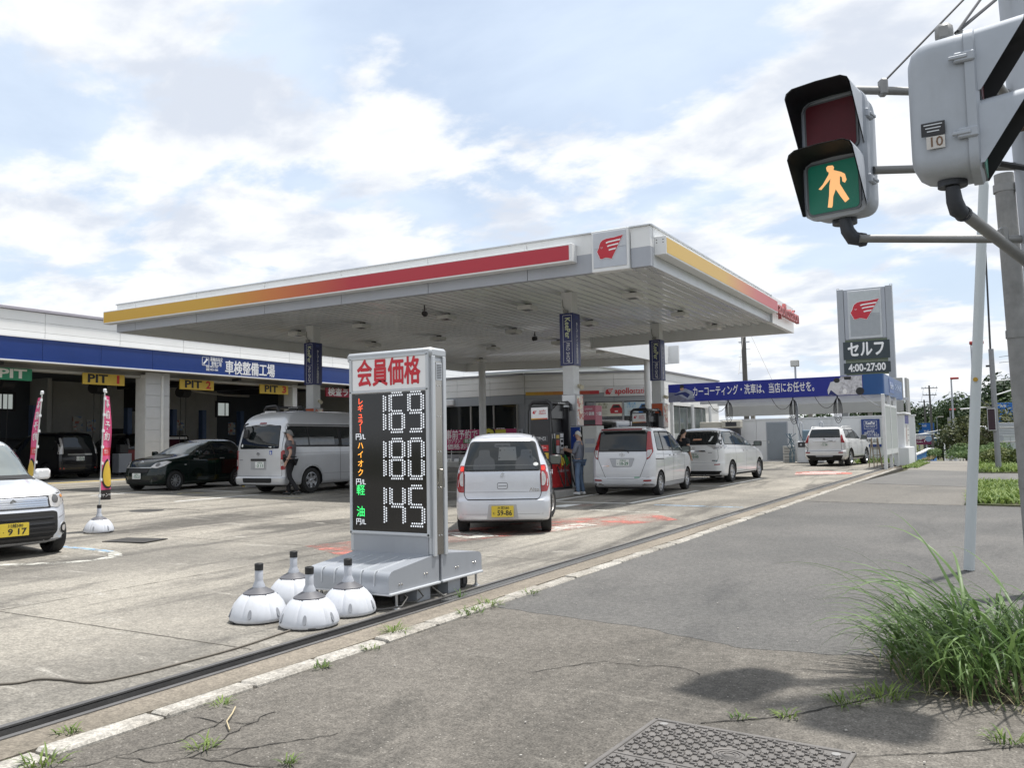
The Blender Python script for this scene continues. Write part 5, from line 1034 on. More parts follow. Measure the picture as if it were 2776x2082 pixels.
 def add_wheels(s, spokes=10, style=0, rimmat=None, steer=0., rimr=.62):
  for (x, y, r) in s.wheels['arches']:
   for sg in (-1, 1):
    e = bpy.data.objects.new('wheel', None); COL.objects.link(e); e.parent = s.t; wd = s.wheels.get('w', .17); e.location = (sg * (x - wd / 2), y, r)
    st = steer if y > 1 else 0.
    e.rotation_euler = (0, 0, (0 if sg > 0 else math.pi) - st)
    Q = Matrix(((0, 0, 1, 0), (0, 1, 0, 0), (-1, 0, 0, 0), (0, 0, 0, 1)))
    h = wd / 2; R0 = r * rimr
    mb = MB(); mb.lathe([(R0, -h * .8), (r * .80, -h), (r * .95, -h * .92), (r, -h * .62), (r, h * .62), (r * .95, h * .92), (r * .80, h), (R0 * 1.02, h * .86), (R0, h * .7)], 40, Q); obj('tyre', mb, M_tyre, e, 35)
    mb = MB(); mb.lathe([(R0 * 1.01, h * .84), (R0 * .95, h * .86), (R0 * .90, h * .55), (R0 * .9, -h * .2)], 36, Q); rm = obj('rim', mb, rimmat or M_rim, e, 35)
    mb = MB(); mb.lathe([(R0 * .92, h * .25), (0, h * .22)], 30, Q); obj('brake_shadow', mb, M_rimd, e, 35)
    mb = MB(); cap = R0 * (.24 if style != 2 else .34)
    for k in range(spokes):
     a = 2 * math.pi * k / spokes; ca, sa = math.cos(a), math.sin(a); hw0, hw1 = (R0 * .12, R0 * .10) if style == 0 else ((R0 * .22, R0 * .17) if style == 1 else (R0 * .10, R0 * .07))
     pts = []
     for rr_, hw, zz in ((cap * .6, hw0, h * .62), (R0 * .93, hw1, h * .72)):
      for sgn in (-1, 1): pts.append((rr_ * ca - sgn * hw * sa, rr_ * sa + sgn * hw * ca, zz))
     q = [Q @ V(p) for p in pts] + [Q @ V((p[0], p[1], p[2] - .03)) for p in pts]
     mb.add(q, [(0, 1, 3, 2), (4, 6, 7, 5), (0, 4, 5, 1), (2, 3, 7, 6), (0, 2, 6, 4), (1, 5, 7, 3)])
    obj('spokes', mb, rimmat or M_rim, rm)
    mb = MB(); mb.lathe([(cap, h * .6), (cap, h * .74), (cap * .8, h * .80), (0, h * .82)], 20, Q); obj('hub_cap', mb, rimmat or M_rim, rm, 40)
 def mirror(s, sg, y, z, x, w=.2, h=.15, mat=None, glass=True, d=.12):
  mb = MB(); mb.box((0, 0, 0), (w, d, h), None, .045); mb.bar((-sg * w * .4, -.01, -h * .3), (-sg * (w * .4 + .10), .02, -h * .45), .05, .04)
  o = obj('door_mirror', mb, mat or M_blk, s.t, 40, (sg * (x + w / 2), y, z))
  if glass: g = MB(); g.prism(rrect(w * .82, h * .78, .03), 0, .004, frame((0, -d / 2 - .001, 0), (1, 0, 0), (0, 0, 1))); obj('mirror_glass', g, pbr('mirror_glass', (.20, .22, .21), .08, .6, 0), o)
  return o
 def under(s, y0, y1, w, z=.16, h=.14):
  obj('underside', MB().box((0, (y0 + y1) / 2, z + h / 2), (w, y1 - y0, h), None, .03), M_under, s.t)
 def wiper(s, face, pts, off=.02): obj('wiper', MB().tube([s.pt(face, u, v, off) for u, v in pts], .008, 5), M_seal, s.t)
 def emblem(s, face, cx, cz, r, kind, par=None):
  p = s.pt(face, cx, cz, .008); sg = 1 if face == 'f' else -1; M = frame((p.x, p.y, p.z), (-sg, 0, 0), (0, 0, 1)); mb = MB()
  if kind == 'oval':
   for rx, ry, ox, oy in ((r, r * .68, 0, 0), (r * .30, r * .62, 0, 0), (r * .72, r * .24, 0, r * .30)): mb.tube([M @ V((ox + rx * math.cos(a), oy + ry * math.sin(a), .004)) for a in np.linspace(0, 2 * math.pi, 22)], r * .085, 5)
  else:
   mb.prism([(-.55 * r, .3 * r), (.1 * r, .95 * r), (.75 * r, .45 * r), (.45 * r, .25 * r), (.1 * r, .5 * r), (-.1 * r, .33 * r), (.6 * r, -.25 * r), (-.02 * r, -.9 * r), (-.72 * r, -.42 * r), (-.42 * r, -.2 * r), (-.06 * r, -.46 * r), (.1 * r, -.3 * r)], 0, .006, M)
  obj('emblem', mb, M_chrome, par or s.body, 60)
def S2(P): return [(-x, z) for x, z in P]
def both(P): return P + [(-x, z) for x, z in P[::-1]]
C_pearl = paint('paint_pearl', (.60, .61, .63), .15, rough=.32); C_silv = paint('paint_silver', (.52, .53, .545), .4, rough=.34); C_wht = paint('paint_white', (.72, .72, .71), 0, rough=.3); C_silw = paint('paint_silver_white', (.60, .62, .66), .35, rough=.33); C_grn = paint('paint_dark_green', (.003, .009, .007), 0, rough=.12, coat=.45); C_blk = paint('paint_black', (.006, .006, .008), 0, rough=.2, coat=.4); C_gry = paint('paint_graphite', (.12, .12, .125), .5, rough=.3)

# --- small silver white hatchback seen from behind, foreground
def car_hatch():
 W = .735
 c = Car('hatchback', 'small silver white hatchback seen from behind turning toward the pumps', (-6.72, 11.385, 0), -27.0,
   [(.2, 2.72), (.35, 2.84), (.55, 2.86), (.75, 2.80), (.90, 2.62), (.98, 2.25), (1.04, 1.75), (1.2, 1.48), (1.42, 1.10), (1.46, .95)],
   [(.2, -.46), (.24, -.545), (.40, -.565), (.52, -.56), (.54, -.535), (.90, -.52), (1.0, -.485), (1.2, -.40), (1.38, -.30), (1.44, -.22), (1.46, -.14)],
   [(.2, .70), (.24, .715), (.4, .733), (.6, .735), (.8, .728), (.95, .708), (1.05, .672), (1.2, .60), (1.36, .535), (1.42, .505), (1.46, .47)],
   rf=(.40, .30), rr=(.20, .17), bow=(.12, .05, .05), crown=.055, z0=.2, ztop=1.46, col=C_silw, wheels={'arches': [(.715, 0, .272), (.715, 2.36, .272)], 'w': .16})
 c.patch('window_seal', 'r', rpoly([(-.590, .945), (.590, .945), (.495, 1.39), (-.495, 1.39)], .06), M_seal, .012)
 c.patch('rear_window', 'r', rpoly([(-.572, .955), (.572, .955), (.480, 1.375), (-.480, 1.375)], .055), M_cg, .018)
 c.line('tailgate_gap', 'r', rpoly([(-.585, .95), (-.575, .60), (-.54, .528), (.54, .528), (.575, .60), (.585, .95)], .05)[2:-2], .010); c.line('crease', 'r', [(-.56, .635), (.56, .635)], .006, pbr('crease_grey', (.25, .25, .26), .5, 0, 0)); c.line('bumper_crease', 'r', [(-.72, .31), (-.22, .31)], .005, MATS['crease_grey']); c.line('bumper_crease', 'r', [(.22, .31), (.72, .31)], .005, MATS['crease_grey'])
 for sg in (1, -1):
  lp = c.patch('tail_light', 'r', [(sg * x, z) for x, z in rpoly([(.575, .63), (.665, .635), (.695, .72), (.685, .86), (.645, 1.03), (.568, 1.03)], .02)][::sg], M_lens_r, .012)
  c.patch('clear_lens', 'r', [(sg * x, z) for x, z in rpoly([(.585, .72), (.63, .73), (.650, .80), (.640, .89), (.60, .935), (.585, .92)], .03)][::sg], M_lens_c, .016, lp)
  c.patch('lit_lamp', 'r', [(sg * x, z) for x, z in rpoly([(.585, .95), (.632, .95), (.625, 1.01), (.582, 1.01)], .015)][::sg], emit('brake_glow', (1, .03, .015), .8), .016, lp)
  c.line('lamp_gap', 'r', [(sg * .572, .62), (sg * .562, 1.03)], .010)
 c.patch('plate_recess', 'r', rpoly([(-.235, .235), (.235, .235), (.205, .455), (-.205, .455)], .02), pbr('recess_grey', (.40, .40, .41), .5), .004); c.plate('r', 0.0, .352, '大宮580', '59-86', 'y', 'む')
 h = c.patch('handle_bezel', 'r', rrect(.155, .095, .03, 0, .725), M_seal, .003); c.patch('tailgate_handle', 'r', rrect(.142, .082, .025, 0, .725), C_silw, .007); c.line('handle_slot', 'r', [(-.06, .722), (.06, .722)], .007, off=.010)
 c.emblem('r', 0, .885, .042, 'S'); p = c.pt('r', .475, .665, .006); text('badge', 'Alto', .075, M_chrome, FB((p.x, p.y, p.z)), c.body, .01, .003, width=.15)
 c.patch('sticker', 'r', circ(.038, 14, .50, 1.04, .026), M_plate_w, .021); c.patch('interior_patch', 'r', [(-.06, 1.10), (.22, 1.10), (.2, 1.3), (-.05, 1.3)], pbr('seen_through', (.055, .06, .06), .1, spec=1), .0185)
 for x in (-.27, .36):
  c.patch('seat_back', 'r', rpoly([(x - .17, .97), (x + .17, .97), (x + .15, 1.12), (x + .085, 1.16), (x + .08, 1.26), (x - .08, 1.26), (x - .085, 1.16), (x - .15, 1.12)], .03), pbr('seat_dark', (.022, .025, .027), .15, 0, 0, spec=.9), .0187)
 c.patch('room_mirror', 'r', rrect(.24, .06, .025, .0, 1.325), MATS['seat_dark'], .0188)
 c.line('parcel_edge', 'r', [(-.56, 1.03), (.56, 1.03)], .012, MATS['seen_through'], .0188)
 for fc in 'RL':
  c.patch('side_window', fc, rpoly([(-.12, 1.0), (.95, .98), (.9, 1.37), (.05, 1.37)], .06), M_cg, .008); c.patch('side_window', fc, rpoly([(1.02, .98), (1.95, .96), (1.35, 1.34), (.98, 1.37)], .05), M_cg, .008)
  c.line('door_gap', fc, [(.98, .30), (.98, 1.38)], .009); c.line('door_gap', fc, [(2.02, .35), (2.0, .98)], .009); c.line('door_gap', fc, [(-.1, .98), (.2, .45), (.4, .30), (2.0, .30)], .009)
  for y in (.82, 1.85): c.patch('door_handle', fc, rrect(.18, .035, .015, y, .86), C_silw, .022)
 c.patch('windscreen', 'f', rpoly([(-.56, 1.04), (.56, 1.04), (.46, 1.40), (-.46, 1.40)], .05), M_cg, .008)
 c.line('roof_ditch', 'r', [(-.49, 1.43), (-.2, 1.452), (.2, 1.452), (.49, 1.43)], .004, MATS['crease_grey'])
 c.mirror(1, 1.62, 1.055, .69, .20, .165); c.mirror(-1, 1.62, 1.055, .69, .20, .165)
 c.add_wheels(10, 0, pbr('steel_cover', (.45, .44, .42), .45, .4), steer=R(18)); c.under(-.42, 2.6, 1.2, .17)
 obj('axle_beam', MB().cyl((-.6, 0, .25), (.6, 0, .25), .04, None, 8), M_under, c.t); obj('shock_mount', MB().box((-.46, .02, .24), (.06, .1, .14)).box((.46, .02, .24), (.06, .1, .14)), M_under, c.t)
 obj('roof_rack_strip', MB().tube([(-.455, 1.0, 1.468), (-.46, .3, 1.476), (-.45, -.12, 1.458)], .008, 5).tube([(.455, 1.0, 1.468), (.46, .3, 1.476), (.45, -.12, 1.458)], .008, 5), M_seal, c.t)
car_hatch()

# --- boxy white wagon at the pump, rear three quarter view
def car_boxy():
 c = Car('boxy_wagon', 'boxy silver white wagon with tall red tail lights stopped at the pump', (-8.16, 19.98, 0), -3.5,
   [(.2, 3.00), (.4, 3.13), (.6, 3.14), (.85, 3.08), (1.0, 2.85), (1.06, 2.45), (1.2, 2.22), (1.5, 1.62), (1.62, 1.35)],
   [(.2, -.40), (.26, -.52), (.42, -.56), (.44, -.54), (.55, -.545), (.95, -.53), (1.1, -.50), (1.4, -.42), (1.58, -.36), (1.62, -.30)],
   [(.2, .78), (.3, .82), (.6, .835), (.9, .832), (1.05, .815), (1.3, .76), (1.55, .695), (1.62, .66)],
   rf=(.45, .30), rr=(.17, .15), bow=(.12, .045, .03), crown=.085, z0=.2, ztop=1.62, col=C_pearl, wheels={'arches': [(.825, 0, .296), (.815, 2.49, .296)], 'w': .18})
 c.patch('window_seal', 'r', rpoly([(-.665, 1.08), (.665, 1.08), (.615, 1.585), (-.615, 1.585)], .03), M_seal, .004)
 c.patch('rear_window', 'r', rpoly([(-.60, 1.10), (.60, 1.10), (.585, 1.575), (-.585, 1.575)], .04), M_cg, .009)
 sp = MB(); sp.box((0, -.39, 1.625), (1.14, .22, .05), None, .02); obj('roof_spoiler', sp, C_pearl, c.t, 40); obj('stop_lamp', MB().box((0, -.495, 1.625), (1.05, .03, .035), None, .008), pbr('lamp_maroon', (.18, .012, .02), .25), c.t)
 for sg in (1, -1):
  lp = c.patch('tail_light', 'r', [(sg * x, z) for x, z in rpoly([(.632, .88), (.70, .93), (.770, 1.08), (.722, 1.30), (.668, 1.575), (.605, 1.575), (.615, 1.12)], .02)][::sg], M_lens_r, .016)
  c.patch('clear_lens', 'r', [(sg * x, z) for x, z in rpoly([(.64, .93), (.69, .955), (.745, 1.06), (.735, 1.13), (.632, 1.11)], .015)][::sg], M_lens_c, .020, lp)
  c.patch('reflector', 'r', [(sg * x, z) for x, z in rpoly([(.53, .36), (.72, .365), (.73, .40), (.54, .395)], .01)][::sg], M_lens_r, .012); c.line('bumper_crease', 'r', [(sg * .50, .42), (sg * .66, .47), (sg * .80, .47)], .006, MATS['crease_grey'])
 c.line('tailgate_gap', 'r', rpoly([(-.64, 1.08), (-.62, .88), (-.43, .425), (.43, .425), (.62, .88), (.64, 1.08)], .06)[2:-2], .010)
 c.patch('plate_recess', 'r', rpoly([(-.315, .92), (.315, .92), (.235, .715), (-.235, .715)], .02)[::-1], pbr('recess_silver', (.42, .43, .45), .4), .005); c.line('recess_edge', 'r', rpoly([(-.315, .92), (.315, .92), (.235, .715), (-.235, .715)], .02), .008, MATS['crease_grey'], .008, True); c.plate('r', .02, .815, '大宮542', '10-29', 'w', 'ち')
 c.emblem('r', 0, 1.005, .062, 'oval'); c.wiper('r', [(.18, 1.05), (.1, 1.12), (-.35, 1.14)]); c.patch('green_badge', 'r', rrect(.13, .025, .005, .37, .455), pbr('badge_green', (.03, .25, .12), .4), .007); c.line('model_badge', 'r', [(-.52, .73), (-.33, .73)], .016, M_chrome, .006)
 c.patch('lower_bumper', 'r', rpoly([(-.50, .22), (.50, .22), (.56, .285), (-.56, .285)], .01), M_under, .006); c.patch('chrome_tip', 'r', [(.48, .25), (.78, .27), (.76, .30), (.55, .31)], M_chrome, .012); c.patch('chrome_tip', 'r', [(-.48, .25), (-.55, .31), (-.76, .30), (-.78, .27)], M_chrome, .012)
 for fc in 'RL':
  sl = c.patch('side_glass_seal', fc, rpoly([(-.20, 1.10), (2.18, 1.06), (1.42, 1.58), (-.10, 1.58)], .05), M_seal, .003)
  c.patch('quarter_window', fc, rpoly([(-.18, 1.13), (.22, 1.12), (.2, 1.55), (-.10, 1.55)], .04), M_cgl, .009); c.patch('rear_door_window', fc, rpoly([(.30, 1.11), (1.02, 1.09), (1.0, 1.53), (.29, 1.55)], .04), M_cg, .009); c.patch('front_door_window', fc, rpoly([(1.12, 1.09), (2.05, 1.07), (1.5, 1.50), (1.10, 1.53)], .04), M_cgl, .009)
  for x in (.26, 1.07): c.line('door_gap', fc, [(x, .32), (x, 1.58)], .010)
  c.line('door_gap', fc, [(2.15, .36), (2.15, 1.05)], .010); c.line('sill_gap', fc, [(.4, .30), (2.1, .30)], .010); c.line('slide_rail', fc, [(-.38, .90), (.24, .89)], .022, M_seal, .004)
  for y in (.88, 1.22): c.patch('door_handle', fc, rrect(.20, .04, .018, y, .97), C_pearl, .024)
  c.line('door_crease', fc, [(-.3, 1.02), (2.3, .94)], .007, MATS['crease_grey'])
  c.line('visor', fc, [(.3, 1.57), (1.0, 1.56), (1.55, 1.49)], .03, M_seal, .016)
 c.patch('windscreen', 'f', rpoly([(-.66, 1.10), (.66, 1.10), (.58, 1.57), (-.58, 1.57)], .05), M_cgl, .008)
 c.mirror(1, 1.98, 1.10, .82, .23, .17); c.mirror(-1, 1.98, 1.10, .82, .23, .17)
 c.add_wheels(9, 0); c.under(-.38, 2.9, 1.35, .17)
car_boxy()

# --- rounded white minivan, second at the pumps
def car_mini():
 c = Car('minivan', 'rounded white minivan with black mirror parked in the second bay', (-8.22, 26.45, 0), 2.0,
   [(.2, 3.68), (.4, 3.86), (.6, 3.88), (.8, 3.78), (.98, 3.40), (1.08, 2.95), (1.14, 2.62), (1.3, 2.20), (1.5, 1.65), (1.60, 1.2)],
   [(.2, -.75), (.26, -.92), (.40, -.97), (.62, -.965), (.64, -.945), (1.0, -.93), (1.18, -.88), (1.4, -.72), (1.55, -.60), (1.60, -.52)],
   [(.2, .84), (.3, .885), (.6, .90), (.9, .897), (1.1, .87), (1.3, .80), (1.5, .72), (1.60, .66)],
   rf=(.60, .5), rr=(.28, .26), bow=(.22, .08, .05), crown=.10, z0=.22, ztop=1.60, col=C_wht, wheels={'arches': [(.885, 0, .335), (.875, 2.95, .335)], 'w': .21})
 c.patch('rear_window', 'r', rpoly([(-.80, 1.17), (.62, 1.17), (.62, 1.17), (.80, 1.17), (.66, 1.59), (-.66, 1.59)], .04), M_cg, .008)
 c.patch('lower_black', 'r', rpoly([(-.76, .22), (.76, .22), (.80, .375), (-.80, .375)], .02), M_under, .008);
 for sg in (1, -1):
  lp = c.patch('tail_light', 'r', [(sg * x, z) for x, z in rpoly([(.36, 1.155), (.52, 1.10), (.60, 1.025), (.74, 1.02), (.80, 1.06), (.82, 1.16)], .02)][::sg], M_lens_c, .012)
  c.patch('red_strip', 'r', [(sg * x, z) for x, z in rpoly([(.62, 1.07), (.80, 1.08), (.80, 1.10), (.6, 1.095)], .005)][::sg], M_lens_d, .017, lp)
  c.patch('reflector', 'r', [(sg * x, z) for x, z in rpoly([(.60, .555), (.77, .56), (.77, .59), (.61, .585)], .01)][::sg], M_lens_r, .012)
  c.patch('lamp_wrap', 'R' if sg > 0 else 'L', rpoly([(-.66, 1.04), (-.42, 1.10), (-.38, 1.17), (-.68, 1.17)], .02), M_lens_c, .009)
 c.patch('chrome_bar', 'r', rpoly([(-.40, .965), (.36, .965), (.32, 1.0), (-.36, 1.0)], .01), M_chrome, .016); c.plate('r', -.02, .835, '大宮 301', '10-65', 'w', 'さ'); c.emblem('r', -.04, 1.065, .055, 'oval')
 c.line('tailgate_gap', 'r', rpoly([(-.70, 1.15), (-.72, .75), (-.66, .63), (.66, .63), (.72, .75), (.70, 1.15)], .06)[2:-2], .010); c.line('model_badge', 'r', [(.42, .93), (.54, .93)], .02, MATS['crease_grey'], .006); c.patch('badge', 'r', rrect(.10, .03, .004, .58, .69), M_seal, .006); c.patch('badge', 'r', rrect(.05, .03, .004, .66, .69), pbr('badge_teal', (.04, .2, .2), .4), .006)
 c.patch('orange_sticker', 'r', [(-.10, 1.31), (.18, 1.31), (.18, 1.36), (-.08, 1.36)], pbr('sticker_peach', (.55, .30, .2), .5), .011); c.patch('white_sticker', 'r', [(.40, 1.27), (.46, 1.27), (.53, 1.43), (.47, 1.43)], M_plate_w, .011)
 for fc in 'RL':
  c.patch('side_glass_seal', fc, rpoly([(-.60, 1.175), (2.72, 1.09), (2.05, 1.40), (1.45, 1.575), (-.42, 1.585)], .06), M_seal, .003)
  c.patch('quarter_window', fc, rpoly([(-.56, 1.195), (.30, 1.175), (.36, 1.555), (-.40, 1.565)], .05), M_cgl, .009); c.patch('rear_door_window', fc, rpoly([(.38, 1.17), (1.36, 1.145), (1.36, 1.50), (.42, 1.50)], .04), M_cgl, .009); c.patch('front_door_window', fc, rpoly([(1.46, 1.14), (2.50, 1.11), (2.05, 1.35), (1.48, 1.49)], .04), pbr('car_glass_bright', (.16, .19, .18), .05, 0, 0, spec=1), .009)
  c.line('visor', fc, [(.4, 1.555), (1.36, 1.545), (1.6, 1.515), (2.05, 1.375)], .045, M_cg, .018)
  for x in (.34, 1.40): c.line('door_gap', fc, [(x, .34), (x, 1.56)], .009)
  c.line('door_gap', fc, [(2.60, .40), (2.64, 1.08)], .009); c.line('sill_gap', fc, [(.42, .32), (2.5, .32)], .010); c.patch('black_sill', fc, rpoly([(.42, .225), (2.52, .225), (2.52, .275), (.42, .275)], .01), M_under, .008)
  for y in (1.22, 1.58): c.patch('door_handle', fc, rrect(.22, .04, .018, y, .97), C_wht, .024)
  c.line('door_crease', fc, [(-.4, 1.06), (2.6, .99)], .006, MATS['crease_grey'])
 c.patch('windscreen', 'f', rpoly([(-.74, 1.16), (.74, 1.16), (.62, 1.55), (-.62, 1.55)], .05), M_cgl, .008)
 c.mirror(1, 2.42, 1.17, .86, .26, .17, M_dk); c.mirror(-1, 2.42, 1.17, .86, .26, .17, M_dk); c.add_wheels(7, 1); c.under(-.8, 3.5, 1.5, .2)
 obj('exhaust', MB().cyl((.3, -.9, .24), (.32, -.99, .23), .03, None, 10), M_chrome, c.t); obj('mud_flap', MB().box((.84, 3.30, .42), (.1, .03, .36)), M_under, c.t)
car_mini()

# --- white off roader at the car wash
def car_off():
 c = Car('off_roader', 'white off roader parked rear first view in the car wash bay', (-6.95, 41.4, 0), 6.0,
   [(.3, 3.45), (.5, 3.60), (.9, 3.58), (1.08, 3.40), (1.16, 2.5), (1.22, 2.2), (1.5, 1.7), (1.72, 1.25)],
   [(.3, -.80), (.4, -.98), (.60, -1.02), (.70, -1.0), (.72, -.95), (1.1, -.93), (1.3, -.88), (1.6, -.74), (1.72, -.66)],
   [(.3, .85), (.45, .93), (.8, .94), (1.1, .92), (1.3, .86), (1.6, .76), (1.72, .70)],
   rf=(.4, .3), rr=(.16, .14), bow=(.12, .04, .03), crown=.08, z0=.3, ztop=1.72, col=C_wht, wheels={'arches': [(.92, 0, .39), (.92, 2.79, .39)], 'w': .26})
 c.patch('rear_window', 'r', rpoly([(-.70, 1.30), (.70, 1.30), (.62, 1.68), (-.62, 1.68)], .05), M_cg, .008); c.line('tailgate_gap', 'r', rpoly([(-.73, 1.3), (-.74, .70), (.74, .70), (.73, 1.3)], .03)[2:-2], .012)
 for sg in (1, -1):
  lp = c.patch('tail_light', 'r', [(sg * x, z) for x, z in rpoly([(.72, 1.06), (.88, 1.06), (.82, 1.22), (.755, 1.42), (.70, 1.42), (.71, 1.2)], .02)][::sg], M_lens_r, .014)
  for k in range(3): c.line('lamp_rib', 'r', [(sg * .745, 1.12 + .07 * k), (sg * (.86 - .03 * k), 1.12 + .07 * k)], .012, pbr('lens_deep', (.12, .006, .01), .2), .017, parent=lp)
  c.patch('reflector', 'r', [(sg * x, z) for x, z in rpoly([(.62, .60), (.82, .60), (.82, .65), (.64, .65)], .01)][::sg], M_lens_r, .012)
  obj('roof_rail', MB().tube([(sg * .66, -.55, 1.73), (sg * .67, -.4, 1.79), (sg * .66, .6, 1.81), (sg * .62, 1.2, 1.77)], .025, 7), C_wht, c.t, 60)
 c.patch('chrome_bar', 'r', rpoly([(-.50, 1.12), (.50, 1.12), (.48, 1.17), (-.48, 1.17)], .01), M_chrome, .02); c.plate('r', 0, 1.0, '大宮 330', '2 24', 'w', 'な'); c.emblem('r', 0, 1.225, .06, 'oval')
 c.patch('lower_bumper', 'r', rpoly([(-.72, .33), (.72, .33), (.82, .50), (-.82, .50)], .03), M_under, .01); c.patch('skid_plate', 'r', rpoly([(-.35, .44), (.35, .44), (.40, .49), (-.40, .49)], .01), M_grey, .016)
 for fc in 'RL':
  c.patch('side_glass_seal', fc, rpoly([(-.6, 1.27), (2.1, 1.22), (1.55, 1.66), (-.45, 1.68)], .05), M_seal, .003)
  for P in ([(-.55, 1.30), (.05, 1.29), (.05, 1.65), (-.43, 1.65)], [(.15, 1.29), (.95, 1.27), (.95, 1.63), (.15, 1.65)], [(1.05, 1.27), (1.95, 1.25), (1.5, 1.60), (1.05, 1.63)]): c.patch('side_window', fc, rpoly(P, .04), M_cg, .009)
  for x in (.1, 1.0, 2.0): c.line('door_gap', fc, [(x, .5), (x, 1.25)], .01)
  for y in (.85, 1.9): c.patch('door_handle', fc, rrect(.2, .04, .018, y - .1, 1.1), C_wht, .024)
  c.patch('step_board', fc, rpoly([(.5, .34), (2.3, .34), (2.3, .42), (.5, .42)], .02), M_under, .02)
 c.patch('windscreen', 'f', rpoly([(-.68, 1.24), (.68, 1.24), (.6, 1.66), (-.6, 1.66)], .05), M_cgl, .008)
 c.mirror(1, 1.95, 1.30, .90, .26, .22, M_dk); c.mirror(-1, 1.95, 1.30, .90, .26, .22, M_dk); c.add_wheels(6, 0); c.under(-.85, 3.3, 1.4, .26); obj('spare_wheel', MB().cyl((0, -.55, .30), (0, -.55, .5), .34, None, 24), M_tyre, c.t, 40)
car_off()

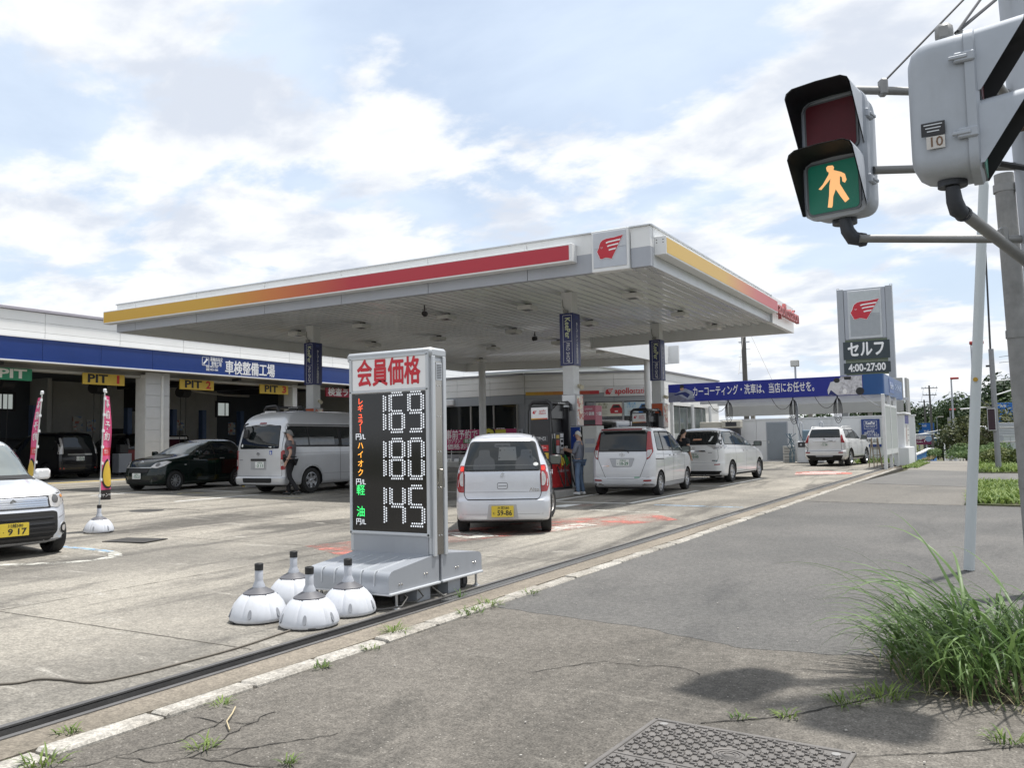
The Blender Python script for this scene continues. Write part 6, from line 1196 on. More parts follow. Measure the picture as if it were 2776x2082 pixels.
# --- tall silver van seen from behind
def car_van():
 c = Car('tall_van', 'tall silver passenger van with dark windows parked left of the price sign', (-17.28, 17.42, GZ(-17.3, 0)), 0.5,
   [(.24, 4.05), (.5, 4.18), (.8, 4.16), (1.05, 4.02), (1.3, 3.75), (1.85, 3.15), (2.1, 2.75), (2.2, 2.4)],
   [(.24, -1.0), (.27, -1.10), (.46, -1.12), (.475, -1.06), (1.2, -1.05), (1.5, -1.0), (1.85, -.90), (2.1, -.72), (2.2, -.50)],
   [(.24, .88), (.3, .93), (.6, .94), (1.0, .94), (1.22, .925), (1.6, .87), (1.82, .83), (1.86, .85), (2.0, .80), (2.12, .70), (2.2, .58)],
   rf=(.4, .35), rr=(.15, .13), bow=(.12, .04, .02), crown=.06, z0=.24, ztop=2.2, col=C_silv, n_z=60, wheels={'arches': [(.925, 0, .345), (.925, 3.11, .345)], 'w': .20})
 c.patch('window_seal', 'r', rpoly([(-.735, 1.215), (.735, 1.215), (.68, 1.835), (-.68, 1.835)], .06), M_seal, .003); c.patch('rear_window', 'r', rpoly([(-.72, 1.23), (.72, 1.23), (.665, 1.82), (-.665, 1.82)], .06), M_cg, .008)
 c.patch('stop_lamp', 'r', rpoly([(-.13, 1.885), (.13, 1.885), (.11, 1.925), (-.11, 1.925)], .01), MATS['lamp_maroon'], .012)
 for sg in (1, -1):
  lp = c.patch('tail_light', 'r', [(sg * x, z) for x, z in rpoly([(.80, .66), (.905, .66), (.905, 1.10), (.87, 1.19), (.80, 1.13)], .02)][::sg], M_lens_r, .012)
  c.patch('clear_lens', 'r', [(sg * x, z) for x, z in rpoly([(.81, .76), (.898, .76), (.898, .93), (.81, .93)], .01)][::sg], M_lens_c, .016, lp)
 c.line('tailgate_gap', 'r', rpoly([(-.82, 1.9), (-.83, .49), (.83, .49), (.82, 1.9)], .03)[2:-2], .010); c.patch('garnish', 'r', rrect(.56, .06, .02, .0, .925), M_blk, .02); c.patch('plate_recess', 'r', rrect(.58, .23, .02, .0, .775), pbr('recess_van', (.36, .37, .38), .4, .3), .004); c.plate('r', .06, .79, '大宮 502', '3 11', 'w', 'そ')
 c.emblem('r', 0, 1.08, .055, 'oval'); p = c.patch('wheelchair_sticker', 'r', rrect(.085, .105, .005, .45, 1.115), pbr('sticker_blue', (.02, .06, .35), .5), .006); c.patch('sticker_figure', 'r', circ(.025, 10, .45, 1.10), M_plate_w, .009, p); c.patch('sticker_figure', 'r', rrect(.012, .06, .003, .445, 1.13), M_plate_w, .009, p)
 c.patch('round_sticker', 'r', circ(.03, 12, -.64, 1.31, .04), M_plate_w, .011); c.patch('label', 'r', rrect(.10, .03, .004, .42, 1.26), M_plate_w, .011); c.patch('label', 'r', circ(.04, 12, .56, 1.265, .025), M_cgl, .012); c.patch('model_badge', 'r', rrect(.14, .03, .004, -.68, .925), MATS['crease_grey'], .006); c.patch('red_badge', 'r', rrect(.09, .02, .004, -.8, 1.155), M_lens_r, .006)
 c.patch('bumper_slot', 'r', rpoly([(-.52, .315), (.52, .315), (.54, .44), (-.54, .44)], .04), M_under, .01); c.wiper('r', [(-.12, 1.22), (.0, 1.26), (.42, 1.25)])
 mb = MB(); mb.box((-.42, -1.08, 1.62), (.17, .10, .24), None, .05); mb.tube([(-.5, -.95, 1.9), (-.52, -1.06, 1.86), (-.46, -1.1, 1.7)], .025, 8); obj('rear_view_mirror', mb, M_blk, c.t, 40)
 for fc in 'RL':
  c.patch('side_glass_seal', fc, rpoly([(-.86, 1.26), (3.35, 1.22), (2.95, 1.80), (-.86, 1.82)], .06), M_seal, .003); c.patch('side_window', fc, rpoly([(-.82, 1.285), (1.02, 1.285), (1.08, 1.33), (1.08, 1.80), (-.82, 1.80)], .06), M_cg, .008); c.patch('side_window', fc, rpoly([(1.2, 1.28), (2.05, 1.27), (2.05, 1.79), (1.2, 1.79)], .05), M_cg, .008); c.patch('side_window', fc, rpoly([(2.15, 1.26), (3.2, 1.25), (2.85, 1.77), (2.15, 1.78)], .05), M_cg, .008)
  c.patch('seat_reflection', fc, rpoly([(-.7, 1.31), (.9, 1.31), (.9, 1.53), (-.7, 1.50)], .03), pbr('glass_reflection', (.085, .09, .09), .08, 0, .3, 3, spec=1), .0095); c.line('window_pillar', fc, [(-.1, 1.29), (-.1, 1.8)], .04, M_seal, .0098);  # paler patch paints a reflection into the glass where seats would show
  c.line('roof_rain_line', fc, [(-.95, 1.855), (3.0, 1.845)], .018, M_seal, .004); c.line('body_crease', fc, [(-1.0, 1.10), (3.6, 1.06)], .010, MATS['crease_grey']); c.line('body_crease', fc, [(.42, .52), (2.6, .50)], .010, MATS['crease_grey'])
  c.line('door_gap', fc, [(1.12, .3), (1.12, 1.82)], .010); c.line('door_gap', fc, [(2.1, .3), (2.1, 1.82)], .010)
 Aa = [(.42 * math.cos(a), .345 * .96 + .42 * math.sin(a)) for a in np.linspace(math.radians(12), math.radians(168), 16)]
 for fc in 'RL': c.line('arch_flare', fc, [(y * 1.06, z * 1.0 + .04) for y, z in Aa], .05, C_silv, .018)
 c.patch('windscreen', 'f', rpoly([(-.78, 1.3), (.78, 1.3), (.7, 1.85), (-.7, 1.85)], .06), M_cgl, .008); c.add_wheels(6, 1); c.under(-1.0, 3.9, 1.5, .22); c.mirror(1, 3.3, 1.4, .93, .2, .28); c.mirror(-1, 3.3, 1.4, .93, .2, .28)
 obj('spare_wheel', MB().cyl((-.1, -.6, .20), (-.1, -.6, .36), .33, None, 24), M_tyre, c.t, 40)
car_van()

# --- dark green small hatch, front three quarter
def car_green():
 c = Car('dark_hatchback', 'dark green hatchback facing forward beside the silver van', (-21.92, 19.05, GZ(-21.6, 0)), 175.5,
   [(.16, 2.98), (.22, 3.13), (.45, 3.15), (.62, 3.12), (.80, 3.02), (.90, 2.86), (.98, 2.42), (1.04, 2.10), (1.2, 1.76), (1.38, 1.30), (1.43, 1.10)],
   [(.16, -.42), (.3, -.50), (.6, -.52), (.95, -.48), (1.2, -.36), (1.4, -.18), (1.43, -.08)],
   [(.16, .76), (.25, .82), (.55, .832), (.85, .82), (.98, .785), (1.1, .74), (1.3, .645), (1.43, .565)],
   rf=(.52, .40), rr=(.25, .2), bow=(.16, .06, .06), crown=.07, z0=.16, ztop=1.43, col=C_grn, wheels={'arches': [(.825, 0, .285), (.825, 2.49, .285)], 'w': .17})
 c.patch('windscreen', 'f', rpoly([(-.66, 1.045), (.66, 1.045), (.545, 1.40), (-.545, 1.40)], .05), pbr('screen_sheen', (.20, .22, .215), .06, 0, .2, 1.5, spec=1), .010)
 for sg in (1, -1):
  lp = c.patch('headlight', 'f', [(sg * x, z) for x, z in rpoly([(.42, .685), (.62, .66), (.74, .72), (.80, .84), (.70, .865), (.52, .80)], .04)][::sg], M_lens_c, .014); c.patch('lamp_bulb', 'f', circ(.055, 12, sg * .60, .76)[::sg], M_lens_d, .019, lp)
  c.patch('fog_recess', 'f', circ(.06, 12, sg * .58, .36)[::sg], M_under, .008)
 c.patch('grille', 'f', rpoly([(-.42, .655), (.42, .655), (.36, .53), (-.36, .53)], .03)[::-1], M_under, .01)
 for z in (.56, .59, .62): c.line('grille_bar', 'f', [(-.38, z), (.38, z)], .008, M_dk, .014)
 c.patch('chrome_bar', 'f', rpoly([(-.47, .665), (.47, .665), (.46, .69), (-.46, .69)], .008), pbr('satin_chrome', (.45, .46, .46), .3, .8), .018); c.emblem('f', -.02, .83, .06, 'oval'); c.plate('f', .02, .44, '大宮531', '73-21', 'w', 'さ')
 c.patch('lower_intake', 'f', rpoly([(-.45, .20), (.45, .20), (.42, .33), (-.42, .33)], .03), M_under, .008); c.line('lip', 'f', [(-.7, .185), (.7, .185)], .02, M_under, .01)
 c.wiper('f', [(.1, 1.03), (-.2, 1.045), (-.55, 1.07)]); c.wiper('f', [(.6, 1.03), (.3, 1.04), (.05, 1.06)])
 for fc in 'RL':
  c.patch('side_glass_seal', fc, rpoly([(-.25, 1.04), (2.0, .98), (1.38, 1.37), (-.1, 1.39)], .05), M_seal, .003)
  for P in ([(-.2, 1.06), (.92, 1.03), (.92, 1.35), (-.05, 1.36)], [(1.0, 1.03), (1.85, 1.005), (1.35, 1.32), (1.0, 1.35)]): c.patch('side_window', fc, rpoly(P, .04), M_cg, .008)
  c.line('door_gap', fc, [(.96, .3), (.96, 1.38)], .009); c.line('door_gap', fc, [(2.02, .35), (2.0, .98)], .009)
  for y in (.80, 1.85): c.patch('door_handle', fc, rrect(.19, .03, .014, y - .12, .90), pbr('handle_chrome', (.35, .36, .36), .3, .7), .024)
  c.patch('indicator', fc, rrect(.07, .025, .01, 2.14, .74), M_lens_c, .010)
  obj('roof_sheen_trim', MB().tube([c.pt(fc, y, 1.425, .004) for y in np.linspace(-.1, 1.05, 8)], .006, 5), MATS['handle_chrome'], c.t)
 c.mirror(1, 1.72, 1.06, .80, .2, .15, C_grn, False); c.mirror(-1, 1.72, 1.06, .80, .2, .15, C_grn, False); c.add_wheels(10, 2, pbr('rim_grey', (.40, .41, .42), .35, .7)); c.under(-.4, 2.9, 1.3, .14)
car_green()

# --- white kei wagon in the left foreground, front view
def car_kei():
 c = Car('kei_wagon', 'white boxy small car at the left edge with chrome grille and yellow plate', (-13.62, 6.60, .0), 98.5,
   [(.17, 2.76), (.22, 2.88), (.38, 2.92), (.55, 2.90), (.66, 2.86), (.80, 2.80), (.86, 2.70), (.93, 2.42), (1.0, 2.05), (1.05, 1.84), (1.3, 1.56), (1.5, 1.28), (1.57, 1.05)],
   [(.17, -.40), (.3, -.48), (.8, -.48), (1.1, -.44), (1.5, -.32), (1.57, -.2)],
   [(.17, .70), (.24, .727), (.5, .735), (.8, .733), (.95, .715), (1.1, .69), (1.4, .62), (1.52, .575), (1.57, .53)],
   rf=(.40, .30), rr=(.2, .15), bow=(.13, .05, .03), crown=.09, z0=.17, ztop=1.57, n_z=56, col=C_silw, wheels={'arches': [(.725, 0, .275), (.725, 2.425, .275)], 'w': .16})
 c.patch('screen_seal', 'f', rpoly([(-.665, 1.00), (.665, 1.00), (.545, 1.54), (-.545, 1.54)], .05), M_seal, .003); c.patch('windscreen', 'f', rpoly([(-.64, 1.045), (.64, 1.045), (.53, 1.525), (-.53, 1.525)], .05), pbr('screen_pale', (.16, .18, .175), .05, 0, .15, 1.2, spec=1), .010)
 for sg in (1, -1):
  lp = c.patch('headlight', 'f', [(sg * x, z) for x, z in rpoly([(.455, .655), (.555, .64), (.70, .69), (.722, .80), (.66, .855), (.45, .80)], .02)][::sg], M_lens_c, .014); c.patch('lamp_lens', 'f', circ(.045, 16, sg * .535, .755, .055)[::sg], M_lens_d, .020, lp); c.patch('indicator', 'f', circ(.022, 10, sg * .645, .785)[::sg], pbr('lens_amber', (.55, .25, .08), .2), .019, lp); c.line('lamp_seal', 'f', [(sg * .445, .655), (sg * .44, .80)], .02, M_seal, .012)
  fb = c.patch('fog_bezel', 'f', circ(.075, 20, sg * .655, .36, .085)[::sg], M_chrome, .012); c.patch('fog_ring', 'f', circ(.062, 20, sg * .655, .36, .07)[::sg], M_under, .016, fb); c.patch('fog_lamp', 'f', circ(.036, 14, sg * .645, .36, .04)[::sg], M_lens_c, .022, fb)
 gb = c.patch('upper_grille', 'f', rpoly([(-.44, .66), (.44, .66), (.44, .775), (-.44, .775)], .01), pbr('grille_silver', (.55, .56, .58), .25, .8), .010)
 for z in (.685, .715, .745): c.line('chrome_bar', 'f', [(-.42, z), (.42, z)], .012, M_chrome, .016, parent=gb)
 c.line('grille_gap', 'f', [(-.46, .645), (.46, .645)], .014, off=.006); c.line('bonnet_gap', 'f', [(-.70, .835), (-.45, .795), (.45, .795), (.70, .835)], .012, off=.005); c.emblem('f', 0.0, .715, .065, 'S', gb)
 lg = c.patch('lower_grille', 'f', rpoly([(-.44, .215), (.44, .215), (.54, .33), (.545, .58), (.49, .60), (-.49, .60), (-.545, .58), (-.54, .33)], .03), M_under, .008)
 for z in (.26, .33, .39, .45, .525): c.line('grille_bar', 'f', [(-.52 + abs(z - .4) * .25, z), (.52 - abs(z - .4) * .25, z)], .028, pbr('grille_gloss', (.02, .02, .022), .2, 0, 0), .016, parent=lg)
 c.plate('f', 0, .395, '川越580', '9 17', 'y', '・'); c.line('lip_line', 'f', [(-.68, .225), (.68, .225)], .008, MATS['crease_grey'], .004); c.line('bumper_crease', 'f', [(.56, .50), (.73, .56)], .010, MATS['crease_grey'], .004); c.line('bumper_crease', 'f', [(-.56, .50), (-.73, .56)], .010, MATS['crease_grey'], .004)
 c.wiper('f', [(.0, 1.0), (.25, 1.03), (.58, 1.065)], .025); c.wiper('f', [(-.62, 1.0), (-.35, 1.01), (.0, 1.035)], .025)
 for fc in 'RL':
  c.patch('side_glass_seal', fc, rpoly([(-.3, 1.0), (1.85, .98), (1.3, 1.5), (-.2, 1.5)], .05), M_seal, .003)
  for P in ([(-.25, 1.03), (.75, 1.02), (.75, 1.47), (-.18, 1.47)], [(.85, 1.02), (1.7, 1.01), (1.27, 1.46), (.85, 1.47)]): c.patch('side_window', fc, rpoly(P, .04), M_cg, .008)
  c.line('door_gap', fc, [(.8, .3), (.8, 1.5)], .009); c.line('door_gap', fc, [(1.95, .3), (1.9, 1.0)], .009)
 for sg in (1, -1): c.mirror(sg, 1.68, 1.06, .71, .19, .15, C_wht, True)
 c.add_wheels(8, 0); c.under(-.4, 2.6, 1.2, .16)
car_kei()
bpy.data.objects['kei_wagon'].scale = (1.03, .98, .985)

# --- dark vehicles in and beyond the garage
def car_dark(name, label, loc, heading, col, simple=False, group=None):
 c = Car(name, label, loc, heading,
   [(.2, 3.65), (.4, 3.80), (.8, 3.76), (1.0, 3.5), (1.12, 2.9), (1.4, 2.3), (1.7, 1.7), (1.76, 1.5)], [(.2, -.75), (.3, -.9), (.7, -.92), (1.1, -.88), (1.5, -.76), (1.72, -.66), (1.76, -.58)],
   [(.2, .80), (.3, .845), (.8, .85), (1.1, .83), (1.4, .77), (1.7, .69), (1.76, .65)], rf=(.45, .35), rr=(.18, .16), bow=(.14, .05, .03), crown=.09, z0=.2, ztop=1.76, col=col, n_z=30, wheels={'arches': [(.84, 0, .325), (.84, 2.85, .325)], 'w': .2})
 c.patch('rear_window', 'r', rpoly([(-.62, 1.16), (.62, 1.16), (.56, 1.68), (-.56, 1.68)], .05), M_cg, .008)
 for sg in (1, -1): c.patch('tail_light', 'r', [(sg * x, z) for x, z in rpoly([(.66, .98), (.82, .98), (.72, 1.60), (.64, 1.60)], .03)][::sg], M_lens_c, .012); c.patch('reflector', 'r', [(sg * x, z) for x, z in rpoly([(.62, .40), (.78, .40), (.78, .46), (.62, .46)], .01)][::sg], M_lens_r, .01)
 c.patch('chrome_bar', 'r', rpoly([(-.5, .93), (.5, .93), (.5, .99), (-.5, .99)], .01), M_chrome, .015); c.plate('r', 0, .80, '大宮 300', '12-0', 'w', 'な'); c.line('tailgate_gap', 'r', [(-.7, 1.6), (-.74, .9), (-.7, .55), (.7, .55), (.74, .9), (.7, 1.6)], .01, pbr('gap_glint', (.06, .06, .06), .4, 0, 0))
 for fc in 'RL':
  for P in ([(-.5, 1.16), (.6, 1.14), (.6, 1.66), (-.4, 1.66)], [(.7, 1.14), (1.6, 1.12), (1.55, 1.62), (.7, 1.66)], [(1.7, 1.12), (2.5, 1.1), (1.9, 1.55), (1.7, 1.6)]): c.patch('side_window', fc, rpoly(P, .05), M_cg, .008)
  c.line('door_gap', fc, [(.65, .35), (.65, 1.7)], .009, MATS['gap_glint']); c.line('door_gap', fc, [(1.65, .35), (1.65, 1.7)], .009, MATS['gap_glint'])
 c.patch('windscreen', 'f', rpoly([(-.64, 1.16), (.64, 1.16), (.56, 1.68), (-.56, 1.68)], .05), M_cgl, .008); c.add_wheels(9, 0); c.under(-.8, 3.5, 1.4, .2); c.mirror(1, 2.45, 1.2, .84, .2, .2); c.mirror(-1, 2.45, 1.2, .84, .2, .2)
car_dark('black_minivan', 'black minivan inside the first pit seen from behind', (-32.0, 20.3, GG), -90, C_blk)
car_dark('black_minivan', 'black car inside the garage behind the red tool chest', (-34.6, 25.2, GG), -84, C_blk)
car_dark('graphite_minivan', 'graphite grey minivan roof showing between the two pumps', (-12.35, 28.1, .03), 1, C_gry)
bpy.data.objects['graphite_minivan'].scale = (1, 1, 1.12)
t = thing('parked_suv', 'black and white car nose deep in the garage behind the white pier', 'car', (-37.0, 27.8, GG), 0)
mb = MB(); mb.prism(rpoly([(-.9, .25), (.9, .25), (.9, 1.15), (.72, 1.75), (-.72, 1.75), (-.9, 1.15)], .12), -2, 2, frame((0, 0, 0), (0, 1, 0), (0, 0, 1))); obj('body', mb, C_blk, t, 40); obj('roof_edge', MB().box((2.0, 0, 1.62), (.06, 1.3, .12), None, .03), M_txw, t); obj('rear_window', MB().box((2.01, 0, 1.38), (.03, 1.25, .36), None, .03), M_cg, t)
for y in (-.75, .75): obj('tyre', MB().cyl((1.2, y - .1, .33), (1.2, y + .1, .33), .33, None, 24), M_tyre, t, 40)
# ================================================================== PRICE SIGN AND SMALL THINGS
M_psg = pbr('sign_grey_metal', (.34, .36, .39), .3, .15, .06, 3, dirt=.16); M_psl = pbr('sign_light_metal', (.52, .54, .56), .3, .2, .04, 3)
M_stain = pbr('stainless', (.38, .36, .33), .18, 1., .08, 2)
t = thing('price_sign', 'tall grey price sign with glowing digits on a wheeled base at the gutter', 'price sign', (-4.90, 6.36, 0))
Xl, Xr, Yf, Yr = -.50, .46, -.11, .11
obj('cabinet', MB().box(((Xl + Xr) / 2, 0, 1.27), (Xr - Xl, Yr - Yf, 1.80), None, .02), M_psl, t)
obj('top_cap', MB().box(((Xl + Xr) / 2, 0, 2.20), (Xr - Xl + .03, Yr - Yf + .04, .09), None, .035), pbr('cap_grey', (.44, .46, .48), .35, .1), t, 40)
obj('side_plate', MB().box((Xr + .003, -.005, 1.25), (.008, .11, 1.74)), M_stain, t); obj('side_edge', MB().box((Xr + .008, -.085, 1.27), (.02, .05, 1.8), None, .008), M_psl, t); obj('side_edge', MB().box((Xr + .008, .085, 1.27), (.02, .05, 1.8), None, .008), M_psl, t)
vt = obj('vent', MB().box((Xr + .010, .0, 2.03), (.006, .09, .16)), M_psl, t)
for k in range(9): obj('vent_slot', MB().box((Xr + .014, .0, 1.97 + .015 * k), (.004, .07, .005)), M_dk, vt)
obj('handle', MB().tube([(Xr + .01, .0, .98), (Xr + .04, .02, .98), (Xr + .04, .02, 1.14), (Xr + .01, .0, 1.14)], .006, 6), M_stain, t, 60)
for z in (.55, .98, 1.3, 1.62, 1.9): obj('rivet', MB().cyl((Xr + .006, -.02, z), (Xr + .011, -.02, z), .006, None, 8).cyl((Xr + .006, .02, z), (Xr + .011, .02, z), .006, None, 8), M_psl, t)
xc = -.012
tp = obj('title_panel', MB().box((xc, Yf - .008, 2.03), (.86, .02, .30), None, .004), pbr('title_white', (.80, .80, .80), .4, 0, 0), t)
text('lettering', '会員価格', .27, pbr('title_red', (.55, .015, .03), .4, var=0), FB((xc, Yf - .0195, 2.028)), tp, .022, .003, width=.74)
for (x, z, w, h) in ((xc, 2.186, .92, .02), (xc, 1.868, .92, .024), (xc, .56, .92, .03), (-.46, 1.37, .03, 1.66), (.432, 1.37, .034, 1.66)): obj('frame_bar', MB().box((x, Yf - .012, z), (w, .03, h), None, .006), M_psl, t)
scn = obj('screen', MB().box((xc, Yf - .006, 1.213), (.86, .02, 1.272)), pbr('screen_black', (.010, .010, .011), .10, 0, 0, spec=.6), t)
obj('lower_panel', MB().box((xc, Yf - .004, .44), (.86, .016, .22), None, .003), M_psg, t)
E_w = emit('led_white', (.90, .94, 1.0), .55); E_r = emit('led_red', (1, .12, .05), 1.1); E_o = emit('led_amber', (1, .42, .05), 1.0); E_g = emit('led_green', (.05, .9, .2), .9)
SEG = {'0': 'abcdef', '1': 'bc', '4': 'fgbc', '5': 'afgcd', '6': 'afgedc', '8': 'abcdefg', '9': 'abcdfg'}
yl = Yf - .0175
def digit(ch, cx, cz, w=.148, h=.340):
 mb = MB(); pts = []; e = .024
 H = lambda z: [(cx - w / 2 + .012 + (w - .024) * i / 5 + (.5 * (w - .024) / 5 if r else 0), z + (r - .5) * e) for r in (0, 1) for i in range(6 - r)]
 Vv = lambda x, z0, z1: [(x + (r - .5) * e, z0 + (z1 - z0) * i / 6 + (.5 * (z1 - z0) / 6 if r else 0)) for r in (0, 1) for i in range(7 - r)]
 g = .016
 S = {'a': H(cz + h / 2), 'd': H(cz - h / 2), 'g': H(cz), 'f': Vv(cx - w / 2, cz + g, cz + h / 2 - g), 'b': Vv(cx + w / 2, cz + g, cz + h / 2 - g), 'e': Vv(cx - w / 2, cz - h / 2 + g, cz - g), 'c': Vv(cx + w / 2, cz - h / 2 + g, cz - g)}
 for s_ in SEG[ch]: pts += S[s_]
 for x, z in pts: mb.add([(x + .0090 * math.cos(k * math.pi / 3), yl, z + .0090 * math.sin(k * math.pi / 3)) for k in range(6)], [(0, 1, 2, 3, 4, 5)])
 o = obj('led_digit', mb, E_w, scn); o['kind'] = 'stuff'
for row, num in enumerate(('169', '180', '145')):
 z = 1.668 - .4255 * row
 for k, ch in enumerate(num): digit(ch, (-.10 - .077 * .0 if False else (-.13, .085, .30)[k]) if k else -.13, z)
dim = MB()
for row in range(3):
 for i in range(30):
  for j in range(18):
   x = -.22 + i * .0215; z = 1.668 - .4255 * row + (j - 8.5) * .0213
   dim.add([(x - .002, yl + .003, z - .002), (x + .002, yl + .003, z - .002), (x + .002, yl + .003, z + .002), (x - .002, yl + .003, z + .002)], [(0, 1, 2, 3)])
o = obj('unlit_dots', dim, pbr('led_off', (.05, .05, .05), .4, 0, 0), scn); o['kind'] = 'stuff'
for s_, m, z, lh in (('レギュラー', E_r, 1.645, .066), ('ハイオク', E_o, 1.228, .084)):
 for i, ch in enumerate(s_):
  rot = ch == 'ー'; text('led_label', ch if not rot else '丨', min(lh, .072) * 1.05, m, FB((-.345, yl, z + .135 - i * lh)), scn, .006, .001)
text('led_label', '軽', .105, E_g, FB((-.345, yl, .945)), scn, .002, .001); text('led_label', '油', .105, E_g, FB((-.345, yl, .745)), scn, .002, .001)
for z in (1.448, 1.025, .655): text('led_label', '円/L', .066, E_w, FB((-.345, yl, z)), scn, .004, .001, width=.115)
# base: two covers with a slot for the cabinet
def cover(pf, x0, x1):
 mb = MB(); n = len(pf); mb.add([(x0, y, z) for y, z in pf] + [(x1, y, z) for y, z in pf], [(i, (i + 1) % n, n + (i + 1) % n, n + i) for i in range(n)] + [tuple(range(n)), tuple(range(n, 2 * n))[::-1]]); return mb
fr = rpoly([(-.74, .145), (-.74, .318), (-.10, .385), (-.02, .385), (-.02, .13)], [.0, .07, .02, .02, 0], 7); rr_ = rpoly([(.02, .135), (.02, .385), (.12, .378), (.70, .325), (.70, .145)], [0, .02, .02, .07, 0], 7)
fc = obj('base_cover', cover(fr, -.43, .46), M_psg, t, 40); rc = obj('base_cover', cover(rr_, -.43, .46), M_psg, t, 40)
for y0, y1 in ((-.755, -.0), (.0, .715)): obj('base_rim', MB().box((.015, (y0 + y1) / 2, .135), (.93, y1 - y0 - .03, .022), None, .008), M_psl, t)
for k in range(5):
 x = -.27 + k * .145; obj('pressed_rib', MB().tube([(x, -.743, .20), (x, -.744, .29), (x, -.725, .318), (x, -.64, .330), (x, -.24, .371)], .006, 5), M_psl, fc, 60)
for y, z in ((-.60, .20), (-.565, .20), (-.24, .24), (-.205, .24), (.25, .23), (.285, .23), (.55, .235), (.585, .235)): obj('bolt', MB().lathe([(0, .006), (.008, .004), (.010, 0)], 10, Matrix.Translation((.461, y, z)) @ Matrix.Rotation(math.pi / 2, 4, 'Y')), M_stain, t, 40)
for x, y in ((.43, -.60), (.43, .64), (-.40, -.60), (-.40, .64)):
 obj('levelling_foot', MB().cyl((x, y, .02), (x, y, .13), .012, None, 10).lathe([(0, .028), (.012, .028), (.022, .014), (.04, .006), (.042, 0), (0, 0)], 16, Matrix.Translation((x, y, .001))), pbr('foot_zinc', (.5, .5, .5), .35, .7), t, 40)
for x, y in ((.36, -.48), (.36, .50), (-.34, -.48), (-.34, .50)):
 w = obj('caster', MB().cyl((x - .025, y, .062), (x + .025, y, .062), .06, None, 20), M_tyre, t, 40); obj('fork', MB().box((x + .03, y, .09), (.006, .05, .1)).box((x - .03, y, .09), (.006, .05, .1)), M_dk, w); obj('hub', MB().cyl((x - .028, y, .062), (x + .028, y, .062), .025, None, 14), M_dk, w, 40)
for y in (-.20, .28): obj('weight_block', MB().box((.36, y, .065), (.12, .20, .13)), M_psg, t)
obj('chassis', MB().box((0, 0, .125), (.8, 1.3, .03)), M_under, t)
for pts in ([(.40, -.52, .14), (.47, -.50, .08), (.47, -.58, .02), (.38, -.72, .012), (.1, -.9, .012), (-.05, -1.2, .012)], [(.42, -.30, .13), (.46, -.26, .05), (.44, -.34, .015), (.30, -.4, .012)], [(.42, -.12, .13), (.5, -.02, .02), (.46, .10, .012), (.3, -.1, .012)]):
 obj('power_cord', MB().tube(pts, .008, 6), pbr('cord_grey', (.14, .135, .125), .6, var=0), t, 60)
# long cable on the concrete
cb = [(-6.6, 2.2), (-5.8, 2.55), (-5.18, 2.91), (-5.09, 3.07), (-4.95, 3.13), (-4.72, 3.18), (-4.64, 3.40), (-4.61, 3.74), (-4.60, 4.2), (-4.66, 4.72), (-4.62, 4.9)]
P = []
for i in range(len(cb) - 1):
 p0, p1, p2, p3 = [V(cb[min(max(i + q, 0), len(cb) - 1)]) for q in (-1, 0, 1, 2)]
 for k in range(6): u = k / 6; q = .5 * ((2 * p1) + (-p0 + p2) * u + (2 * p0 - 5 * p1 + 4 * p2 - p3) * u * u + (-p0 + 3 * p1 - 3 * p2 + p3) * u ** 3); P.append((q.x, q.y, .009))
o = obj('ground_cable', MB().tube(P, .0075, 8), pbr('cable_grey', (.13, .115, .095), .6, var=0), None, 60); tag(o, 'long grey cable snaking over the concrete to the white weights', 'cable')
# ---- water weights for flags
M_ww2 = pbr('weight_white', (.56, .58, .62), .45, 0, .06, 4, dirt=.3); M_wcap = pbr('weight_collar', (.10, .10, .11), .5, 0, .08, 4); M_wneck = pbr('weight_neck', (.42, .44, .48), .4, 0, .04, 4)
def weight(loc, lab, rz):
 t = thing('flag_weight', lab, 'flag weight', loc, rz, 'white flag weights'); t.scale = (.86, .86, .97)
 mb = MB(); n = 72; pr = [(.245, .008), (.262, .022), (.264, .04), (.252, .085), (.222, .145), (.180, .19), (.135, .222), (.10, .236)]; vs = []
 for r, z in pr:
  for i in range(n):
   a = 2 * math.pi * i / n; ph = (a * 6 / (2 * math.pi)) % 1.; gk = max(0, 1 - abs(ph - .5) / .045) + max(0, 1 - abs(ph - .32) / .03) * .6; q = r - .012 * gk * min(1, (z + .02) / .06)
   vs.append((q * math.cos(a), q * math.sin(a), z))
 mb.add(vs, [(j * n + i, j * n + (i + 1) % n, (j + 1) * n + (i + 1) % n, (j + 1) * n + i) for j in range(len(pr) - 1) for i in range(n)] + [tuple(range(n))[::-1]])
 obj('dome', mb, M_ww2, t, 50)
 for k in range(6):
  a = math.pi / 3 * (k + .78); M = Matrix.Rotation(a, 4, 'Z') @ Matrix.Translation((.251, 0, .083)) @ Matrix.Rotation(R(-28), 4, 'Y') @ Matrix.Rotation(R(90), 4, 'Y') @ Matrix.Rotation(R(90), 4, 'Z')
  obj('recess', MB().prism(circ(.017, 12, 0, 0, .040), -.004, .004, M), pbr('recess_grey2', (.22, .23, .25), .5, 0, 0), t)
 for k in range(3):
  a = k * 2.1; obj('foot_notch', MB().box((.246 * math.cos(a), .246 * math.sin(a), .012), (.04, .06, .024), Matrix.Rotation(a, 3, 'Z'), .004), M_blk, t)
 obj('collar', MB().lathe([(.142, .214), (.140, .226), (.110, .243), (.070, .262), (.058, .268), (.058, .26)], 36), M_wcap, t, 40)
 obj('neck', MB().lathe([(.058, .258), (.056, .278), (.040, .312), (.037, .325), (.037, .40), (.033, .405), (.0, .405)], 28), M_wneck, t, 40)
 obj('screw_cap', MB().lathe([(.030, .402), (.039, .404), (.040, .455), (.034, .460), (.026, .458), (.024, .44), (0, .44)], 24), pbr('cap_black', (.022, .022, .022), .6), t, 40)
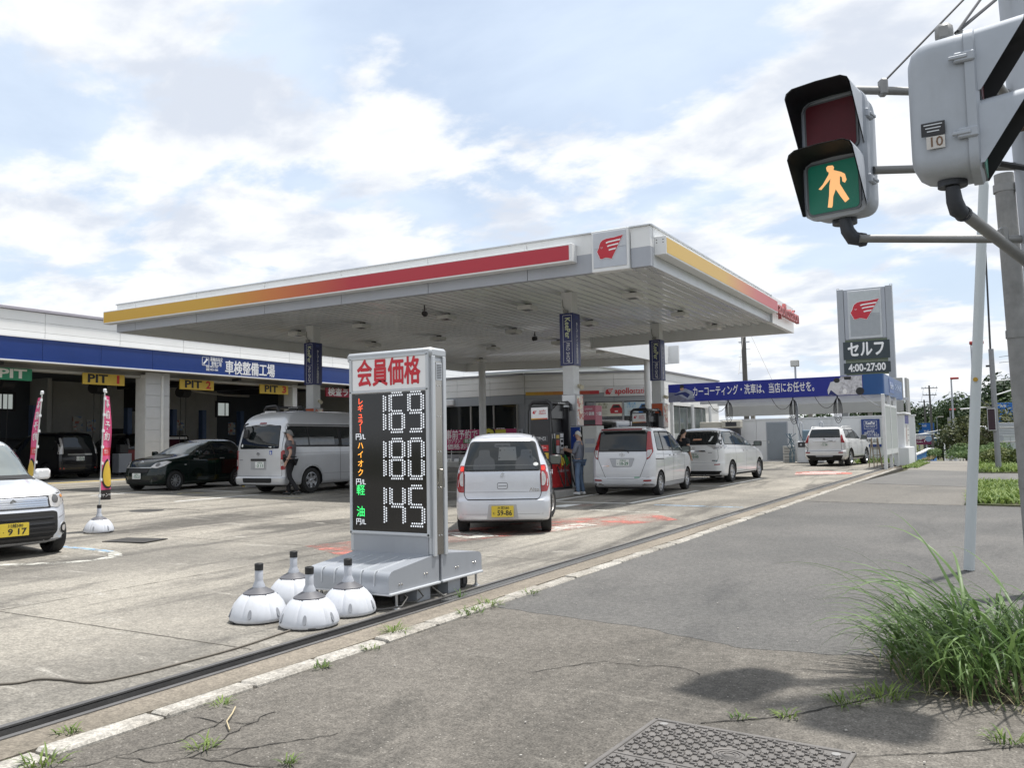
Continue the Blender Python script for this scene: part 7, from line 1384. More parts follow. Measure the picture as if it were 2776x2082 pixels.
for k in range(1): pass
weight((-5.20, 4.93, 0), 'leftmost of the four white flag weights beside the price sign', .2); weight((-5.50, 5.62, 0), 'white flag weight standing at the back of the four, half hidden', .8); weight((-4.68, 4.95, 0), 'nearest white flag weight, in front of the four and close to the gutter', 1.35); weight((-4.71, 5.43, 0), 'white flag weight nearest the grey base of the price sign', .5)
weight((-12.74, 8.66, GZ(-12.7, 0)), 'white flag weight holding up the pink flag', .3); weight((-14.45, 8.55, GZ(-14.4, 0)), 'white flag weight hidden behind the white boxy car, under the left flag', .1)
# ---- pink nobori flags
def flag(base, lab, H, tilt, dirv, seed, curl):
 g = base[2]; t = thing('pole_flag', lab, 'flag', base, 0, 'pink pole flags')
 top = V((tilt[0], tilt[1], H)); obj('pole', MB().cyl((0, 0, .40), top, .011, None, 10), pbr('pole_pale', (.55, .55, .52), .5), t, 40); obj('top_arm', MB().tube([top - V((0, 0, .02)), top + V((dirv[0] * .09, dirv[1] * .09, .0))], .012, 6), MATS['pole_pale'], t); obj('finial', MB().box(top + V((0, 0, .02)), (.045, .045, .06), None, .01), M_wht, t)
 d = V((dirv[0], dirv[1], 0)).normalized(); nn = V((-d.y, d.x, 0)); z0, z1 = .52, H - .06
 def cp(u, v, off=0.):     # u across 0..1, v up 0..1
  p = top * ((z0 + (z1 - z0) * v) / H); wv = curl * (math.sin(u * 5 + seed + v * 3) * .6 + .4 * math.sin(v * 9 + u * 3 + seed)) * (.25 + .9 * u); sag = (1 - v) * .02 * u
  w = .66 * (1 - .6 * v ** 3)
  return p + d * (w * u * (1 - .25 * abs(math.sin(v * 4 + seed)))) + nn * (wv * (1 - v * .6) + off) - V((0, 0, sag))
 m, nt, b = _nodes('flag_cloth_%d' % seed); N = nt.nodes; L = nt.links; tc = N.new('ShaderNodeTexCoord'); sp = N.new('ShaderNodeSeparateXYZ'); L.new(tc.outputs['Object'], sp.inputs[0]); mr = N.new('ShaderNodeMapRange'); L.new(sp.outputs[2], mr.inputs[0]); mr.inputs[1].default_value = z0; mr.inputs[2].default_value = z1
 cr = N.new('ShaderNodeValToRGB'); cr.color_ramp.interpolation = 'CONSTANT'; L.new(mr.outputs[0], cr.inputs[0]); e = cr.color_ramp.elements; e[0].color = (.02, .015, .015, 1); e[1].position = .09; e[1].color = (.60, .075, .20, 1)
 for p_, c in ((.42, (.55, .03, .05, 1)), (.50, (.60, .075, .20, 1))): x = e.new(p_); x.color = c
 L.new(cr.outputs[0], b.inputs['Base Color']); b.inputs['Roughness'].default_value = .8
 cl = obj('cloth', MB().grid(lambda u, v: cp(u, v), 14, 50), m, t, 60)
 def onto(me, u0, v0, su, sv, mat, off, nm):
  for v_ in me.vertices: q = cp(min(1, max(0, u0 + v_.co.x * su)), min(1, max(0, v0 + v_.co.y * sv)), off); v_.co = q
  me.materials.clear(); me.materials.append(mat); link(nm, me, cl)
 for sgn in (1, -1):
  for i, ch in enumerate('事前予約'): onto(textmesh(ch, .44, .012, 0), .5, .92 - i * .105, 1.9, .20, M_txw, .006 * sgn, 'lettering')
  onto(textmesh('ガソリン', .20, .01, 0), .45, .46, .9, .25, M_txw, .006 * sgn, 'lettering'); onto(textmesh('お得!!', .2, .01, 0), .72, .36, .9, .3, M_txw, .009 * sgn, 'lettering')
  mb = MB(); mb.grid(lambda u, v: (u * .86 - .43, v * 1.2 - .6, 0), 10, 16); me = mb.mesh('x', M_txk);
  for v_ in me.vertices:
   a = v_.co.x / .43; b_ = v_.co.y / .6; rr2 = max(abs(a), abs(b_)); h = math.hypot(a, b_); k = rr2 / h if h > 0 else 1; v_.co.x *= k; v_.co.y *= k
  me2 = me.copy(); onto(me, .42, .25, .98, .24, M_txk, .004 * sgn, 'figure_edge')
  onto(me2, .42, .25, .80, .205, pbr('flag_yellow', (.75, .66, .08), .7), .006 * sgn, 'figure'); onto(textmesh('8', 1.2, .03, 0), .42, .25, .6, .14, pbr('flag_red_print', (.6, .1, .1), .7), .010 * sgn, 'lettering') if False else None
  onto(textmesh('キャンペーン', .2, .008, 0), .5, .045, .9, .2, M_txw, .006 * sgn, 'lettering')
 for k in range(7): q = cp(0, .04 + .155 * k); obj('clip', MB().box(q, (.03, .03, .045)), M_wht, t)
 return t
flag((-12.74, 8.66, GZ(-12.7, 0)), 'pink pole flag standing in a white weight on the open concrete', 2.28, (.06, .03), (-.62, .78), 2, .07)
flag((-14.45, 8.55, GZ(-14.4, 0)), 'pink pole flag leaning behind the white boxy car', 2.30, (.10, .10), (-.96, .28), 5, .06)

# ================================================================== SIGNALS AND POLES
M_sig = pbr('signal_grey', (.37, .40, .44), .48, .1, .08, 4, dirt=.28); M_pipe = pbr('pipe_galvanised', (.26, .26, .255), .5, .5, .14, 6, .05, 60, dirt=.35); M_cast = pbr('cast_elbow', (.05, .055, .065), .5, .4, .12, 8); M_hood = pbr('hood_inside', (.006, .007, .009), .6, var=0)
def signal(loc, rz, lab, lit):
 t = thing('pedestrian_signal', lab, 'traffic signal', loc, rz, 'pedestrian signals on the corner pole')
 w, h = .42, .79
 mb = MB(); K = []
 for dpt, sw, sh, sz in ((0, 1, 1, 0), (.05, 1, 1, 0), (.16, .97, .985, 0), (.22, .90, .95, 0), (.262, .76, .88, 0), (.285, .52, .76, 0), (.292, .2, .45, 0)):
  K.append([(x * sw, dpt, z * sh) for x, z in rrect(w - .03, h - .02, .10, n=6)])
 n = len(K[0]); mb.add([p for k in K for p in k], [(j * n + i, j * n + (i + 1) % n, (j + 1) * n + (i + 1) % n, (j + 1) * n + i) for j in range(len(K) - 1) for i in range(n)] + [tuple(range((len(K) - 1) * n, len(K) * n))]); obj('housing', mb, M_sig, t, 50)
 mb = MB(); A = rrect(w, h, .11, n=6); B = rrect(w - .05, h - .05, .10, n=6); n = len(A)
 F = lambda P, y: [(x, y, z) for x, z in P]
 mb.add(F(A, .0) + F(A, -.045) + F(B, -.062) + F(B, -.050), [(j * n + i, j * n + (i + 1) % n, (j + 1) * n + (i + 1) % n, (j + 1) * n + i) for j in range(3) for i in range(n)] + [tuple(range(3 * n, 4 * n))]); obj('front_door', mb, M_sig, t, 50)
 for zc, nm in ((.185, 'red'), (-.205, 'green')):
  rim = obj('lens_rim', MB().prism(rrect(.335, .335, .035), .048, .066, frame((0, 0, zc), (1, 0, 0), (0, 0, 1))), pbr('rim_dark', (.10, .11, .12), .5), t)
  if nm == 'red': ml = MATS.get('lens_dead_red') or pbr('lens_dead_red', (.085, .010, .016), .35, 0, .15, 10, .15, 400, spec=.2)
  else: ml = MATS.get('lens_green') or pbr('lens_green', (.0, .10, .062), .3, 0, .1, 300, .3, 500, emit=.22)
  ln = obj('lens_' + nm, MB().prism(rrect(.31, .31, .03), .060, .070, frame((0, 0, zc), (1, 0, 0), (0, 0, 1))), ml, t)
  if lit and nm == 'green':
   Q = [(418, 1108), (428, 1100), (455, 1103), (462, 1115), (458, 1130), (500, 1150), (520, 1165), (528, 1200), (518, 1215), (505, 1205), (503, 1180), (492, 1172), (490, 1215), (510, 1255), (538, 1310), (515, 1325), (490, 1285), (466, 1240), (450, 1280), (445, 1330), (440, 1340), (418, 1335), (428, 1270), (432, 1215), (440, 1175), (425, 1190), (385, 1228), (370, 1222), (395, 1200), (430, 1150), (432, 1138), (422, 1130)]
   obj('walking_figure', MB().prism([((x - 452) * .00112, (1222 - y) * .00112) for x, y in Q][::-1], .070, .072, frame((0, 0, zc), (1, 0, 0), (0, 0, 1))), emit('figure_glow', (1, .50, .20), .62), ln)
  # hood: outer shell and dark inside
  zt, zb, yy, dp = zc + .195, zc - .155, -.05, -.235
  for s_, mt, ins in ((1, M_sig, 0), (0, M_hood, .006)):
   mb = MB(); x1 = .195 - ins; zt2 = zt - ins; arc = [(-x1, zb), (-x1, zt2 - .05), (-x1 + .012, zt2 - .02), (-x1 + .05, zt2), (0, zt2 + .006), (x1 - .05, zt2), (x1 - .012, zt2 - .02), (x1, zt2 - .05), (x1, zb)]
   tipy = [-.02, dp * .96, dp * .98, dp, dp, dp, dp * .98, dp * .96, -.02]; m_ = len(arc)
   vs = [(x, yy, z) for x, z in arc] + [(x * (1.04 if abs(x) > .1 else 1), yy + ty, z + (.02 if z > zc else 0.0)) for (x, z), ty in zip(arc, tipy)]
   # side lower edge runs diagonally back to the lens
   mb.add(vs, [(i, i + 1, m_ + i + 1, m_ + i) for i in range(m_ - 1)]); obj('hood' if s_ else 'hood_lining', mb, mt, t, 50)
 for z in (.22, -.19):
  for x, nm in ((w / 2, 'hinge'), (-w / 2, 'latch')): obj(nm, MB().box((x, -.0, z), (.03, .10, .055), None, .008).box((x + (.012 if x > 0 else -.012), .03, z), (.02, .09, .02), None, .004), M_sig, t)
 obj('top_bracket', MB().lathe([(.05, 0), (.055, .03), (.045, .05), (.0, .055)], 18, Matrix.Translation((0, .10, h / 2 - .02))).box((-.02, .10, h / 2 + .055), (.10, .09, .10), None, .03), M_pipe, t, 40)
 obj('bottom_flange', MB().cyl((0, .10, -h / 2 - .02), (0, .10, -h / 2 + .03), .075, None, 20), M_cast, t, 40)
 return t
sA = signal((-.83, 5.60, 3.14), R(-12), 'pedestrian signal facing the camera with glowing walking figure on green', True)
sB = signal((-.075, 5.22, 3.155), R(88), 'pedestrian signal seen from its grey back with a number 10 label', False)
M = sB.matrix_basis
lb = Matrix.Translation((0, 0, 0))
pl = obj('maker_plate', MB().prism([(-.058, -.037), (.058, -.037), (.058, .037), (-.058, .037)], 0, .003, frame((-.203, .165, -.135), (0, -1, 0), (0, 0, 1))), M_blk, sB)
for k in range(3): obj('plate_line', MB().box((-.2075, .165, -.112 - .018 * k), (.002, .09 - .015 * k, .006)), M_psl, pl)
p2_ = obj('number_label', MB().prism([(-.045, -.034), (.045, -.034), (.045, .034), (-.045, .034)], 0, .003, frame((-.203, .155, -.21), (0, -1, 0), (0, 0, 1))), pbr('label_white', (.55, .53, .5), .5), sB); text('lettering', '10', .075, pbr('label_brown', (.16, .09, .05), .5), frame((-.2068, .155, -.21), (0, -1, 0), (0, 0, 1)), p2_, .01, .001)
PA = V((.31, 6.2, 0))
t = thing('signal_pole', 'tall grey steel pole at the right edge carrying the signals', 'pole', tuple(PA))
obj('shaft', MB().cyl((0, 0, 0), (-.22, -.05, 7.5), .085, .075, 24), pbr('pole_steel', (.40, .42, .45), .45, .4, .06, 1.5, dirt=.1), t, 40); obj('conduit', MB().cyl((.12, .02, 0), (-.10, -.03, 7.5), .03, None, 12).cyl((.17, .02, 0), (-.05, -.03, 7.5), .025, None, 12), M_pipe, t, 40)
def arm(p, z0, z1, r, nm='arm'):
 q0 = V(p) - PA; obj(nm, MB().tube([(q0.x, q0.y, z0), (-.10, 0, z1)], r, 12), M_pipe, t, 40)
arm((-.76, 5.60, 0), 3.56, 3.53, .026); arm((-.72, 5.62, 0), 2.605, 2.59, .026); arm((-.13, 5.28, 0), 2.60, 2.42, .034); arm((-.10, 5.24, 0), 3.60, 3.36, .026); arm((-.62, 5.65, 0), 3.03, 3.06, .026)
for p, z, dz in (((-.745, 5.645), 2.605, .14), ((-.15, 5.26), 2.60, .14)):
 q = V(p) - V((PA.x, PA.y)); dx = V((-q.x, -q.y)).normalized() * .05
 obj('elbow', MB().tube([(q.x - dx.x * 1.2, q.y - dx.y * 1.2, z + dz), (q.x - dx.x * .9, q.y - dx.y * .9, z + .06), (q.x - dx.x * .3, q.y - dx.y * .3, z + .012), (q.x + dx.x * .8, q.y + dx.y * .8, z)], [.036, .042, .046, .040], 12), M_cast, t, 50)
 obj('elbow_flange', MB().cyl((q.x + dx.x * .6, q.y + dx.y * .6, z), (q.x + dx.x * 1.3, q.y + dx.y * 1.3, z), .046, .040, 14), M_cast, t)
for p, z in (((-.55, 5.72), 3.55), ((.05, 6.08), 3.53), ((.06, 6.10), 2.59)): q = V(p) - V((PA.x, PA.y)); obj('clamp', MB().box((q.x, q.y, z + .02), (.05, .06, .11), Matrix.Rotation(R(30), 3, 'Z'), .012), M_pipe, t)
obj('stay_wire', MB().tube([(-.55 - PA.x, 5.72 - PA.y, 3.60), (-.13, -.03, 4.45)], .007, 6), M_dk, t); obj('stay_wire', MB().tube([(-.11 - PA.x, 5.24 - PA.y, 3.62), (-.13, -.04, 4.40)], .008, 6), M_dk, t); obj('cable', MB().tube([(-.12 - PA.x, 5.26 - PA.y, 3.62), (-.22, -.4, 4.0), (-.13, -.05, 4.62)], .010, 6), M_dk, t)
obj('junction_box', MB().box((-.10, -.25, 3.27), (.16, .12, .03), Matrix.Rotation(.3, 3, 'Y')).box((-.10, -.25, 3.24), (.10, .07, .04)), pbr('rusty_box', (.12, .08, .06), .7, 0, .2, 9), t); obj('black_cable', MB().tube([(-.25, -.3, 3.02), (-.1, -.2, 2.99), (.1, 0, 2.98), (.5, .2, 3.0)], .018, 7), M_blk, t)
t = thing('wooden_post', 'weathered grey post behind the signals with a clamp at its top', 'post', (.205, 8.6, 0)); obj('shaft', MB().cyl((0, 0, 0), (-.09, -.02, 3.66), .092, .078, 20), pbr('weathered_grey', (.25, .25, .245), .75, 0, .28, 5, .35, 40, dirt=.5), t, 40)
for z in (3.50, 2.2, .9): obj('band', MB().cyl((-.09 * z / 3.6, -.01, z), (-.09 * z / 3.6, -.01, z + .07), .092, None, 20), M_pipe, t, 40)
obj('cross_bracket', MB().box((.25, -.05, 3.52), (.5, .05, .09)), M_pipe, t)
t = thing('white_post', 'slim leaning white post with an orange dot beside the tall grass', 'post', (-.37, 9.85, 0)); obj('shaft', MB().tube([(0, 0, 0), (.165, -.06, 2.0), (.322, -.118, 3.88), (.329, -.12, 3.95), (.332, -.121, 3.985)], [.052, .049, .046, .034, .006], 22), pbr('post_white', (.52, .56, .57), .45, 0, .05, 1.5, dirt=.12), t, 40)
obj('dot', MB().cyl((.155, -.11, 1.92), (.152, -.122, 1.92), .022, None, 16), pbr('dot_orange', (.42, .25, .02), .5), t)
# ================================================================== PEOPLE
M_skin = pbr('skin', (.42, .26, .19), .55, 0, .06, 20); M_eye = pbr('eye_dark', (.02, .015, .012), .3, var=0)
def skinmesh(name, V_, E_, Rd, mat, parent, sub=1, root=0):
 me = bpy.data.meshes.new(name); me.from_pydata(V_, E_, []); o = bpy.data.objects.new(name, me); COL.objects.link(o)
 md = o.modifiers.new('s', 'SKIN'); md.use_smooth_shade = True
 for i, r in enumerate(Rd): me.skin_vertices[0].data[i].radius = r if isinstance(r, tuple) else (r, r)
 me.skin_vertices[0].data[root].use_root = True
 sb = o.modifiers.new('u', 'SUBSURF'); sb.levels = sub; sb.render_levels = sub
 dg = bpy.context.evaluated_depsgraph_get(); me2 = bpy.data.meshes.new_from_object(o.evaluated_get(dg)); bpy.data.objects.remove(o); bpy.data.meshes.remove(me)
 me2.name = name; me2.materials.clear(); me2.materials.append(mat); me2.polygons.foreach_set('use_smooth', [True] * len(me2.polygons)); return link(name, me2, parent)
def person(loc, rz, H, lab, J, shirt, trous, hair, shoes, sleeve=.55, mask=False, cap=None, longhair=False, lean=0.):
 """J: joints in metres for a 1.7 m figure facing +Y; left is -X"""
 t = thing('person', lab, 'person', loc, rz); k = H / 1.7; t.scale = (k, k, k)
 g = lambda n: V(J[n]); names = ['pel', 'waist', 'chest', 'neck', 'head0', 'head1']; Vt = [g('pel'), g('waist'), g('chest'), g('neck'), g('head0'), g('head1'), g('head2')]; Rd = [(.135, .10), (.125, .095), (.150, .105), (.055, .058), (.062, .075), (.078, .096), (.060, .075)]; E_ = [(0, 1), (1, 2), (2, 3), (3, 4), (4, 5), (5, 6)]
 def chain(start, pts, rad):
  p = start
  for q, r in zip(pts, rad): Vt.append(V(q)); Rd.append(r); E_.append((p, len(Vt) - 1)); p = len(Vt) - 1
  return p
 for s_ in 'lr':
  sgn = -1 if s_ == 'l' else 1
  w = chain(2, [g('sh_' + s_), g('el_' + s_), g('wr_' + s_)], [.055, .042, .028]); d = (g('wr_' + s_) - g('el_' + s_)).normalized(); side = V((0, 0, 1)).cross(d); side = side.normalized() if side.length > .2 else V((1, 0, 0)); up = d.cross(side)
  pm = chain(w, [g('wr_' + s_) + d * .05], [(.034, .020)])
  base = Vt[pm]
  for i, ln in enumerate((.062, .074, .070, .055)):
   off = up * (.024 - .016 * i); chain(pm, [base + off + d * .025, base + off + d * (.025 + ln * .5) + side * (.008 * -sgn), base + off + d * (.025 + ln * .85) + side * (.028 * -sgn)], [.0095, .0088, .0072])
  chain(w, [g('wr_' + s_) + d * .03 + up * .032, g('wr_' + s_) + d * .065 + up * .048], [.011, .009])
  chain(0, [g('hp_' + s_), g('kn_' + s_), g('an_' + s_), g('an_' + s_) + (g('to_' + s_) - g('an_' + s_)) * .6], [.080, .056, .042, .035])
 skinmesh('body', Vt, E_, Rd, M_skin, t, 1)
 # shirt over torso and upper arms
 Vs = [g('waist') - V((0, 0, .20)), g('waist') - V((0, 0, .06)), g('chest'), g('neck') - V((0, 0, .035))]; Rs = [(.172, .138), (.166, .132), (.178, .130), (.085, .075)]; Es = [(0, 1), (1, 2), (2, 3)]
 for s_ in 'lr':
  a = g('sh_' + s_); b = g('el_' + s_); i = len(Vs); Vs += [a, a + (b - a) * sleeve, a + (b - a) * (sleeve + .25 if sleeve > .8 else sleeve)][: (2 if sleeve <= .8 else 2)]; Rs += [(.072, .072), (.066, .066)]; Es += [(2, i), (i, i + 1)]
  if sleeve > .8: c_ = g('wr_' + s_); i2 = len(Vs); Vs += [b + (c_ - b) * .25]; Rs += [(.058, .058)]; Es += [(i + 1, i2)]
 skinmesh('shirt', Vs, Es, Rs, shirt, t, 1)
 Vp = [g('pel') + V((0, 0, .02))]; Rp = [(.150, .118)]; Ep = []
 for s_ in 'lr':
  i = len(Vp); Vp += [g('hp_' + s_), g('kn_' + s_), g('an_' + s_) - V((0, 0, .025))]; Rp += [.098, .072, .062]; Ep += [(0, i), (i, i + 1), (i + 1, i + 2)]
 skinmesh('trousers', Vp, Ep, Rp, trous, t, 1)
 for s_ in 'lr':
  a = g('an_' + s_); b = g('to_' + s_); d = (b - a); d.z = 0; d = d.normalized(); h0 = a - d * .07;
  skinmesh('shoe', [V((h0.x, h0.y, a.z - .045)), V((a.x, a.y, a.z - .035)), (a + b) / 2 - V((0, 0, .0)), V((b.x, b.y, b.z - .0))], [(0, 1), (1, 2), (2, 3)], [(.046, .05), (.050, .055), (.050, .042), (.043, .030)], shoes, t, 1)
 # head details
 hd = g('head1'); fw = (g('face') - hd).normalized(); fw.z = 0; fw.normalize(); sd = V((fw.y, -fw.x, 0))
 hb = MB(); n = 20; m_ = 10
 def hp(u, v):
  a = u * 2 * math.pi; e = v * math.pi / 2; d = (-fw * math.cos(a) + sd * math.sin(a)); back = max(0, math.cos(a)); r = .084 + .014 * back; zb = -.075 * back - .01 if not longhair else -.11 * (back ** .5) - .005
  z = zb * (1 - v) + v * .0 + math.sin(e) * .088; rr = r * math.cos(e) ** .75 * (1 + .02 * math.sin(9 * a)); return hd + d * rr + V((0, 0, z + .012)) - fw * .010
 hb.grid(hp, n, m_); obj('hair', hb, hair, t, 70)
 obj('nose', MB().tube([hd + fw * .090 + V((0, 0, -.005)), hd + fw * .112 + V((0, 0, -.032)), hd + fw * .095 + V((0, 0, -.042))], [.008, .013, .008], 6), M_skin, t, 60)
 for s2 in (-1, 1):
  obj('ear', MB().lathe([(0, .012), (.016, .010), (.022, 0), (.012, -.006)], 10, frame(hd + sd * s2 * .084 - fw * .008 + V((0, 0, -.02)), fw, (0, 0, 1)) @ Matrix.Rotation(s2 * R(90), 4, 'X')), M_skin, t, 60); obj('eye', MB().lathe([(0, .006), (.010, .003), (.013, 0)], 10, frame(hd + fw * .088 + sd * s2 * .034 + V((0, 0, -.003)), sd, (0, 0, 1)) @ Matrix.Rotation(R(180), 4, 'Y')), M_eye, t)
 obj('mouth', MB().tube([hd + fw * .089 - sd * .025 + V((0, 0, -.068)), hd + fw * .096 + V((0, 0, -.066)), hd + fw * .089 + sd * .025 + V((0, 0, -.068))], .005, 5), pbr('lips', (.30, .12, .10), .5), t)
 if mask:
  mk = MB(); mk.grid(lambda u, v: hd + fw * (.060 + .050 * math.cos((u - .5) * 2.4) * (1 - .35 * abs(v - .6))) + sd * (u - .5) * .155 + V((0, 0, -.105 + .085 * v)), 8, 5); obj('face_mask', mk, pbr('mask_white', (.62, .64, .66), .7), t, 60)
 return t
stand = dict(pel=(0, 0, .93), waist=(0, .01, 1.08), chest=(0, .0, 1.30), neck=(0, .0, 1.46), head0=(0, .025, 1.53), head1=(0, .035, 1.605), head2=(0, .03, 1.655), face=(0, .14, 1.6), sh_l=(-.19, 0, 1.37), el_l=(-.24, -.02, 1.10), wr_l=(-.22, .08, .86), sh_r=(.19, 0, 1.37), el_r=(.24, -.02, 1.10), wr_r=(.22, .08, .86), hp_l=(-.095, 0, .86), kn_l=(-.10, .02, .47), an_l=(-.10, -.02, .085), to_l=(-.12, .15, .03), hp_r=(.095, 0, .86), kn_r=(.10, .02, .47), an_r=(.10, -.02, .085), to_r=(.12, .15, .03))
walk = dict(stand); walk.update(el_l=(-.24, -.10, 1.10), wr_l=(-.23, .02, .87), el_r=(.24, .02, 1.10), wr_r=(.20, .22, .98), kn_l=(-.09, .0, .47), an_l=(-.08, -.24, .12), to_l=(-.09, -.09, .03), kn_r=(.09, .10, .48), an_r=(.08, .08, .085), to_r=(.09, .25, .03))
M_sh1 = pbr('shirt_grey', (.115, .11, .12), .8, 0, .1, 12, .2, 40); M_tr1 = pbr('trousers_black', (.008, .008, .010), .8, 0, .1, 8)
d1 = math.atan2(.866, -.5); d1 = math.atan2(-(-.92), -.40)
p = person((-16.30, 16.55, GZ(-16.3, 0)), d1, 1.72, 'person in grey work shirt and black trousers with white mask walking by the silver van', walk, M_sh1, M_tr1, pbr('hair_grey', (.16, .16, .155), .85, 0, .2, 40, .4, 90), pbr('shoe_black', (.012, .012, .012), .5), .5, True)
for s_ in 'lr':
 a = V(walk['sh_' + s_]); b = V(walk['el_' + s_]); q = a + (b - a) * .56; obj('sleeve_trim', MB().cyl(q - (b - a).normalized() * .02, q + (b - a).normalized() * .02, .071, .069, 14), pbr('trim_red', (.25, .02, .025), .7), p, 50)
obj('waist_pouch', MB().box((.02, .15, 1.0), (.22, .09, .14), None, .03).box((-.1, .1, 1.02), (.06, .12, .1), None, .02), pbr('pouch_black', (.01, .013, .012), .7), p); obj('pocket_patch', MB().box((.09, .112, 1.31), (.05, .012, .025)), M_txw, p)
obj('belt', MB().cyl((0, 0, .985), (0, 0, 1.01), .155, .155, 20), MATS['pouch_black'], p, 50); obj('visor', MB().box((0, .15, 1.638), (.12, .10, .012), None, .005), pbr('visor_grey', (.2, .2, .2), .6), p); obj('wrist_watch', MB().cyl((-.23, -.01, .90), (-.23, .0, .925), .034, None, 12), M_blk, p, 40)
hold = dict(stand); hold.update(el_l=(-.23, .06, 1.12), wr_l=(-.12, .30, 1.18), el_r=(.22, .08, 1.11), wr_r=(.02, .32, 1.20), face=(-.03, .14, 1.58), kn_l=(-.12, .03, .47), an_l=(-.14, .0, .085), to_l=(-.17, .16, .03), an_r=(.10, -.06, .085), to_r=(.12, .10, .03))
d2 = math.atan2(.985, -.10)
M_sh2 = pbr('shirt_bluegrey', (.16, .175, .215), .85, 0, .08, 10, .2, 60)
p = person((-9.36, 19.62, 0), d2, 1.62, 'elderly person in grey shirt and jeans working the pump controls', hold, M_sh2, pbr('jeans_blue', (.115, .17, .26), .85, 0, .22, 5, .2, 80), pbr('hair_white', (.50, .49, .46), .85, 0, .12, 30, .4, 90), pbr('shoe_white', (.60, .60, .59), .6), 1.0)
obj('collar', MB().tube([(.075 * math.cos(a), .002 + .06 * math.sin(a), 1.425 + .01 * math.sin(a)) for a in np.linspace(0, 2 * math.pi, 16)], .014, 6), M_txw, p, 60)
mb = MB(); rr = random.Random(4); vs = [(rr.uniform(-.05, .05), rr.uniform(-.05, .05), rr.uniform(-.05, .05)) for _ in range(26)]; me = bpy.data.meshes.new('bag'); bm = bmesh.new(); [bm.verts.new(q) for q in vs]; bmesh.ops.convex_hull(bm, input=bm.verts); bm.to_mesh(me); bm.free(); me.materials.append(pbr('clear_plastic', (.50, .50, .48), .25, trans=.4)); o = link('plastic_bag', me, None, (-9.72, 19.60, 1.20)); tag(o, 'small crumpled clear plastic bag in the hands of the elderly person', 'bag')
d3 = R(-25)
person((-8.22, 24.35, 0), d3, 1.66, 'person with short black hair in black clothes standing between two white vehicles', stand, pbr('shirt_black', (.010, .012, .016), .8, 0, .1, 8), M_tr1, pbr('hair_black', (.012, .011, .010), .8, 0, .2, 30, .3, 90), pbr('shoe_black2', (.012, .012, .012), .5), .55)

# ================================================================== VEGETATION
def leafmat(name, c1, c2, rough=.55, trans=.25):
 m, nt, b = _nodes(name); N = nt.nodes; L = nt.links; geo = N.new('ShaderNodeNewGeometry'); oi = N.new('ShaderNodeObjectInfo')
 ns = N.new('ShaderNodeTexNoise'); ns.inputs['Scale'].default_value = 1.3; ns.inputs['Detail'].default_value = 5; L.new(geo.outputs['Position'], ns.inputs['Vector'])
 ad = N.new('ShaderNodeMath'); ad.operation = 'ADD'; ra = N.new('ShaderNodeMapRange'); L.new(geo.outputs['Random Per Island'], ra.inputs[0]); ra.inputs[3].default_value = -.28; ra.inputs[4].default_value = .28; L.new(ns.outputs['Fac'], ad.inputs[0]); L.new(ra.outputs[0], ad.inputs[1])
 a2 = N.new('ShaderNodeMath'); a2.operation = 'ADD'; r2 = N.new('ShaderNodeMapRange'); L.new(oi.outputs['Random'], r2.inputs[0]); r2.inputs[3].default_value = -.15; r2.inputs[4].default_value = .15; L.new(ad.outputs[0], a2.inputs[0]); L.new(r2.outputs[0], a2.inputs[1])
 mr = N.new('ShaderNodeMapRange'); L.new(a2.outputs[0], mr.inputs[0]); mr.inputs[1].default_value = .25; mr.inputs[2].default_value = .75
 mx = N.new('ShaderNodeMix'); mx.data_type = 'RGBA'; L.new(mr.outputs[0], mx.inputs[0]); mx.inputs[6].default_value = rgba(c1); mx.inputs[7].default_value = rgba(c2); L.new(mx.outputs[2], b.inputs['Base Color']); b.inputs['Roughness'].default_value = rough; b.inputs['Specular IOR Level'].default_value = .35
 tr = N.new('ShaderNodeBsdfTranslucent'); L.new(mx.outputs[2], tr.inputs[0]); ms = N.new('ShaderNodeMixShader'); ms.inputs[0].default_value = trans; L.new(b.outputs[0], ms.inputs[1]); L.new(tr.outputs[0], ms.inputs[2]); L.new(ms.outputs[0], nt.nodes['Material Output'].inputs[0]); MATS[name] = m; return m
L_grass = leafmat('grass_blade', (.045, .095, .025), (.15, .235, .075), .45, .3); L_dry = leafmat('dry_grass', (.20, .17, .09), (.28, .25, .14), .7, .2); L_lawn = leafmat('verge_grass', (.07, .13, .03), (.20, .27, .07), .6, .3)
L_dark = leafmat('tree_dark', (.014, .032, .012), (.040, .070, .024), .6, .15); L_mid = leafmat('tree_mid', (.022, .048, .016), (.065, .10, .032), .6, .2); L_oliv = leafmat('tree_olive', (.04, .055, .020), (.11, .12, .045), .6, .2); L_hedge = leafmat('hedge', (.05, .075, .018), (.16, .18, .05), .6, .25); L_lite = leafmat('shrub_light', (.06, .11, .035), (.17, .24, .09), .6, .3)
M_bark = pbr('bark', (.07, .058, .045), .9, 0, .25, 6, .4, 30)
def blade(mb, base, az, L, w, droop, up=.9, n=6, tw=0.):
 d = V((math.cos(az), math.sin(az), 0)); s_ = V((-d.y, d.x, 0)); p = V(base); ang = math.atan2(up, 1 - up * .6); vs = [];
 for i in range(n + 1):
  u = i / n; ww = w * (.55 + 1.1 * u if u < .4 else 1) * (1 - max(0, u - .35) / .65) ** .8 / 2 if i < n else .0004
  sv = s_ * math.cos(tw * u) + V((0, 0, 1)) * math.sin(tw * u); fold = V((0, 0, ww * .35))
  vs += [p - sv * ww + fold, p, p + sv * ww + fold]
  p = p + (d * math.cos(ang) + V((0, 0, math.sin(ang)))) * (L / n); ang -= droop / n * (.5 + 1.2 * u)
 fs = []
 for i in range(n): a = 3 * i; fs += [(a, a + 1, a + 4, a + 3), (a + 1, a + 2, a + 5, a + 4)]
 mb.add(vs, fs)
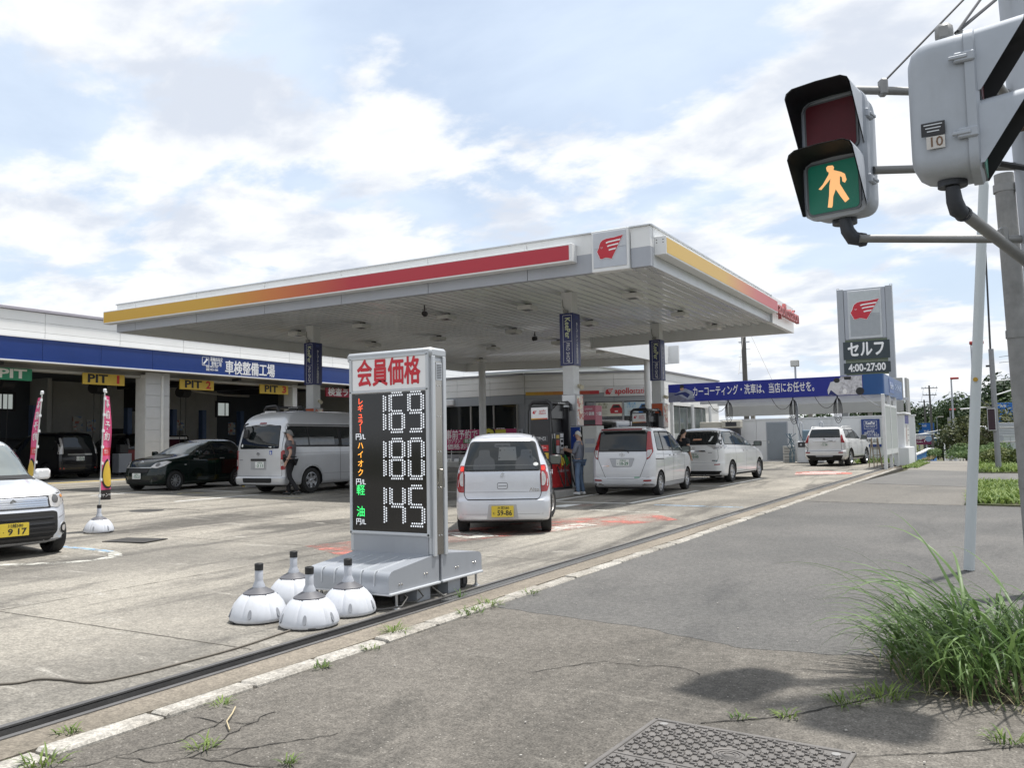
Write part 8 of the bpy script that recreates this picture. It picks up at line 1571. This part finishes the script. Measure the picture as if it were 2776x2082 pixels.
# tall grass clump at the right, blade by blade
t = thing('grass_clump', 'big clump of long arching green grass growing beside the white post', 'grass clump', (-.13, 5.75, 0)); rr = random.Random(11)
BM = []
for k in range(28):
 mb = MB(); L_ = rr.uniform(.6, 1.16); blade(mb, (0, 0, 0), 0, L_, rr.uniform(.017, .031), rr.uniform(1.0, 2.5), rr.uniform(.84, .985), 10, rr.uniform(-.5, .5)); BM.append(mb.mesh('blade', L_grass, 60))
for k in range(300):
 a = rr.uniform(0, 2 * math.pi); r = .46 * math.sqrt(rr.random()); x, y = r * 1.05 * math.cos(a), r * 1.5 * math.sin(a)
 az = math.atan2(y, x) + rr.gauss(0, .75) if r > .12 else rr.uniform(0, 6.28)
 if rr.random() < .35: az = math.pi + rr.gauss(0, .6)
 o = link('blade', BM[k % 28], t, (x, y, 0)); o.rotation_euler = (rr.gauss(0, .07), rr.gauss(0, .07), az); s_ = rr.uniform(.75, 1.15) * (1.15 - .35 * r / .46); o.scale = (s_, s_, s_)
mb = MB()
for k in range(520):
 a = rr.uniform(0, 2 * math.pi); r = .52 * math.sqrt(rr.random()); blade(mb, (r * 1.05 * math.cos(a), r * 1.5 * math.sin(a), -.01), rr.uniform(0, 6.28), rr.uniform(.12, .6), rr.uniform(.008, .017), rr.uniform(.6, 2.4), rr.uniform(.75, .98), 5)
o = obj('undergrowth', mb, L_grass, t, 60); o['kind'] = 'stuff'
mb = MB()
for k in range(420): a = rr.uniform(0, 2 * math.pi); r = .56 * math.sqrt(rr.random()); blade(mb, (r * 1.05 * math.cos(a), r * 1.5 * math.sin(a) - .05, 0), rr.uniform(0, 6.28), rr.uniform(.1, .32), rr.uniform(.003, .007), rr.uniform(.3, 1.8), rr.uniform(.3, .9), 4)
o = obj('dead_straw', mb, L_dry, t, 60); o['kind'] = 'stuff'
obj('earth_mound', MB().lathe([(0, .05), (.2, .045), (.34, .02), (.43, -.012)], 26, Matrix.Diagonal((1.0, 1.5, 1, 1))), pbr('earth', (.05, .038, .026), .95, 0, .3, 8, .5, 40), t, 60)
# weeds along the kerb and in cracks
def tuft(loc, lab, n, L_, rad, mat=None):
 mb = MB(); r_ = random.Random(int(loc[0] * 977 + loc[1] * 131))
 for k in range(n): a = r_.uniform(0, 6.28); q = rad * math.sqrt(r_.random()); blade(mb, (q * math.cos(a), q * math.sin(a), 0), a + r_.gauss(0, .8), L_ * r_.uniform(.5, 1.1), r_.uniform(.006, .012), r_.uniform(.8, 2.2), r_.uniform(.4, .95), 4)
 o = obj('weed_tuft', mb, mat or L_lawn, None, 60, loc); tag(o, lab, 'weed', 'weeds growing along the kerb')
for loc, lab, n, L_, rad in (((-3.80, 5.86, 0), 'green weed tuft on the kerb beyond the price sign base', 46, .10, .10), ((-3.84, 6.22, 0), 'green weed tuft on the kerb at the corner of the dark pavement', 50, .10, .10), ((-3.93, 5.04, 0), 'green weed tuft on the kerb opposite the front of the price sign', 46, .11, .08), ((-3.76, 4.07, -.01), 'small weed tuft at the broken gap of the kerb', 26, .08, .05), ((-4.03, 2.59, 0), 'small weed tuft behind the nearest kerb stones', 26, .07, .05), ((-3.76, 2.30, -.01), 'weed tuft on the kerb at the lower left corner', 44, .10, .08), ((-3.28, 2.77, -.01), 'weed tuft growing in the cracked pavement', 34, .08, .06), ((-2.78, 2.81, -.01), 'lone small weed on the pavement near the lower edge', 22, .07, .03), ((-3.72, 3.27, -.01), 'faint weed tuft at a kerb joint near the cracks', 22, .07, .05), ((-3.79, 6.85, 0), 'low weed tuft on the kerb past the sign', 26, .08, .07), ((-3.79, 4.6, -.01), 'low weed tuft on the pavement side of the kerb', 24, .06, .06), ((-1.0, 4.42, -.01), 'small weed in the pavement joint near the iron cover', 26, .07, .06), ((-1.2, 4.28, -.01), 'tiny weed in the pavement joint touching the iron cover', 16, .06, .04), ((-.78, 4.78, -.01), 'weed strip in the pavement joint left of the tall grass', 60, .10, .10), ((-.62, 4.98, -.01), 'thick weed strip at the foot of the tall grass', 80, .12, .12), ((-.05, 4.5, -.01), 'weed at the lower right edge of the picture', 40, .10, .07), ((-4.25, 6.4, .0), 'thin pale weed rising from the gutter grating', 10, .14, .01)):
 tuft(loc, lab, n, L_, rad)
o = obj('twig', MB().tube([(-3.60, 3.25, .0), (-3.50, 3.14, .012), (-3.44, 3.05, .006), (-3.34, 2.98, .0)], .0042, 6), pbr('twig_pale', (.45, .38, .24), .8), None, 60); tag(o, 'short pale twig lying on the cracked pavement', 'twig')
mb = MB(); rr = random.Random(8)
for k in range(70): x, y = rr.uniform(-3.7, .3), rr.uniform(2.6, 9.5); s_ = rr.uniform(.004, .010); mb.box((x, y, -.004), (s_, s_ * 1.3, s_ * .6), Matrix.Rotation(rr.uniform(0, 3), 3, 'Z'))
o = obj('grit', mb, pbr('grit_pale', (.42, .40, .36), .9), None); o['kind'] = 'stuff'
# verge grass and shrubs to the right and beyond
def lawn(name, poly_x, poly_y, n, L_, z=0., mat=None, seed=1):
 mb = MB(); r_ = random.Random(seed)
 for k in range(n):
  y = r_.uniform(*poly_y); x = r_.uniform(poly_x[0](y) if callable(poly_x[0]) else poly_x[0], poly_x[1](y) if callable(poly_x[1]) else poly_x[1]); blade(mb, (x, y, z(y) if callable(z) else z), r_.uniform(0, 6.28), L_ * r_.uniform(.4, 1.2), r_.uniform(.02, .045) * (1 + y / 60), r_.uniform(.6, 2.0), r_.uniform(.6, .95), 3)
 o = obj(name, mb, mat or L_lawn, None, 60); o['kind'] = 'stuff'; return o
slab('verge', [(-.72, 18.7), (3, 18.2), (3, 25.4), (-.72, 26.9)], .02, M_soil)
lawn('verge_grass', (-.68, 1.6), (18.8, 26.5), 7000, .20, .02)
slab('planting_bed', [(-.95, 33.7), (3.0, 33.4), (3.0, 47), (-1.1, 47)], .02, M_soil)
lawn('bed_grass', (lambda y: -.95 - (y - 34) * .012, 1.8), (33.8, 46), 5000, .28, .02, None, 2)
lawn('left_verge_grass', (-6.5, -4.15), (44.9, 63), 2600, .6, lambda y: -.1 - max(0, y - 50) * .008, None, 3); lawn('left_verge_straw', (-3.9, -3.6), (50, 58), 260, .28, -.08, L_dry, 4); lawn('parapet_foot_grass', (-3.9, -3.55), (46, 50), 160, .2, -.05, None, 9)
lawn('wash_edge_grass', (-3.7, -3.1), (38.5, 45), 900, .12, 0., None, 5)
def crown(mb, C, Rx, Ry, Rz, n, size, seed, blobs=16, gap=.0):
 r_ = random.Random(seed); B = []
 for k in range(blobs):
  a = r_.uniform(0, 6.28); e = math.asin(r_.uniform(-.75, 1)); q = r_.uniform(.45, .85); B.append((V((C[0] + Rx * q * math.cos(a) * math.cos(e), C[1] + Ry * q * math.sin(a) * math.cos(e), C[2] + Rz * q * math.sin(e))), r_.uniform(.28, .5)))
 for k in range(n):
  c, br = B[k % blobs]; d = V((r_.gauss(0, 1), r_.gauss(0, 1), r_.gauss(0, 1))).normalized(); q = r_.uniform(.55, 1.0) ** .5; p = c + V((d.x * Rx, d.y * Ry, d.z * Rz)) * br * q * 1.1
  nn = (d + V((r_.gauss(0, .6), r_.gauss(0, .6), r_.gauss(0, .6) + .3))).normalized(); u = nn.orthogonal().normalized(); u = (u * math.cos(k) + nn.cross(u) * math.sin(k)); v = nn.cross(u); s_ = size * r_.uniform(.6, 1.3)
  mb.add([p - u * s_ * .5, p - v * s_ * .32 + nn * s_ * .06, p + u * s_ * .5, p + v * s_ * .32 + nn * s_ * .06], [(0, 1, 2, 3)])
def tree(name, loc, Hh, Rr, lab, mat, seed, n=2600, size=.42, trunk=.3, cat='tree', group='trees beyond the station', low=.22):
 t = thing(name, lab, cat, loc, 0, group); r_ = random.Random(seed); cz = Hh * (low + (1 - low) / 2); mb = MB(); mb.tube([(0, 0, -.2), (r_.uniform(-.1, .1), r_.uniform(-.1, .1), cz * .5), (r_.uniform(-.3, .3), r_.uniform(-.2, .2), cz), (0, 0, Hh * .85)], [trunk, trunk * .8, trunk * .5, trunk * .15], 8)
 for k in range(6): a = r_.uniform(0, 6.28); z0 = cz * r_.uniform(.5, 1.1); mb.tube([(0, 0, z0), (Rr * .35 * math.cos(a), Rr * .35 * math.sin(a), z0 + Hh * .12), (Rr * .7 * math.cos(a), Rr * .7 * math.sin(a), z0 + Hh * .2)], [trunk * .4, trunk * .25, trunk * .08], 6)
 obj('trunk', mb, M_bark, t, 50); cm = MB(); crown(cm, (0, 0, cz), Rr, Rr, Hh * (1 - low) / 2, n, size, seed, 22); obj('crown', cm, mat, t); return t
def GB(y): return -.14 - max(0., min(1., (y - 48) / 67)) * 2.2
tr = [('tall_tree', (-16.2, 141), 10.4, 5.6, 'tall dark green tree rising behind the white gate pillar', L_dark), ('broad_tree', (-12.6, 186), 9.6, 5.0, 'dark rounded tree at the left end of the far woods', L_dark), ('broad_tree', (-8.6, 180), 10.0, 5.2, 'mid green tree behind the far signal poles', L_mid), ('broad_tree', (-5.0, 168), 10.6, 5.2, 'bright leaved tree in the middle of the far woods', L_mid), ('broad_tree', (-2.2, 148), 10.2, 5.0, 'dark tree behind the top of the white post', L_dark), ('broad_tree', (.2, 126), 11.2, 5.0, 'tall dark tree behind the blue road sign', L_dark), ('broad_tree', (4.6, 120), 11.0, 5.5, 'dark tree at the right edge behind the grey post', L_mid), ('broad_tree', (-10.8, 205), 8.2, 4.0, 'small far tree behind the utility poles', L_oliv), ('broad_tree', (-20, 150), 7.5, 6, 'dark tree showing under the grey billboard', L_dark), ('broad_tree', (-28, 150), 7.5, 6, 'dark tree behind the car wash wall', L_mid)]
for i, (nm, (x, y), h, r, lab, m) in enumerate(tr): tree(nm, (x, y, GB(y)), h, r, lab, m, 40 + i, 3200, .55)
tree('low_tree', (-2.5, 74, GB(74)), 3.7, 1.9, 'low dark green tree at the end of the footpath', L_oliv, 71, 2600, .24, .12, low=.05); tree('low_tree', (-.6, 68, GB(68)), 4.2, 2.1, 'olive tree showing between the two right posts', L_oliv, 72, 2600, .24, .12, low=.05); tree('low_tree', (2.2, 98, GB(98)), 4.2, 2.0, 'brownish green tree behind the information board', L_oliv, 73, 2200, .24, .12, low=.05); tree('low_tree', (-13.2, 120, GB(120)), 4.6, 2.6, 'low bushy tree behind the printed gate pillar', L_mid, 74, 1800, .3, .12, low=.05); tree('low_tree', (-6.9, 125, GB(125)), 3.4, 1.8, 'small tree under the far signal arm', L_dark, 75, 1400, .3, .12, low=.05)
def shrub(loc, rx, ry, h, lab, mat, seed, n=2400, size=.12):
 t = thing('shrub', lab, 'shrub', loc, 0, 'roadside shrubs'); mb = MB(); r_ = random.Random(seed)
 for k in range(7): a = r_.uniform(0, 6.28); mb.tube([(0, 0, 0), (rx * .4 * math.cos(a), ry * .4 * math.sin(a), h * .5), (rx * .7 * math.cos(a), ry * .7 * math.sin(a), h * .75)], [.03, .02, .01], 5)
 obj('stems', mb, M_bark, t, 50); cm = MB(); crown(cm, (0, 0, h * .5), rx, ry, h * .52, n, size, seed, 20); obj('foliage', cm, mat, t)
shrub((-1.75, 53.5, -.1), 1.1, 3.4, .85, 'pale green shrub along the right side of the footpath', L_lite, 81, 3600); shrub((-.35, 50.5, -.1), .9, 2.6, .95, 'pale green shrub behind the white post', L_lite, 82, 2800); shrub((-.25, 41.2, .0), .72, 1.6, .78, 'yellow green clipped shrub in the planting bed', L_hedge, 83, 3400, .10); shrub((.75, 40.2, .0), .7, 1.6, .75, 'yellow green clipped shrub at the right, by the grey post', L_hedge, 84, 2800, .10); shrub((-3.75, 57.5, -.2), .5, 2.6, .7, 'pale green shrub at the end of the blue parapet', L_lite, 85, 1800); shrub((-5.2, 56, -.2), .9, 3.0, 1.05, 'grassy shrub behind the blue parapet', L_hedge, 86, 2200)

# ================================================================== ROADSIDE BACKGROUND
t = thing('bridge_parapet', 'low bright blue parapet wall with curved top beside the footpath', 'wall', (-3.95, 0, 0))
pf = [(46.6, -.3), (63.6, -.5), (63.6, -.05), (62.6, .30), (61.2, .42), (59, .46), (56.4, .43), (53.6, .36), (51.4, .33), (49.4, .31), (46.6, .27)]
obj('blue_face', MB().prism(pf, -.14, 0, frame((0, 0, 0), (0, 1, 0), (0, 0, 1))), pbr('parapet_blue', (.012, .15, .42), .6, 0, .06, 1, dirt=.1), t); mb = MB()
for a, b in zip(pf[2:-1], pf[3:]): mb.bar((-.07, a[0], a[1] + .02), (-.07, b[0], b[1] + .02), .20, .06)
obj('coping', mb, M_ww, t)
def board(name, lab, cat, loc, w, h, z, m, lines, post=.08, posts=2):
 t = thing(name, lab, cat, loc); b = obj('board', MB().box((0, 0, z), (w, .08, h), None, .01), m, t)
 for i in range(posts): x = (i - (posts - 1) / 2) * w * .6; obj('post', MB().cyl((x, .08, 0), (x, .08, z + h / 2), post, None, 10), M_grey, t, 40)
 for nm, s_, size, mm, dx, dz, ww in lines: text(nm, s_, size, mm, FB((dx, -.045, z + dz)), b, .006, .004, width=ww)
 return t, b
t, b = board('mall_sign', 'white and maroon shopping mall sign beyond the gate pillar', 'sign', (-8.2, 105, GB(105)), 2.5, 1.0, GB(105) * -1 + .70, pbr('mall_maroon', (.13, .012, .055), .5), [('lettering', 'イオンモール与野', .16, M_txw, -.3, .08, 1.2), ('lettering', 'この先400m', .16, M_txw, -.1, -.2, .9)])
obj('white_band', MB().box((0, -.05, -GB(105) + 1.04), (2.5, .03, .34)), pbr('mall_white', (.6, .6, .6), .5), b); text('lettering', 'AEON MALL', .26, pbr('mall_grey', (.2, .1, .16), .5), FB((.0, -.067, -GB(105) + 1.04)), b, 0, .004, width=1.7); obj('arrow_print', MB().tube([(.72 + .16 * math.cos(a), -.05, .58 - GB(105) + .16 * math.sin(a)) for a in np.linspace(-.4, 3.6, 12)], .035, 6), M_txw, b)
t, b = board('direction_sign', 'large blue road direction sign between the right posts', 'road sign', (.45, 87, GB(87)), 1.75, 2.05, 3.0 - GB(87), pbr('road_blue', (.01, .12, .42), .5), [('lettering', '大宮', .26, M_txw, -.35, .72, .5), ('lettering', '上尾', .2, M_txw, .5, .72, .4), ('lettering', '16', .2, M_txw, .55, -.55, .3)], .10)
obj('arrow_print', MB().prism([(-.06, -.85), (.06, -.85), (.06, -.5), (.28, -.5), (.28, -.36), (.06, -.36), (.06, .02), (-.06, .02), (-.06, -.36), (-.28, -.36), (-.28, -.5), (-.06, -.5)], 0, .01, FB((-.1, -.045, 3.0 - GB(87)))), M_txw, b); obj('arrow_print', MB().prism([(-.1, .18), (.1, .18), (.12, .4), (0, .6), (-.12, .4)], 0, .01, FB((-.1, -.045, 3.0 - GB(87)))), M_txw, b)
t, b = board('direction_sign', 'distant blue road direction sign behind the utility poles', 'road sign', (-11.2, 155, GB(155)), 2.9, 2.1, 2.1 - GB(155), MATS['road_blue'], [('lettering', '大宮 与野', .4, M_txw, -.4, .6, 1.5), ('lettering', '新都心', .4, M_txw, .5, -.3, 1.2)], .12)
board('direction_sign', 'second distant blue sign partly hidden by utility poles', 'road sign', (-9.6, 152, GB(152)), 1.6, 1.5, .9 - GB(152), pbr('road_blue2', (.015, .14, .36), .5), [('lettering', '大宮', .4, M_txw, 0, .3, .9)], .12)
def upole(loc, H, lab, r=.17, arms=2):
 t = thing('utility_pole', lab, 'utility pole', loc, 0, 'utility poles along the road'); obj('shaft', MB().cyl((0, 0, 0), (-.12, 0, H), r, r * .6, 12), pbr('pole_dark', (.10, .095, .09), .8, 0, .15, 2), t, 40)
 for k in range(arms):
  z = H - .35 - k * .9; a = obj('cross_arm', MB().box((-.1, 0, z), (1.9 - .3 * k, .09, .09)), M_dk, t)
  for x in (-.85, -.45, .45, .85): obj('insulator', MB().cyl((x * (1 - .15 * k) - .1, 0, z), (x * (1 - .15 * k) - .1, 0, z + .22), .045, None, 8), M_txw, a, 40)
for i, (x, y, zt) in enumerate(((-7.9, 122, 7.65), (-11.7, 166, 7.4), (-15.3, 210, 7.4))): upole((x, y, GB(y)), zt - GB(y), ['nearest utility pole beyond the mall sign', 'middle utility pole beyond the mall sign', 'farthest utility pole beyond the mall sign'][i], .17 + .04 * i)
t = thing('utility_pole', 'dark steel stepped pole rising behind the blue wash fascia', 'utility pole', (-15.55, 60, -.1), 0, 'utility poles along the road'); obj('shaft', MB().cyl((0, 0, 0), (-.05, 0, 12), .20, .14, 14), MATS['pole_dark'], t, 40)
for k in range(16): obj('step_bolt', MB().cyl((.12 * (-1) ** k, 0, 2.2 + .55 * k), (.42 * (-1) ** k, 0, 2.2 + .55 * k), .018, None, 6), M_alu, t)
obj('band', MB().box((0, 0, 8.2), (.75, .1, .08)), M_alu, t)
for e in ((2.2, -10, 5.2), (4.2, -8, 3.6)): obj('guy_wire', MB().tube([(.1, 0, 9.6), e], .014, 5), M_beam, t)
def lamp(loc, H, lab, red, r=.08):
 t = thing('street_lamp', lab, 'street lamp', loc, 0, 'street lamps along the road'); obj('pole', MB().cyl((0, 0, 0), (0, 0, H), r, r * .6, 12), M_grey, t, 40); obj('arm', MB().tube([(0, 0, H - .1), (.3, 0, H), (.7, 0, H + .02)], .05, 8), M_grey, t, 40); obj('lamp_head', MB().box((.55 if not red else .35, 0, H + .04), (.9, .25, .16 if not red else .26), None, .05), pbr('lamp_red', (.35, .03, .03), .5) if red else M_beam, t)
lamp((-5.0, 112, GB(112)), 7.8 - GB(112), 'red headed street lamp in front of the far woods', True, .14); lamp((-1.68, 68, GB(68)), 7.7 - GB(68), 'tall red headed street lamp just left of the white post', True, .07); lamp((-9.4, 179, GB(179)), 6.6 - GB(179), 'pale street lamp with square head in front of the far woods', False, .16); lamp((-6.9, 146, GB(146)), 5.0 - GB(146), 'short red headed street lamp before the trees', True, .1); lamp((-9.0, 150, GB(150)), 4.0 - GB(150), 'faint far street lamp between the utility poles', False, .07)
t = thing('signal_gantry', 'distant signal pole with white arms across the road', 'traffic signal', (-4.95, 101, GB(101)))
obj('pole', MB().cyl((0, 0, 0), (0, 0, 3.1 - GB(101)), .14, .11, 12), M_pipe, t, 40); obj('pole', MB().cyl((-3.9, 4, 0), (-3.9, 4, 3.3 - GB(101)), .14, .11, 12), M_pipe, t, 40)
for p0, p1 in (((-3.8, 3, 1.2 - GB(101)), (0, 0, 1.95 - GB(101))), ((0, 0, 1.9 - GB(101)), (4.6, 0, 2.1 - GB(101))), ((-5, 3, 1.3 - GB(101)), (-1, 1, 1.4 - GB(101))), ((0, 0, .6 - GB(101)), (3.4, 0, 1.7 - GB(101)))): obj('arm', MB().tube([p0, p1], .06, 8), M_ww, t, 40)
obj('signal_head', MB().box((3.2, 0, 1.9 - GB(101)), (1.3, .3, .42), None, .08), M_wht, t)
t = thing('curved_lamp', 'thin white hooked lamp beside the far signal pole', 'street lamp', (-5.6, 96, GB(96))); obj('pole', MB().tube([(.4, 0, 0), (.4, 0, 2.4), (.2, 0, 2.7), (-.5, 0, 2.65)], .06, 8), M_ww, t, 40); obj('mirror', MB().cyl((-1.0, -.1, 2.6), (-1.0, -.05, 2.6), .3, None, 16), pbr('mirror_blue', (.2, .3, .45), .2), t, 40)
t = thing('kei_truck', 'small white delivery van far down the road', 'van', (-5.3, 118, GB(118)), R(-8)); mb = MB(); mb.prism(rpoly([(-1.6, .3), (1.7, .3), (1.7, 1.0), (1.25, 1.75), (-1.6, 1.75)], .15), -.72, .72, frame((0, 0, 0), (0, 1, 0), (0, 0, 1))); obj('body', mb, C_wht, t, 40); obj('rear_window', MB().box((0, -1.61, 1.35), (1.15, .03, .5)), M_cg, t); obj('plate', MB().box((0, -1.62, .7), (.33, .02, .16)), M_plate_y, t)
for x in (-.65, .65):
 obj('tail_light', MB().box((x, -1.61, .85), (.10, .03, .35)), M_lens_r, t)
 for y in (-1.0, 1.1): obj('tyre', MB().cyl((x - .1, y, .28), (x + .1, y, .28), .28, None, 16), M_tyre, t, 40)
t = thing('information_pole', 'leaning grey pole with dark display board and solar panel', 'pole', (-.205, 34.6, 0)); obj('shaft', MB().cyl((0, 0, 0), (-.03, -.1, 4.35), .10, .085, 14), pbr('pole_mid', (.27, .28, .29), .5, .3, .08, 3), t, 40); obj('upper_pole', MB().cyl((-.05, 0, 4.3), (-.02, -.1, 8.8), .035, .03, 10), M_dk, t, 40)
obj('display_board', MB().box((-.13, -.14, 1.85), (.26, .10, .80), None, .01), M_alu, t); obj('display_face', MB().box((-.13, -.195, 1.85), (.22, .01, .74)), pbr('display_maroon', (.025, .006, .014), .4), t); obj('solar_panel', MB().bar((-.42, -.1, 2.52), (-.12, -.1, 2.30), .35, .03), pbr('solar_dark', (.02, .025, .04), .2), t); obj('arm', MB().cyl((-1.1, .2, 2.26), (.0, 0, 2.30), .025, None, 8), M_wht, t); obj('arm', MB().cyl((.0, 0, 2.7), (.6, .3, 2.9), .022, None, 8), M_wht, t); obj('arm', MB().cyl((.0, 0, 3.22), (.8, .3, 3.26), .022, None, 8), M_wht, t); obj('camera', MB().box((-.15, -.1, 3.75), (.14, .06, .07)), M_dk, t)
t = thing('control_cabinet', 'pale grey roadside control cabinet in the shrubs', 'cabinet', (.3, 52.2, -.1)); obj('shell', MB().box((0, 0, .65), (.60, .5, 1.3), None, .01), M_psl, t); obj('door_line', MB().box((0, -.255, .65), (.01, .01, 1.2)), M_dk, t); obj('roof', MB().box((0, 0, 1.32), (.68, .58, .05)), M_psl, t)
t = thing('control_cabinet', 'larger grey ribbed equipment box behind the road sign pole', 'cabinet', (.35, 57.6, -.1)); obj('shell', MB().box((0, 0, 1.1), (1.2, .8, 1.9), None, .01), M_grey, t)
for k in range(7): obj('slat', MB().box((0, -.41, 1.35 + .09 * k), (1.1, .02, .05)), M_psl, t)
for z in (1.35, 1.85): o = obj('rail_pipe', MB().cyl((-.2, 34.7, z - .3), (1.6, 34.9, z - .3), .02, None, 8), M_pipe, None); tag(o, 'thin grey pipe rail right of the information pole, %s one' % ('lower' if z < 1.5 else 'upper'), 'rail')
for i, (a, b) in enumerate((((.0, 34.5, 4.05), (2.5, 30, 3.9)), ((.0, 34.5, 3.85), (2.5, 30, 3.65)))): o = obj('overhead_wire', MB().tube([a, b], .008, 5), M_dk, None); tag(o, 'thin dark wire running right from the information pole, %s one' % ('upper' if i == 0 else 'lower'), 'wire')
mbw = MB(); P3 = [(-7.9, 122, 7.3), (-11.7, 166, 7.0), (-15.3, 210, 7.0)]
for dx in (-.8, .8):
 for a, b in zip(P3[:-1], P3[1:]): a = V(a) + V((dx, 0, 0)); b = V(b) + V((dx, 0, 0)); mbw.tube([a.lerp(b, u) - V((0, 0, 4 * .5 * u * (1 - u))) for u in np.linspace(0, 1, 9)], .014, 4)
o = obj('power_line', mbw, M_dk, None); tag(o, 'power wires sagging between the far utility poles', 'wire')
t = thing('apartment_block', 'distant pale building behind the garage roof', 'building', (-46, 88, 0)); obj('wall', MB().box((0, 0, 4.5), (18, 10, 9.4)), M_ww, t); obj('roof_edge', MB().box((0, 0, 9.25), (18.3, 10.3, .2)), M_grey, t)
for k in range(6):
 for z in (3, 6.5): w = obj('window', MB().box((-7 + 2.8 * k, -5.02, z), (1.4, .06, 1.5)), M_grey, t); obj('pane', MB().box((-7 + 2.8 * k, -5.06, z), (1.25, .03, 1.35)), M_glass, w)
t = thing('floor_ramp', 'small white ramp box with yellow legs on the ground behind the silver van', 'ramp', (-20.1, 18.9, GZ(-20, 0)), .1)  # a floor ramp: white box on yellow legs
obj('box', MB().box((0, 0, .12), (.5, .4, .2), None, .01), M_wht, t)
for x in (-.42, .40): obj('leg', MB().box((x, 0, .17), (.09, .12, .34), None, .01), M_syel, t)
